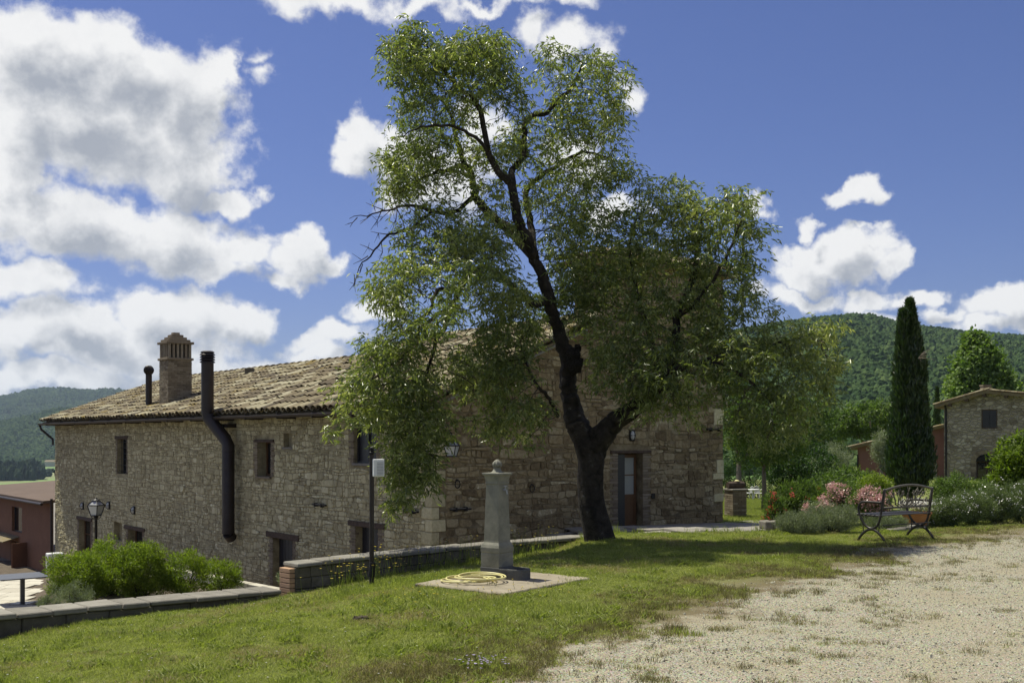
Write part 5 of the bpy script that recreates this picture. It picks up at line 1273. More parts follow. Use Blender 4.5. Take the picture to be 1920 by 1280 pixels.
# ------------------------------------------------------------------ fountain, pad, hose
fa, fb = Vector((-.784,.62,0)).normalized(), Vector((.62,.784,0)); uz = Vector((0,0,1))
fc = Vector((-.155, 12.62, 0)); zg = .02
ft = thing('stone_fountain', 'tapered grey stone drinking fountain with bulb finial on a concrete pad', 'fountain', (fc.x, fc.y+.2, zg))
pad = MB(); q0 = Vector((-.086, 11.44, 0)); pc = q0+fa*.66+fb*.82
vs_ = []
pn = []
n_e = 14
for (A_, B_) in ((0,0),(1,0),(1,1),(0,1)): pn.append(q0+fa*(1.32*A_)+fb*(1.65*B_))
ring_ = []
for i in range(4):
    for k_ in range(n_e): p_ = pn[i]+(pn[(i+1) % 4]-pn[i])*(k_/n_e); ring_.append(p_+Vector((R.uniform(-.018,.018), R.uniform(-.018,.018), 0)))
nn = len(ring_); pad.add([p_+uz*-.12 for p_ in ring_]+[p_+uz*.018 for p_ in ring_]+[pc+(p_-pc)*.985+uz*.03 for p_ in ring_], [(k_, (k_+1) % nn, nn+(k_+1) % nn, nn+k_) for k_ in range(nn)]+[(nn+k_, nn+(k_+1) % nn, 2*nn+(k_+1) % nn, 2*nn+k_) for k_ in range(nn)]+[tuple(2*nn+k_ for k_ in range(nn))])
po = pad.build('concrete_pad', m_pad); tag(po, 'pale worn concrete slab in the grass carrying the fountain and hose', 'slab')
fs_s = .29; cen_f = fc+fa*(fs_s/2)+fb*(fs_s/2); zp = .03
def sqp(mb, prof, t=.5): 
    vs_ = []
    for h_, z_ in prof:
        for (i, j) in ((-1,-1),(-1,1),(1,1),(1,-1)): vs_.append(cen_f+fa*(i*h_)+fb*(j*h_)+uz*(zp+z_))
    m = len(prof); mb.add(vs_, [(a*4+k_, a*4+(k_+1) % 4, a*4+4+(k_+1) % 4, a*4+4+k_) for a in range(m-1) for k_ in range(4)]+[(3,2,1,0), tuple((m-1)*4+k_ for k_ in range(4))], t)
def zf(y): return (1082-y)/157.0
mb = MB(); sqp(mb, [(.144,0),(.144,zf(1062)-.01),(.140,zf(1062))]); mb.build('base_block', m_peperino_d, ft)
mb = MB(); sqp(mb, [(.134,zf(1062)+.001),(.138,zf(1062)+.008),(.138,zf(1038)),(.133,zf(1036)),(.141,zf(1034)),(.142,zf(1026)),(.132,zf(1021)),(.114,zf(1016)),(.112,zf(1013))]); mb.build('plinth', m_peperino, ft)
mb = MB(); sqp(mb, [(.112,zf(1013)+.001),(.110,zf(1000)),(.094,zf(908))]); mb.build('shaft', m_peperino, ft)
mb = MB(); sqp(mb, [(.095,zf(908)+.001),(.101,zf(906)),(.098,zf(903)),(.104,zf(897)),(.112,zf(892)),(.113,zf(891))]); mb.build('capital', m_peperino, ft)
mb = MB(); sqp(mb, [(.120,zf(891)+.001),(.131,zf(889.5)),(.131,zf(886.5)),(.128,zf(886))]); mb.build('cap_slab', m_peperino, ft)
mb = MB(); vs_ = []; c = cen_f+uz*zp
prof = [(.085,zf(886)+.001),(.06,zf(884)),(.045,zf(880)),(.04,zf(877)),(.048,zf(876)),(.036,zf(875.4)),(.05,zf(873.5)),(.056,zf(871)),(.05,zf(867)),(.03,zf(863.5)),(.006,zf(861))]
n = 32
for i, (r0, z0_) in enumerate(prof):
    for k_ in range(n): th = 2*math.pi*k_/n; fl_ = 1+(.09*math.cos(th*8) if i >= 6 else 0); vs_.append(c+Vector((math.cos(th)*r0*fl_, math.sin(th)*r0*fl_, z0_)))
mb.add(vs_, [(i*n+k_, i*n+(k_+1) % n, (i+1)*n+(k_+1) % n, (i+1)*n+k_) for i in range(len(prof)-1) for k_ in range(n)]+[tuple((len(prof)-1)*n+k_ for k_ in range(n))]); mb.build('finial', m_peperino, ft, smooth=True, auto=35)
# trough on the side that faces right and towards us
mb = MB(); hw = .150; outl = [(-.148, -hw)]; 
arc = [(-.148-.16-.16*math.sin(t), -hw*math.cos(t)) for t in np.linspace(0, math.pi, 13)]
out_pts = [(-.148,-hw)]+arc+[(-.148,hw)]
def P3(i, j, z_): return cen_f+fa*i+fb*j+uz*(zp+z_)
hT = zf(1063); ci = -.28; nO = len(out_pts)
inn = [(ci+(i-ci)*.78 if i < -.15 else i-.03, j*.76) for i, j in out_pts]
vs_ = [P3(i*1.0, j, 0) for i, j in out_pts]+[P3(i, j, hT-.012) for i, j in out_pts]+[P3(ci+(i-ci)*.98, j*.98, hT) for i, j in out_pts]+[P3(i, j, hT) for i, j in inn]+[P3(i, j, .03) for i, j in inn]
fs_ = []
for lay in range(4): fs_ += [(lay*nO+k_, lay*nO+(k_+1) % nO, (lay+1)*nO+(k_+1) % nO, (lay+1)*nO+k_) for k_ in range(nO)]
fs_.append(tuple(4*nO+k_ for k_ in range(nO))); mb.add(vs_, fs_); mb.build('trough', m_peperino_d, ft)
mb = MB(); tpz = zf(918)
b0 = cen_f-fa*.095+uz*(zp+tpz); mb.tube([b0, b0-fa*.03, b0-fa*.05-uz*.0, b0-fa*.058-uz*.05], .009, 8); mb.tube([b0-fa*.03, b0-fa*.03+uz*.045], .007, 6); mb.box(b0-fa*.03+uz*.048, (.05,.012,.008), (fb, fa, uz)); mb.build('tap', m_greyplastic, ft)
mb = MB(); hp = []; hc = g(878, 1088, .045)
for k_ in range(170):
    t = k_/169*2*math.pi*4.6; ring_i = t/(2*math.pi); rr_ = .255+.045*math.sin(ring_i*2.1); cx_ = hc.x+.0+(.16 if ring_i > 2.2 else .16*max(0, (ring_i-1.4)/.8))*1.0; hp.append(Vector((cx_-.02+rr_*math.cos(t), hc.y+rr_*.98*math.sin(t)+.02*math.sin(ring_i*1.7), .048+.012*ring_i+.006*math.sin(t*1.7))))
mb.tube(hp, .0105, 8); tag(mb.build('garden_hose', m_hose, smooth=True), 'coiled yellow garden hose lying on the concrete slab beside the fountain', 'hose')

# ------------------------------------------------------------------ post with white box
pp = g(697, 1093, -.16); pp.z = gz(pp.x, pp.y)
k_px = FPX/pp.y
pt_ = thing('sensor_post', 'thin brown pole with a small white box near its top, left of the fountain', 'post', pp)
zt_ = EYE+(HZ-852)/k_px
mb = MB(); mb.tube([pp-Vector((0,0,.2)), Vector((pp.x, pp.y, zt_))], .030, 12); mb.build('pole', m_flue, pt_, smooth=True, auto=60)
mb = MB(); mb.lathe([(.02,0),(.036,.01),(.036,.035),(.024,.045)], (pp.x, pp.y, zt_), 12); mb.bbox((pp.x, pp.y, zt_+.06), (.06,.05,.05), b=.015); mb.lathe([(.028,.08),(.03,.09),(.01,.10)], (pp.x, pp.y, zt_-.0), 10); mb.build('sensor_head', m_iron, pt_)
zb1, zb2_ = EYE+(HZ-893)/k_px, EYE+(HZ-860)/k_px
mb = MB(); bc = Vector((pp.x+.085, pp.y-.02, (zb1+zb2_)/2)); ab = (Vector((.9,.42,0)).normalized(), Vector((-.42,.9,0)).normalized(), uz); mb.bbox(bc, (.14,.09,zb2_-zb1), ab, b=.008); mb.build('box', m_white, pt_)
mb = MB()
for k_ in range(9): mb.box(bc-ab[1]*.047+ab[0]*.012+uz*(-.085+k_*.019), (.085,.006,.009), ab)
mb.build('grille', m_greyplastic, pt_)
mb = MB(); mb.tube([pp+Vector((.0,-.02,.12)), pp+Vector((.02,-.02,.3))], .045, 10); mb.build('junction_collar', m_iron, pt_)

# ------------------------------------------------------------------ bench
Lv, Dv = Vector((.84,.54,0)).normalized(), Vector((-.54,.84,0)).normalized()
bb = g(1660, 1018, 0.0); bb.z = gz(bb.x, bb.y)
bench = thing('garden_bench', 'ornate dark iron bench with scrolled backrest, seen from behind beside the gravel', 'bench', bb)
def bp(l, d_, z_): return bb+Lv*l+Dv*d_+uz*z_
DW = .56
LB = 1.24
def arcp(l, d0_, d1_, zb_, zt2, n=14, up=True): return [bp(l, d0_+(d1_-d0_)*k_/n, zb_+(zt2-zb_)*math.sin(math.pi*k_/n)**.8) for k_ in range(n+1)]
for l in (0, LB):
    mb = MB(); mb.tube(arcp(l, 0, DW-.02, 0.0, .205), .017, 8, flat=1.4); mb.build('leg_arch', m_bench, bench, smooth=True)
    up_ = [(.02,.87),(.045,.70),(.075,.52),(.10,.40),(.13,.31),(.19,.245),(.27,.215),(.35,.235),(.42,.29),(.475,.37),(.515,.45),(.53,.53),(.51,.60),(.46,.635),(.40,.645),(.2,.645),(.075,.645)]
    P_ = [bp(l, a, b) for a, b in up_]; sp, _ = smoothpath(P_, [.016]*len(P_), 3); mb = MB(); mb.tube(sp, .016, 8, flat=1.3); mb.build('side_frame', m_bench, bench, smooth=True)
    mb = MB(); mb.tube([bp(l, .06, .42), bp(l, .56, .425)], .012, 6); mb.tube([bp(l,.13,.12), bp(l,.12,.3)], .009, 6); mb.tube([bp(l,.43,.12), bp(l,.44,.3)], .009, 6); mb.build('seat_bearer', m_bench, bench)
for k_ in range(7):
    d_ = .085+k_*.075; mb = MB(); mb.bbox(bp(LB/2, d_, .438-.006*math.sin(k_)), (LB+.03, .05, .014), (Lv, Dv, uz), b=.004); mb.build('seat_slat', m_bench, bench)
mb = MB(); mb.tube([bp(.0,.055,.28), bp(LB,.055,.28)], .009, 6); mb.build('stretcher', m_bench, bench)
def bk(l, z_): f = (z_-.52)/(.87-.52); return bp(l, .075-.055*f, z_)
def ztopb(l): return .845+.075*math.sin(math.pi*l/LB)
mb = MB(); mb.tube([bk(l, ztopb(l)) for l in np.linspace(.0, LB, 22)], .020, 8); mb.tube([bk(0, .56), bk(LB, .56)], .018, 8); mb.tube([bk(.03, .56), bk(.03, .85)], .014, 8); mb.tube([bk(LB-.03, .56), bk(LB-.03, .85)], .014, 8); back = mb.build('back_frame', m_bronze, bench, smooth=True)
def scroll(cl, cz, r0, turns, a0, sg, tail):
    pts = []
    for k_ in range(22):
        f = k_/21; th = a0+sg*turns*2*math.pi*(1-f); rr_ = r0*(.15+.85*f); pts.append(bk(cl+math.cos(th)*rr_, cz+math.sin(th)*rr_))
    for (x, z_) in tail: pts.append(bk(x, z_))
    m2 = MB(); m2.tube(pts, .0085, 6); m2.build('scroll', m_bronze, back, smooth=True)
cL = LB/2
for sg in (-1, 1):
    S_ = lambda x: cL+sg*x
    scroll(S_(.07), .655, .05, 1.1, -1.2 if sg > 0 else math.pi+1.2, sg, [(S_(.08), .60), (S_(.0), .57)])
    scroll(S_(.12), .79, .04, 1.0, math.pi*.5, -sg, [(S_(.19), .73), (S_(.16), .62), (S_(.05), .58)])
    scroll(S_(.27), .80, .045, 1.0, math.pi*.6 if sg > 0 else math.pi*.4, sg, [(S_(.20), .72), (S_(.22), .62), (S_(.12), .575)])
    scroll(S_(.40), .76, .05, 1.0, math.pi*.5, sg, [(S_(.33), .70), (S_(.27), .60), (S_(.2), .575)])
    scroll(S_(.48), .66, .045, 1.0, math.pi*.5, -sg, [(S_(.42), .62), (S_(.34), .575)])
    for (x0, z0_, x1, z1_) in ((.0,.57,.03,.88),(.14,.62,.24,.88),(.3,.6,.44,.82),(.22,.58,.36,.86)):
        m2 = MB(); P_, _ = smoothpath([bk(S_(x0), z0_), bk(S_(x0+(x1-x0)*.35-.03), z0_+(z1_-z0_)*.5), bk(S_(x1), z1_)], [1,1,1], 5); m2.tube(P_, .008, 5); m2.build('scroll_stem', m_bronze, back, smooth=True)
# pot behind the bench
pc_ = Vector((at(1718, 960, 20.3).x, 20.3, 0)); pc_.z = EYE+(HZ-985)/FPX*20.3
pot = thing('terracotta_pot', 'terracotta bowl with white flowers glimpsed through the bench', 'flower pot', pc_)
mb = MB(); mb.lathe([(.16,0),(.19,.03),(.25,.18),(.27,.22),(.285,.23),(.285,.26),(.26,.27),(.24,.23)], pc_, 24); mb.build('bowl', m_terra, pot, smooth=True, auto=40)
Cc = [(pc_.x+R.uniform(-.25,.25), pc_.y+R.uniform(-.2,.2), pc_.z+.36+R.uniform(0,.08), .07) for _ in range(26)]
C, D, N_2, Ls, Ws, T2 = clump_leaves(Cc, 22, .04, .03, seed=3); tag(link('blossom', leaf_mesh('blossom', C-np.array(pc_), D, N_2, Ls, Ws, T2), pot, l_wflower), kind='stuff')
Cc = [(pc_.x+R.uniform(-.28,.28), pc_.y+R.uniform(-.25,.25), pc_.z+.30+R.uniform(0,.06), .07) for _ in range(26)]
C, D, N_2, Ls, Ws, T2 = clump_leaves(Cc, 22, .05, .025, seed=4); tag(link('foliage', leaf_mesh('foliage', C-np.array(pc_), D, N_2, Ls, Ws, T2), pot, l_silver), kind='stuff')

# ------------------------------------------------------------------ garden on the right
def gb(x, y, Y):   # base on the land at distance Y below column x
    X = (x-960)/FPX*Y; return Vector((X, Y, gz(X, Y)))
def bushpx(name, label, cat, x, ytop, hw, Y, mat, seed, ry=None, **kw):
    b = gb(x, 0, Y); h = EYE+(HZ-ytop)/FPX*Y-b.z; rx = hw/FPX*Y
    return bush(name, label, cat, b, rx, ry or rx*.8, h*.92, mat, seed=seed, **kw)
bushpx('lavender_bush', 'low silvery lavender mound left of the bench, nearest the path', 'shrub', 1500, 962, 46, 18.8, l_silver, 61, ncl=150, nper=90, L=.045, Wd=.007, clr=.10, up=1.3)
bushpx('lavender_bush', 'bigger silvery lavender mound directly left of the bench', 'shrub', 1562, 948, 48, 19.0, l_silver, 62, ncl=170, nper=90, L=.045, Wd=.007, clr=.10, up=1.3)
bushpx('lavender_bush', 'grey lavender clump seen through the gap under the bench seat', 'shrub', 1660, 968, 40, 19.6, l_silver, 63, ncl=110, nper=80, L=.045, Wd=.008, clr=.09, up=1.3, tb=-.2)
bushpx('oleander', 'round green oleander with scattered red flowers by the path', 'shrub', 1496, 905, 50, 24, l_green, 64, ncl=150, nper=80, L=.11, Wd=.018, clr=.16, up=.9, flowers=(l_redf, 22, 24, .06, .0))
bushpx('oleander', 'low oleander spilling red flowers left of the round one', 'shrub', 1452, 928, 20, 22.5, l_green, 65, ncl=40, nper=60, L=.10, Wd=.018, clr=.14, up=.8, flowers=(l_redf, 18, 22, .055, .0))
bushpx('pink_shrub', 'tall shrub full of pale pink blossom left of the bench', 'shrub', 1573, 905, 34, 22, l_green, 66, ncl=80, nper=70, L=.07, Wd=.02, clr=.14, flowers=(l_pink, 95, 34, .085, .15))
bushpx('pink_shrub', 'wider pink blossoming shrub touching the bench backrest', 'shrub', 1632, 912, 38, 21, l_green, 67, ncl=80, nper=70, L=.07, Wd=.02, clr=.13, flowers=(l_pink, 110, 34, .08, .15))
bushpx('pink_shrub', 'short faded pink shrub between the red oleander and the lavender', 'shrub', 1532, 938, 28, 21, l_silver, 68, ncl=50, nper=70, L=.05, Wd=.015, clr=.11, flowers=(l_pink, 34, 30, .06, .3))
bushpx('hedge_bush', 'yellow green rounded bush in front of the red wing', 'shrub', 1640, 886, 32, 27, l_lime, 69, ncl=130, nper=80, L=.06, Wd=.022, clr=.18)
bushpx('hedge_bush', 'mid green loose bush behind the pink blossom', 'shrub', 1588, 900, 30, 27.5, l_green, 70, ncl=110, nper=80, L=.07, Wd=.022, clr=.18)
bushpx('hedge_bush', 'dense green bush right of the cypress foot', 'shrub', 1790, 889, 44, 27, l_green, 71, ncl=170, nper=80, L=.06, Wd=.022, clr=.18)
bushpx('hedge_bush', 'green bush below the arched door of the stone house', 'shrub', 1868, 896, 44, 30, l_green, 72, ncl=140, nper=80, L=.06, Wd=.022, clr=.18)
bushpx('hedge_bush', 'dark green low bush at the foot of the laurel, right edge', 'shrub', 1925, 893, 44, 29, l_dkgreen, 73, ncl=120, nper=80, L=.07, Wd=.022, clr=.18)
for k_, (x, yt, hw, Y, lb) in enumerate([(1778,928,34,20.6,'grey green santolina mound just right of the bench'),(1822,920,40,21,'loose mound of small white flowers, second from the bench'),(1868,908,44,21.4,'tall white flowering mound, third from the bench'),(1922,900,46,21.6,'white flowering mound cut by the right edge'),(1760,960,22,20.6,'small grey tuft touching the right bench arm')]):
    bushpx('flowering_shrub', lb, 'shrub', x, yt, hw, Y, l_sage, 80+k_, ncl=170, nper=100, L=.04, Wd=.010, clr=.12, up=1.0, tb=-.12, flowers=(l_wflower, 60, 4, .03, .3))
for k_, (x, Y) in enumerate([(1800,20.2),(1840,20.5),(1880,20.8),(1915,20.9)]):
    pass
# grey block planter and kerbs by the path
b = gb(1456, 0, 21.6); pl = thing('stone_planter', 'pale rough stone block at the corner of the flower bed', 'planter', b)
for i in range(3):
    for j in range(2):
        m2 = MB(); m2.bbox(b+Vector((-.2+i*.2, 0, .08+j*.16)), (.195,.3,.155), (Vector((.97,.24,0)), Vector((-.24,.97,0)), uz), b=.02, t=R.random(), jit=.01); m2.build('stone', m_slate, pl)
for k_ in range(9):
    x = 1690+k_*13; b = g(x, 1003-k_*3.4, -.02); b.z = gz(b.x, b.y); m2 = MB(); m2.bbox(b+Vector((0,.25,.03)), (.36,.12,.1), (Vector((.9,.43,0)), Vector((-.43,.9,0)), uz), b=.012, t=R.random(), jit=.006); m2.build('edging_stone', m_slate, bpy.data.objects['lawn'])
# flagstones of the path in front of the gable
for i in range(20):
    for j in range(9):
        e = 1.2+i*.62+(.3 if j % 2 else 0); dd = .25+j*.6
        q = F2.p(e, 0, dd); 
        if dd > 6 or q.x > 8.3 or sdist(np.array([(q.x, q.y)]), WL)[0] > -.4: continue
        if q.x/q.y < -.02: continue
        m2 = MB(); m2.bbox((q.x, q.y, gz(q.x, q.y)+.012), (.60,.58,.05), F2.ax(), b=.01, t=R.random(), jit=.006); m2.build('flagstone', m_flag, bpy.data.objects['path'])
# cypress
def cypress(label, x, ybot, ytop, hw, Y, seed, n=1500, group=None, twin=None, nper=26, L=.16, name='cypress_tree'):
    b = gb(x, 0, Y); t = thing(name, label, 'cypress', b, group=group); r = np.random.default_rng(seed)
    H = EYE+(HZ-ytop)/FPX*Y-b.z; Rw = hw/FPX*Y; cl = []
    for _ in range(n):
        f = r.random(); th = r.uniform(0, 2*math.pi); prof = min(1, (f*6+.35))*(1-f**1.8)**.75*(.92+.08*math.sin(f*9+seed))*(1-.35*max(0, f-.8)/.2)
        prof *= 1+.10*noise.noise(Vector((math.cos(th)*1.3, math.sin(th)*1.3, f*7+seed)))
        rr_ = Rw*prof*r.uniform(.55, 1)**.4; cl.append((b.x+math.cos(th)*rr_, b.y+math.sin(th)*rr_, b.z+.06*H+f*H*.96, .13*Rw/.6*(1-.62*f)*r.uniform(.5,1.5)))
    if twin:
        tx, th_, tw = twin
        for _ in range(n//4):
            f = r.random(); th = r.uniform(0, 6.28); rr_ = tw/FPX*Y*(1-f**2)**.7*r.uniform(.5,1)**.5; zt2 = EYE+(HZ-th_)/FPX*Y; cl.append(((tx-960)/FPX*Y+math.cos(th)*rr_+ (1-f)*0, b.y+math.sin(th)*rr_-.15, b.z+(zt2-b.z)*(.5+.5*f), .09))
    C, D, N_3, Ls, Ws, T3 = clump_leaves(cl, nper, L, .03*L/.16, up=2.2, out=.55, seed=seed+1); 
    tag(link('crown', leaf_mesh('crown', C-np.array(b), D, N_3, Ls, Ws, T3), t, l_cyp), kind='stuff')
    mb = MB(); mb.tube([b-Vector((0,0,.1)), b+Vector((0,0,H*.9))], [Rw*.16, .01], 8); mb.build('trunk', m_paleb, t)
    core = lump('shaded_core', 3, .15, seed); 
    return t, b, H, Rw
cy, cyb, cyH, cyR = cypress('tall dark cypress column behind the bench with a dry twig sticking out', 1706, 915, 575, 41, 30, 7, n=2600, twin=(1690,588,11), nper=34)
mb = MB()
for k_ in range(16):
    a = at(1722, 672, 29.3); e = a+Vector((R.uniform(.05,.45), R.uniform(-.3,.1), R.uniform(-.12,.28))); mb.tube([a, (a+e)/2+Vector((0,0,.03)), e], [.008,.006,.003], 4)
tag(mb.build('dry_twigs', m_paleb, cy), kind='stuff')
cypress('small distant cypress left of the stone house', 1757, 800, 732, 8, 80, 9, n=300, nper=20, L=.3)
# background trees
simple_tree('poplar_tree', 'pale green pyramidal tree rising behind the stone house', 'tree', gb(1842, 0, 95), [(0,0,7.2,3.0,2.8,2.2,150),(-.3,0,9.2,2.1,2.0,1.9,100),(-.6,0,10.9,1.0,1.0,1.4,50),(.4,0,5.6,3.2,2.8,1.8,80)], .25, 6, l_poplar, nper=60, L=.34, Wd=.24, clr=.75, seed=21, dens=1.3)
simple_tree('laurel_tree', 'bright leafy laurel at the right edge in front of the arched door', 'tree', gb(1918, 0, 27), [(0,0,1.3,.78,.7,.62,90),(.25,0,.95,.85,.7,.5,60),(-.3,0,.95,.5,.5,.35,36)], .07, .8, l_lime, nper=42, L=.15, Wd=.05, clr=.18, seed=22, tb=-.25)
simple_tree('garden_tree', 'young green tree with thin straight trunk on the back lawn', 'tree', gb(1432, 0, 40.5), [(0,0,2.6,1.5,1.4,.95,110),(.1,0,3.7,1.25,1.2,.9,80),(-.8,0,3.3,.8,.8,.9,50),(.9,0,2.6,.8,.8,.8,46)], .085, 2.0, l_green, nper=56, L=.12, Wd=.05, clr=.26, seed=23)
simple_tree('garden_tree', 'broad dark tree directly behind the right corner of the farmhouse', 'tree', gb(1385, 0, 84), [(0,0,6.0,3.4,3.0,3.6,190),(-1.2,0,8.6,2.4,2.2,2.2,90),(2.1,0,4.6,2.4,2.2,2.0,80)], .22, 3.0, l_dkgreen, nper=60, L=.16, Wd=.07, clr=.4, seed=24)
simple_tree('garden_tree', 'dark round evergreen behind the young tree and the oleander', 'tree', gb(1502, 0, 50), [(0,0,2.0,1.5,1.4,1.25,120),(-.9,0,1.7,1.0,1.0,1.0,60)], .1, .9, l_dkgreen, nper=56, L=.12, Wd=.06, clr=.32, seed=25, tb=-.1)
simple_tree('garden_tree', 'dense mid green tree to the right of the young tree', 'tree', gb(1512, 0, 62), [(0,0,4.2,1.9,1.9,1.9,120),(-1.6,0,3.2,1.7,1.7,1.7,90),(.9,0,3.0,1.3,1.3,1.2,60)], .14, 2, l_green, nper=60, L=.18, Wd=.08, clr=.4, seed=26, tb=-.15)
simple_tree('olive_tree', 'grey green olive tree left of the red wing', 'olive tree', gb(1562, 0, 52), [(0,0,1.8,1.0,1.0,.85,90),(-.3,0,1.4,.9,.9,.7,40)], .1, 1.0, l_silver, nper=60, L=.11, Wd=.022, clr=.28, seed=27, tb=-.15)
simple_tree('olive_tree', 'silvery olive tree in front of the red wing wall', 'olive tree', gb(1652, 0, 46), [(0,0,1.75,.38,.4,.62,50),(.1,0,1.35,.45,.4,.45,26)], .08, 1.0, l_silver, nper=60, L=.11, Wd=.022, clr=.22, seed=28)
simple_tree('garden_tree', 'light green tree top behind the roof of the red wing', 'tree', gb(1632, 0, 92), [(0,0,4.6,2.6,2.4,1.5,120),(-2.4,0,4.0,1.8,1.6,1.2,70)], .18, 2.5, l_green, nper=60, L=.26, Wd=.13, clr=.55, seed=29)
for k_, (x, Y, w, h, lb) in enumerate([(1545,40,1.0,1.1,'rounded bush behind the pink shrubs'),(1600,44,1.0,.95,'rounded bush at the left foot of the red wing'),(1570,34,1.0,1.1,'loose olive toned bush behind the oleander'),(1408,86,2.8,2.9,'low bush at the end of the back lawn'),(1366,86,2.0,2.6,'bush at the end of the back lawn beside the farmhouse corner'),(1472,72,2.6,2.4,'dark bush shading the end of the back lawn')]):
    bush('background_bush', lb, 'shrub', gb(x, 0, Y), w, w*.8, h, (l_dkgreen if k_ in (3,4,5) else l_green), ncl=90, nper=60, L=.12, Wd=.05, seed=120+k_, clr=.28)
# brick barbecue pillar with a split log on it, garden chairs
b = g(1379, 986, -1.0); b.z = gz(b.x, b.y); py = FPX/b.y
pil = thing('brick_pillar', 'short brick pillar on the back lawn by the farmhouse corner', 'pillar', b); w = 30/py; h = 50/py; z = 0; k_ = 0
axp = (Vector((.93,.36,0)), Vector((-.36,.93,0)), uz)
mb = MB(); mb.box(b+uz*(h/2), (w-.04, w-.04, h), axp); mb.build('core', m_mortar, pil)
while z < h:
    for ax_i in (0, 1):
        for sg in (-1, 1):
            n_ = 2
            for j in range(n_):
                sp_ = w*(.62 if (k_+j) % 2 else .38); c0_ = -w/2 if j == 0 else w/2-sp_; 
                c = b+axp[ax_i]*(sg*(w/2-.035))+axp[1-ax_i]*(c0_+sp_/2)+uz*(z+.03); sz = [0,0,.052]; sz[ax_i] = .07; sz[1-ax_i] = sp_-.012
                if sg < 0 or ax_i == 0: m2 = MB(); m2.box(c, sz, axp, t=R.random(), jit=.003); m2.build('brick', m_brick, pil)
    z += .065; k_ += 1
mb = MB(); mb.bbox(b+uz*(h+.03), (w+.06, w+.06, .05), axp, b=.01); mb.build('top_slab', m_flag, pil)
lg = thing('log', 'short sawn log lying on top of the brick pillar', 'log', b+uz*(h+.06)); mb = MB(); mb.tube([b+uz*(h+.16)-axp[0]*.28, b+uz*(h+.17), b+uz*(h+.16)+axp[0]*.28], [.10,.11,.105], 12); mb.tube([b+uz*(h+.15)-axp[0]*.18+axp[1]*.17, b+uz*(h+.15)+axp[0]*.22+axp[1]*.17], .085, 10); mb.build('stem', m_timber, lg)
mb = MB(); mb.lathe([(.07,.0),(.08,.02),(.03,.05)], b+uz*(h+.27)+axp[0]*.05, 12); tag(mb.build('yellow_cap', m_hose, lg), 'small yellow lid on the log')
def garden_chair(x, y, rz, label):
    c = gb(x, 0, 72); t = thing('garden_chair', label, 'chair', c, group='white garden furniture on the back lawn'); ca, sa = math.cos(rz), math.sin(rz); a0, a1 = Vector((ca,sa,0)), Vector((-sa,ca,0)); ax = (a0, a1, uz)
    mb = MB(); mb.bbox(c+uz*.43, (.5,.48,.04), ax, b=.01); mb.build('seat', m_white, t)
    mb = MB()
    for k_ in range(5): mb.tube([c+a0*(-.2+k_*.1)+a1*.22+uz*.44, c+a0*(-.22+k_*.11)+a1*.32+uz*(.84+.05*math.sin(math.pi*k_/4))], .018, 5)
    mb.tube([c+a0*-.24+a1*.3+uz*.82, c+a1*.33+uz*.9, c+a0*.24+a1*.3+uz*.82], .02, 6); mb.build('backrest', m_white, t)
    for i in (-1, 1):
        mb = MB(); mb.tube([c+a0*(i*.25)+a1*.28+uz*.66, c+a0*(i*.27)-a1*.2+uz*.66, c+a0*(i*.25)-a1*.23+uz*.43], .018, 5); mb.build('armrest', m_white, t)
        for j in (-1, 1): mb = MB(); mb.tube([c+a0*(i*.22)+a1*(j*.2)+uz*.42, c+a0*(i*.26)+a1*(j*.25)], .02, 6); mb.build('leg', m_white, t)
garden_chair(1424, 0, .5, 'white garden chair on the back lawn beside the young tree trunk')
garden_chair(1402, 0, -2.2, 'white garden chair further left on the back lawn')
c = gb(1412, 0, 70); tt = thing('garden_table', 'small round white table between the two garden chairs', 'table', c); mb = MB(); mb.lathe([(.42,.68),(.43,.70),(.42,.72)], c, 20); mb.build('table_top', m_white, tt); mb = MB(); mb.lathe([(.22,0),(.05,.06),(.04,.4),(.08,.68)], c, 12); mb.build('pedestal', m_white, tt)

# ------------------------------------------------------------------ stone house and red wing on the right
HY = 62.0
m_rubfar, nt, bs = newmat('distant_rubble'); p = pos(nt, True)
pw = vnode(nt, 'ADD', vnode(nt, 'MULTIPLY', p, (1, 1, 1.7)), vnode(nt, 'MULTIPLY', tex(nt, 'Noise', 2.5, p, Detail=3.).outputs['Color'], (.35,.35,.35)))
v1 = tex(nt, 'Voronoi', 3.4, pw); v2 = tex(nt, 'Voronoi', 3.4, pw, feature='DISTANCE_TO_EDGE')
cl_ = ramp(nt, mnode(nt, 'FRACT', mnode(nt, 'MULTIPLY', v1.outputs['Color'], 2.7)), [(.15,.125,.09),(.25,.215,.16),(.33,.29,.225),(.42,.385,.31)])
cl_ = mixc(nt, mrange(nt, tex(nt, 'Noise', .5, p, Detail=4.).outputs[0], .45, .7), cl_, (.34,.30,.23))
nt.links.new(mixc(nt, mrange(nt, v2.outputs['Distance'], .0, .09), (.30,.27,.21), cl_), bs.inputs['Base Color']); bs.inputs['Roughness'].default_value = .95
bumpn(nt, bs, mrange(nt, v2.outputs['Distance'], 0, .16), 1, .06)
hl = at(1770, 0, HY); hu = Vector((.85, -.53)).normalized(); hn = Vector((hu.y, -hu.x))
FH = Fac((hl.x, hl.y), hu, hn)
hs = thing('stone_house', 'two storey stone house with arched doorway and shuttered upper window, far right', 'house', (hl.x+2, hl.y, -1.2))
hw_ = FH.sx(1935)*1.0
pk = FH.sx(1850); ze = FH.zy(0, 757); zp_ = FH.zy(pk, 734)
def toph(s): return ze+(zp_-ze)*(s/pk) if s < pk else zp_-(zp_-ze)*.85*((s-pk)/(2.1*pk))
HWd = 3.1*pk
oh = {'win': FH.rect(1840, 1870, 767, 803), 'arch': FH.rect(1830, 1868, 864, 925)}
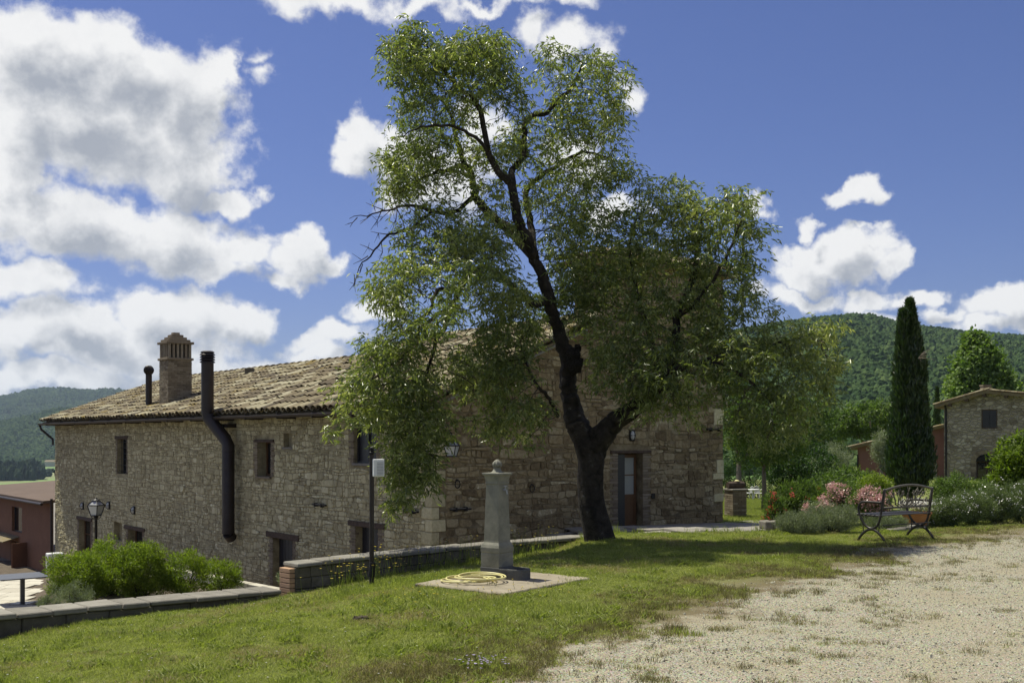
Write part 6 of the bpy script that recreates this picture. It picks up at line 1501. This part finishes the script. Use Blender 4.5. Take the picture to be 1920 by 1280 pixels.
mb = MB(); wallgrid(FH, mb, 0, HWd, -3.5, toph, list(oh.values()), .3, 14)
e1 = Vector((hn.x, hn.y, 0))*-8
A_ = FH.p(0, -3.5); mb.add([A_, A_+e1, Vector((A_.x, A_.y, ze))+e1, Vector((A_.x, A_.y, ze))], [(0,1,2,3)]); A_ = FH.p(HWd, -3.5); zr2 = toph(HWd); mb.add([A_, A_+e1, Vector((A_.x, A_.y, zr2))+e1, Vector((A_.x, A_.y, zr2))], [(0,1,2,3)])
mb.build('wall', m_rubfar, hs)
a, b, zA, zB = oh['win']; mb = MB(); frame_rect(FH, mb, a, b, zA, zB, .06, -.12, -.04); wv_ = mb.build('window', m_timber, hs)
for k_ in range(2): m2 = MB(); FH.box(m2, a+.06+k_*(b-a-.12)/2, a+.05+(k_+1)*(b-a-.12)/2, zA+.06, zB-.06, -.1, -.06); m2.build('shutter', m_dark, wv_)
a, b, zA, zB = oh['arch']; mc = (a+b)/2; rw = (b-a)/2
mb = MB(); FH.box(mb, a, b, zA, zB, -.29, -.2); ad = mb.build('arched_door', m_glass, hs)
m2 = MB(); frame_rect(FH, m2, a, b, zA, zB, .07, -.2, -.14); FH.box(m2, mc-.04, mc+.04, zA, zB, -.2, -.145); m2.build('door_frame', m_timber, ad)
nv = 13                                                    # arch head: stepped out of the straight opening by voussoirs
for k_ in range(nv):
    t0, t1 = math.pi*k_/nv, math.pi*(k_+1)/nv; ri, ro_ = rw, rw+.28; zc = zB-.02
    P8 = []
    for d_ in (.05, -.02):
        for (rr_, tt_) in ((ri, t0+.012), (ro_, t0+.012), (ro_, t1-.012), (ri, t1-.012)): P8.append(FH.p(mc+math.cos(tt_)*rr_, zc+math.sin(tt_)*rr_*.8, d_))
    m2 = MB(); m2.add(P8, [(0,1,2,3),(4,7,6,5),(0,4,5,1),(1,5,6,2),(2,6,7,3),(3,7,4,0)], t=R.random()); m2.build('arch_brick', m_brick, hs)
vs_ = [FH.p(mc, zB-.02, .012)]+[FH.p(mc+math.cos(t)*rw, zB-.02+math.sin(t)*rw*.8, .012) for t in np.linspace(0, math.pi, 15)]; m2 = MB(); m2.add(vs_, [(0, k_+1, k_+2) for k_ in range(14)]); m2.build('fanlight', m_glass, hs)
for sg in (-1, 1):
    z = zA
    while z < zB: m2 = MB(); x0 = a-.28 if sg < 0 else b; FH.box(m2, x0, x0+.28, z+.01, z+.16, -.02, .03, t=R.random()); m2.build('jamb_brick', m_brick, hs); z += .17
ov = .45
for sg, s0_ in ((-1, -ov), (1, HWd+ov)):
    kk = (zp_-ze)/pk if sg < 0 else .85*(zp_-ze)/(2.1*pk); P0 = FH.p(s0_, (ze if sg < 0 else zp_-(zp_-ze)*.85)-ov*kk+.04, ov); P1 = FH.p(pk, zp_+.04, ov); bk_ = Vector((hn.x, hn.y, 0))*-9; dn = Vector((0,0,-.16))
    mb = MB(); mb.add([P0,P1,P1+bk_,P0+bk_,P0+dn,P1+dn,P1+bk_+dn,P0+bk_+dn], [(0,1,2,3),(4,7,6,5),(0,4,5,1),(1,5,6,2),(2,6,7,3),(3,7,4,0)]); rr_o = mb.build('roof', m_tile, hs)
    mb = MB(); g_ = (P1-P0).normalized(); e_ = bk_.normalized(); N = e_.cross(g_); N = N if N.z > 0 else -N; Lg = (P1-P0).length
    for c in range(36):
        for w in range(int(Lg/.335)+1):
            M3 = Matrix((e_, g_, N)).transposed().to_4x4(); M3.translation = P0+e_*(c*.24-.02)+g_*(w*.335-.04)+N*.05; vf = TV[c % 2]; mb.add([M3 @ Vector(v) for v in vf[0]], vf[1], R.random()*.6+.25)
    tag(mb.build('roof_tiling', m_tile, rr_o), kind='stuff')
for s_ in (.35, pk*.55, pk-.1, pk*1.45): m2 = MB(); z = toph(s_)-.16; FH.box(m2, s_-.09, s_+.09, z-.1, z+.08, 0, ov-.03); m2.build('rafter_end', m_timber, hs)
m2 = MB(); m2.tube([FH.p(.12, ze-.1, .35), FH.p(.12, ze-.35, .08), FH.p(.12, -2, .08)], .055, 8); m2.build('downpipe', m_iron, hs)
cc_ = FH.p(pk*.82, zp_+.3, -2.5); m2 = MB(); cc_ = cc_-uz*.12; m2.box(cc_, (.45,.45,.5)); m2.box(cc_+uz*.28, (.52,.52,.07)); m2.build('chimney', m_brick, hs)
# red wing
rw_ = thing('red_wing', 'low pink red plastered wing with sloping tiled roof left of the stone house', 'house', (FH.p(-4, 0).x, FH.p(-4, 0).y, -1.5))
FW = Fac((hl.x-hn.x*1.2, hl.y-hn.y*1.2), hu, hn); s0_ = FW.sx(1608); sR = 0
zl_, zr_ = FW.zy(s0_, 836), FW.zy(FW.sx(1768), 797)
def topw(s): return zl_+(zr_-zl_)*(s-s0_)/(0-s0_)
ow = FW.rect(1737, 1741, 868, 925)
mb = MB(); wallgrid(FW, mb, s0_, 0, -3.5, topw, [], .3, 10); A_ = FW.p(s0_, -3.5); mb.add([A_, A_+e1, Vector((A_.x, A_.y, zl_))+e1, Vector((A_.x, A_.y, zl_))], [(0,1,2,3)]); mb.build('wall', m_red2, rw_)
a, b, zA, zB = FW.rect(1733, 1757, 868, 925); m2 = MB(); FW.box(m2, a, b, zA, zB, .02, .05); m2.build('door_surround', m_rubfar, rw_); m2 = MB(); FW.box(m2, a+.1, b-.32, zA, zB-.15, .051, .07); m2.build('door', m_dark, rw_)
P0 = FW.p(s0_-.55, topw(s0_-.55)+.02, .35); P1 = FW.p(-.02, zr_+.02, .35); bk_ = Vector((hn.x, hn.y, 0))*-8; dn = Vector((0,0,-.12))
mb = MB(); mb.add([P0,P1,P1+bk_,P0+bk_,P0+dn,P1+dn,P1+bk_+dn,P0+bk_+dn], [(0,1,2,3),(4,7,6,5),(0,4,5,1),(1,5,6,2),(2,6,7,3),(3,7,4,0)]); rr_o = mb.build('roof', m_tile, rw_)
mb = MB(); g_ = (P1-P0).normalized(); e_ = bk_.normalized(); N = e_.cross(g_); N = N if N.z > 0 else -N; Lg = (P1-P0).length
for c in range(30):
    for w in range(int(Lg/.335)):
        M3 = Matrix((e_, g_, N)).transposed().to_4x4(); M3.translation = P0+e_*(c*.24-.02)+g_*(w*.335-.04)+N*.04; vf = TV[c % 2]; mb.add([M3 @ Vector(v) for v in vf[0]], vf[1], R.random()*.6+.3)
tag(mb.build('roof_tiling', m_tile, rr_o), kind='stuff')
m2 = MB(); m2.tube([P0+dn+Vector((0,0,-.02)), P0+dn+Vector((.12,0,-.14)), FW.p(s0_+.02, P0.z-.45, .04), FW.p(s0_+.02, -3, .04)], .045, 7); m2.tube([P0+dn*.8, P0+dn*.8+bk_], .06, 7); m2.build('gutter', m_iron, rw_)

# ------------------------------------------------------------------ shrubs in the bed on the left, plants along the wall
def bedpx(name, label, x, ytop, hw, Y, mat, seed, zb=-2.12, **kw):
    b = Vector(((x-960)/FPX*Y, Y, zb)); h = EYE+(HZ-ytop)/FPX*Y-b.z; rx = hw/FPX*Y
    return bush(name, label, 'shrub', b, rx, rx*.85, h*.9, mat, seed=seed, **kw)
kw = dict(ncl=210, nper=80, L=.075, Wd=.02, clr=.15, up=.8)
bedpx('green_shrub', 'dense yellow green shrub, leftmost and widest in the courtyard bed', 150, 1034, 64, 24.6, l_lime, 31, **kw)
bedpx('green_shrub', 'tallest yellow green shrub below the street lantern', 205, 1010, 62, 26, l_lime, 32, **kw)
bedpx('green_shrub', 'yellow green shrub in the middle of the courtyard bed', 268, 1014, 54, 25, l_lime, 33, **kw)
kw['ncl'] = 110; kw['nper'] = 70
bedpx('green_shrub', 'looser green shrub right of the middle with bare stems below', 345, 1028, 50, 25.4, l_lime, 34, **kw)
bedpx('green_shrub', 'small airy green shrub at the right end of the courtyard bed', 418, 1044, 44, 26.2, l_lime, 35, ncl=70, nper=60, L=.075, Wd=.02, clr=.14, up=.8)
bedpx('silver_shrub', 'silver grey shrub between the patio and the green shrubs', 135, 1086, 40, 22.4, l_silver, 36, ncl=90, nper=80, L=.05, Wd=.009, clr=.10, up=1.2)
bedpx('silver_shrub', 'small pale yellow grey tuft at the patio corner', 85, 1108, 18, 22.6, l_silver, 37, ncl=34, nper=60, L=.05, Wd=.009, clr=.09, up=1.2)
b_ = at(533, 1096, 15.6); bush('silver_shrub', 'tiny silver plant growing by the orange brick wall end', 'shrub', (b_.x, b_.y, b_.z), .14, .12, .16, l_silver, ncl=22, nper=50, L=.04, Wd=.01, seed=38, clr=.05, up=1)
# valley trees
m_forv = forestmat('valley_crown', [(.010,.022,.010),(.018,.034,.014),(.03,.05,.02)])
lv = [src('valley_crown', lump('valley_crown', 3, .5, 20+k_), m_forv) for k_ in range(3)]
pts, scl = [], []
for (x0, x1, y, n, rad, rz_) in ((-30, 66, 899, 90, 7, 1.7), (36, 62, 878, 26, 5, 1), (-40, 104, 868, 150, 8, 1.1), (66, 84, 893, 20, 5, 1), (-60, 104, 862, 170, 9, 1.2), (60, 100, 885, 26, 3, .8)):
    for _ in range(n):
        p_ = g(R.uniform(x0, x1), y+R.uniform(-1.5, 1.5), -60); r0 = rad*R.uniform(.6, 1.2); pts.append((p_.x, p_.y+R.uniform(-25, 25), p_.z+r0*rz_*.8)); scl.append((r0, r0, r0*rz_*R.uniform(.8,1.4)))
n = len(pts); scatter('valley_trees', pts, [(0,0,R.uniform(0,6)) for _ in range(n)], scl, [R.randint(0,2) for _ in range(n)], lv, 'rows of dark trees between the valley fields')
c = g(98, 874, -60); vh = thing('valley_farm', 'tiny pale farm building among the valley fields', 'building', c); mb = MB(); mb.box(c+Vector((0,0,5)), (26,14,10)); mb.build('wall', m_paving, vh); mb = MB(); mb.add([c+Vector(v) for v in ((-14,-8,10),(14,-8,10),(14,8,10),(-14,8,10),(-14,0,14),(14,0,14))], [(0,1,5,4),(2,3,4,5),(0,4,3),(1,2,5)]); mb.build('roof', m_tile, vh)

# ------------------------------------------------------------------ grass, weeds, gravel
def tuft(seed, n, h, spread, w, lean, t0, t1, mat, name='grass_tuft'):
    r = np.random.default_rng(seed); C = np.column_stack([r.normal(0, spread, n), r.normal(0, spread, n), np.full(n, -.005)])
    V, F_, T = [], [], []
    for i in range(n):
        a = r.uniform(0, 6.28); ln = abs(r.normal(0, lean)); hh_ = h*r.uniform(.5, 1.2); d_ = np.array([math.cos(a)*ln, math.sin(a)*ln, 1]); sd = np.array([-math.sin(a), math.cos(a), 0]); a2 = r.uniform(0, 6.28); sd = np.array([math.cos(a2), math.sin(a2), 0]); ww = w*r.uniform(.7, 1.3)
        b0 = C[i]; m_ = b0+d_*hh_*.55; e = b0+d_*hh_+np.array([math.cos(a)*ln*hh_*.9, math.sin(a)*ln*hh_*.9, -.15*hh_*ln])
        o = len(V); V += [b0-sd*ww/2, b0+sd*ww/2, m_+sd*ww*.4, m_-sd*ww*.4, e]; F_ += [(o, o+1, o+2), (o, o+2, o+3), (o+3, o+2, o+4)]; T += [r.uniform(t0, t1)]*3
    return src(name, mesh_np(name, np.array(V), np.array(F_), T), mat)
TU = [tuft(1,20,.030,.035,.0042,.7,0,.7,l_grass), tuft(2,20,.036,.04,.0042,.65,.1,.8,l_grass), tuft(3,18,.030,.045,.0046,.85,.3,1,l_grass), tuft(4,18,.055,.035,.005,.45,.1,1,l_grassl),
      tuft(5,14,.028,.04,.0042,.9,0,1,l_dry), tuft(6,14,.045,.03,.0042,.6,.2,1,l_dry), tuft(7,14,.15,.04,.007,.35,.2,1,l_grassl),
      tuft(8,9,.05,.03,.016,.9,.2,1,l_grassl,'clover_tuft'), tuft(9,18,.055,.035,.0045,.55,0,1,l_weed), tuft(10,14,.075,.03,.0045,.4,0,1,l_weed)]
N0 = 330000
yy = NR.random(N0)**.8*19.5+4.5; xx = NR.uniform(-1, 1, N0)*(.60*yy+1.2)
PP = np.column_stack([xx, yy]); s1 = sdist(PP, GR); s2 = sdist(PP, WL)
nf = np.array([noise.fractal(Vector((a*.9, b*.9, 1.3)), 1, 2, 4) for a, b in PP]); nf2 = np.array([noise.noise(Vector((a*3.5, b*3.5, 7.3))) for a, b in PP])
edge = s1+nf*1.25+nf2*.5
pk_ = np.clip(1-sst(-.9, .12, edge)*1.02, 0, 1)
far_ = np.clip((12/np.maximum(yy, 8)), .35, 1)
dry = sst(.0, .7, nf*.9+.12+nf2*.35+np.clip(1.6+s1, 0, 1.5)*.42-.15)
keep = (NR.random(N0) < pk_) & (s2 > .03)
# nothing grows through the pad
qx = PP-np.array([q0.x, q0.y]); ua = qx@np.array([fa.x, fa.y]); ub = qx@np.array([fb.x, fb.y]); keep &= ~((ua > .02) & (ua < 1.30) & (ub > .02) & (ub < 1.63))
keep &= ~((s1 > -.6) & (NR.random(N0) < .35))
PP, s1, s2, nf, nf2, dry, edge = PP[keep], s1[keep], s2[keep], nf[keep], nf2[keep], dry[keep], edge[keep]
n = len(PP); idx = NR.integers(0, 3, n); rnd = NR.random(n)
idx = np.where(rnd < dry*.85, NR.integers(4, 6, n), idx)
brd = sst(-1.5, -.25, s1+nf*.8); idx = np.where(NR.random(n) < brd*.42, NR.integers(8, 10, n), idx)
lush = (np.hypot(PP[:, 0]+1.0, PP[:, 1]-13.1)+nf*.8 < 1.25) | (s2 < .3); idx = np.where(lush & (NR.random(n) < .28), 3, idx); idx = np.where((s2 < .2) & (PP[:, 0] > -2.5) & (NR.random(n) < .08), 6, idx)
idx = np.where((nf2 > .28) & (rnd > .5), 7, idx)
zz = ground_z(PP); sc_ = NR.uniform(.7, 1.25, n)*(1-.25*sst(-.8, .3, edge)); sc_ *= 1+.0*PP[:, 1]
nf3 = np.array([noise.fractal(Vector((a*2.1+9, b*2.1, 4.4)), 1, 2, 3) for a, b in PP]); sc_ *= 1+.55*np.clip(nf3, -.7, 1)
idx = np.where((nf3 > .22) & (NR.random(n) < .22) & (idx < 3), 3, idx)
scatter('grass', np.column_stack([PP, zz]), np.column_stack([NR.uniform(-.15,.15,n), NR.uniform(-.15,.15,n), NR.uniform(0,6.28,n)]), np.repeat(sc_[:, None], 3, 1), idx, TU, 'short patchy lawn grass sloping down to the left')
print('grass', n)
# weeds standing alone in the gravel
wp = []
for _ in range(1900):
    y = R.uniform(6.5, 19); x = R.uniform(-1, 1)*.58*y; s_ = sdist(np.array([(x, y)]), GR)[0]
    if .0 < s_ < 6 and R.random() < math.exp(-s_/1.15): wp.append((x, y))
for _ in range(26):
    y = R.uniform(7.5, 17); x = R.uniform(.1, .5)*y; s_ = sdist(np.array([(x, y)]), GR)[0]
    if s_ > 0: wp.append((x, y))
P2, I2, S2 = [], [], []
for x, y in wp:
    m_ = R.randint(4, 22); el = R.uniform(.04, .11)
    m_ = max(3, m_//2)
    for _ in range(m_): P2.append((x+R.gauss(0, el*1.3), y+R.gauss(0, el*.7))); I2.append(R.choice((4,8,8,9,5,0))); S2.append(R.uniform(.5, 1.15))
P2 = np.array(P2); n = len(P2); scatter('gravel_weeds', np.column_stack([P2, ground_z(P2)]), np.column_stack([np.zeros(n), np.zeros(n), NR.uniform(0,6.28,n)]), np.repeat(np.array(S2)[:, None], 3, 1), I2, TU, 'small dry grass tufts growing out of the gravel')
# back lawn grass
N1_ = 30000; yy = NR.uniform(30, 75, N1_); xx = NR.uniform(.17, .27, N1_)*yy; P3_ = np.column_stack([xx, yy]); n = N1_
scatter('grass', np.column_stack([P3_, ground_z(P3_)]), np.column_stack([np.zeros(n), np.zeros(n), NR.uniform(0,6.28,n)]), np.repeat(NR.uniform(1.4,2.6,n)[:, None], 3, 1), NR.integers(0,4,n), TU, 'sunlit grass of the back lawn behind the farmhouse corner')
# pebbles
m_peb, nt, bs = newmat('pebble'); oi = nt.nodes.new('ShaderNodeObjectInfo'); nt.links.new(ramp(nt, oi.outputs['Random'], [(.15,.14,.10),(.29,.275,.20),(.40,.385,.29),(.58,.56,.46)]), bs.inputs['Base Color']); bs.inputs['Roughness'].default_value = .9
pebs = [src('pebble', lump('pebble', 1, .5, 40+k_), m_peb) for k_ in range(4)]
N2_ = 170000; yy = NR.random(N2_)**.7*15+5; xx = NR.uniform(-.6, .62, N2_)*yy; P4 = np.column_stack([xx, yy]); s_ = sdist(P4, GR); kp = (s_+NR.normal(0, .5, N2_)) > -.2; P4 = P4[kp]; n = len(P4)
sc4 = np.exp(NR.normal(-5.45, .42, n)); scatter('gravel', np.column_stack([P4, ground_z(P4)+sc4*.2]), NR.uniform(0, 6.28, (n, 3)), np.column_stack([sc4*1.2, sc4, sc4*.65]), NR.integers(0,4,n), pebs, 'loose pale gravel stones covering the drive')
# wild flowers: yellow along the wall, white daisies in the lawn, lilac ones at the gravel edge
def wild(name, label, spots, mat, hgt, fr, leafmat=l_grassl, nl=7):
    mb = MB(); C, D, N_, T = [], [], [], []
    for x, y in spots:
        z = gz(x, y); h = R.uniform(*hgt); tx, ty = x+R.gauss(0, .05)*h/.3, y+R.gauss(0, .05)*h/.3
        mb.tube([(x, y, z), ((x+tx)/2+R.gauss(0,.01), (y+ty)/2, z+h*.55), (tx, ty, z+h)], [.0028,.0022,.0016], 4, cap=False)
        for _ in range(nl): C.append((tx, ty, z+h)); a = R.uniform(0, 6.28); D.append((math.cos(a), math.sin(a), .35)); N_.append((0,0,1)); T.append(R.random())
    o = tag(mb.build(name, leafmat), label, kind='stuff')
    tag(link('petals', leaf_mesh('petals', C, unit(np.array(D)), N_, fr, fr*.7, np.array(T)), o, mat), kind='stuff')
sp_ = []
for _ in range(210):
    f = R.random(); x = -2.4+f*3.1; y = 14.9+f*3.0-R.uniform(.12, .75)+.0
    if R.random() < .9: sp_.append((x-.0, y-.25))
sp_ += [(-2.0+R.gauss(0,.25), 13.4+R.gauss(0,.3)) for _ in range(30)]
sp_ = [s for s in sp_ if sdist(np.array([s]), WL)[0] > .08]
wild('yellow_wildflowers', 'thin yellow wildflowers in front of the higher wall', sp_, l_yellow, (.16,.5), .019)
wild('yellow_wildflowers', 'low yellow flowers in the grass around the concrete slab', [(-.6+R.gauss(0,.75), 11.6+R.gauss(0,.35)) for _ in range(70)], l_yellow, (.05,.1), .014)
sp_ = []
while len(sp_) < 150:
    y = R.uniform(6.5, 15); x = R.uniform(-.5, .1)*y
    if sdist(np.array([(x, y)]), GR)[0] < -.8 and sdist(np.array([(x, y)]), WL)[0] > .5: sp_.append((x, y))
wild('daisies', 'scattered tiny white daisies in the lawn', sp_, l_wflower, (.045,.07), .010)
wild('lilac_flowers', 'small lilac flowers at the near edge of the lawn', [g(R.gauss(905, 22), R.gauss(1240, 7)).xy for _ in range(46)], l_lilac, (.05,.09), .013)
# molehill and little dry patch
c = g(677, 1161, -.12); c.z = gz(c.x, c.y); me = lump('molehill', 3, .6, 77, 2.5); o = link('molehill', me, None, m_soil); o.location = c; o.scale = (.11,.09,.05); tag(o, 'small brown molehill in the lawn left of the fountain', 'molehill')
# stepping tufts of bigger leafy weeds
for k_, (x, y) in enumerate(((720,1133),(545,1190),(560,1240),(590,1222),(375,1165),(820,1225))):
    b = g(x, y, -.1); b.z = gz(b.x, b.y); bush('weed', ['leafy weed below the thin pole','leafy weed left of the molehill, nearer the camera','dark leafy weed near the bottom edge, left of centre','sprawling weed just above the dark one','thin upright weed on the left part of the lawn','low weed near the lilac flowers'][k_], 'weed', b, *((.09, .08, .045) if k_ % 2 else (.13, .10, .06)), l_grassl, ncl=12, nper=20, L=.045, Wd=.010, seed=200+k_, clr=.05, up=.8, stem=False)

# ------------------------------------------------------------------ air
HAZE = 5e-5
hz = MB(); hz.box((0, 2500, 150), (16000, 13000, 440)); 
m_haze = bpy.data.materials.new('haze'); m_haze.use_nodes = True; nt = m_haze.node_tree; nt.nodes.clear(); out = nt.nodes.new('ShaderNodeOutputMaterial'); pv = nt.nodes.new('ShaderNodeVolumePrincipled')
pv.inputs['Color'].default_value = (.62,.78,1,1); pv.inputs['Density'].default_value = HAZE; pv.inputs['Anisotropy'].default_value = .2; nt.links.new(pv.outputs[0], out.inputs['Volume'])
ho = hz.build('haze', m_haze); ho['kind'] = 'stuff'
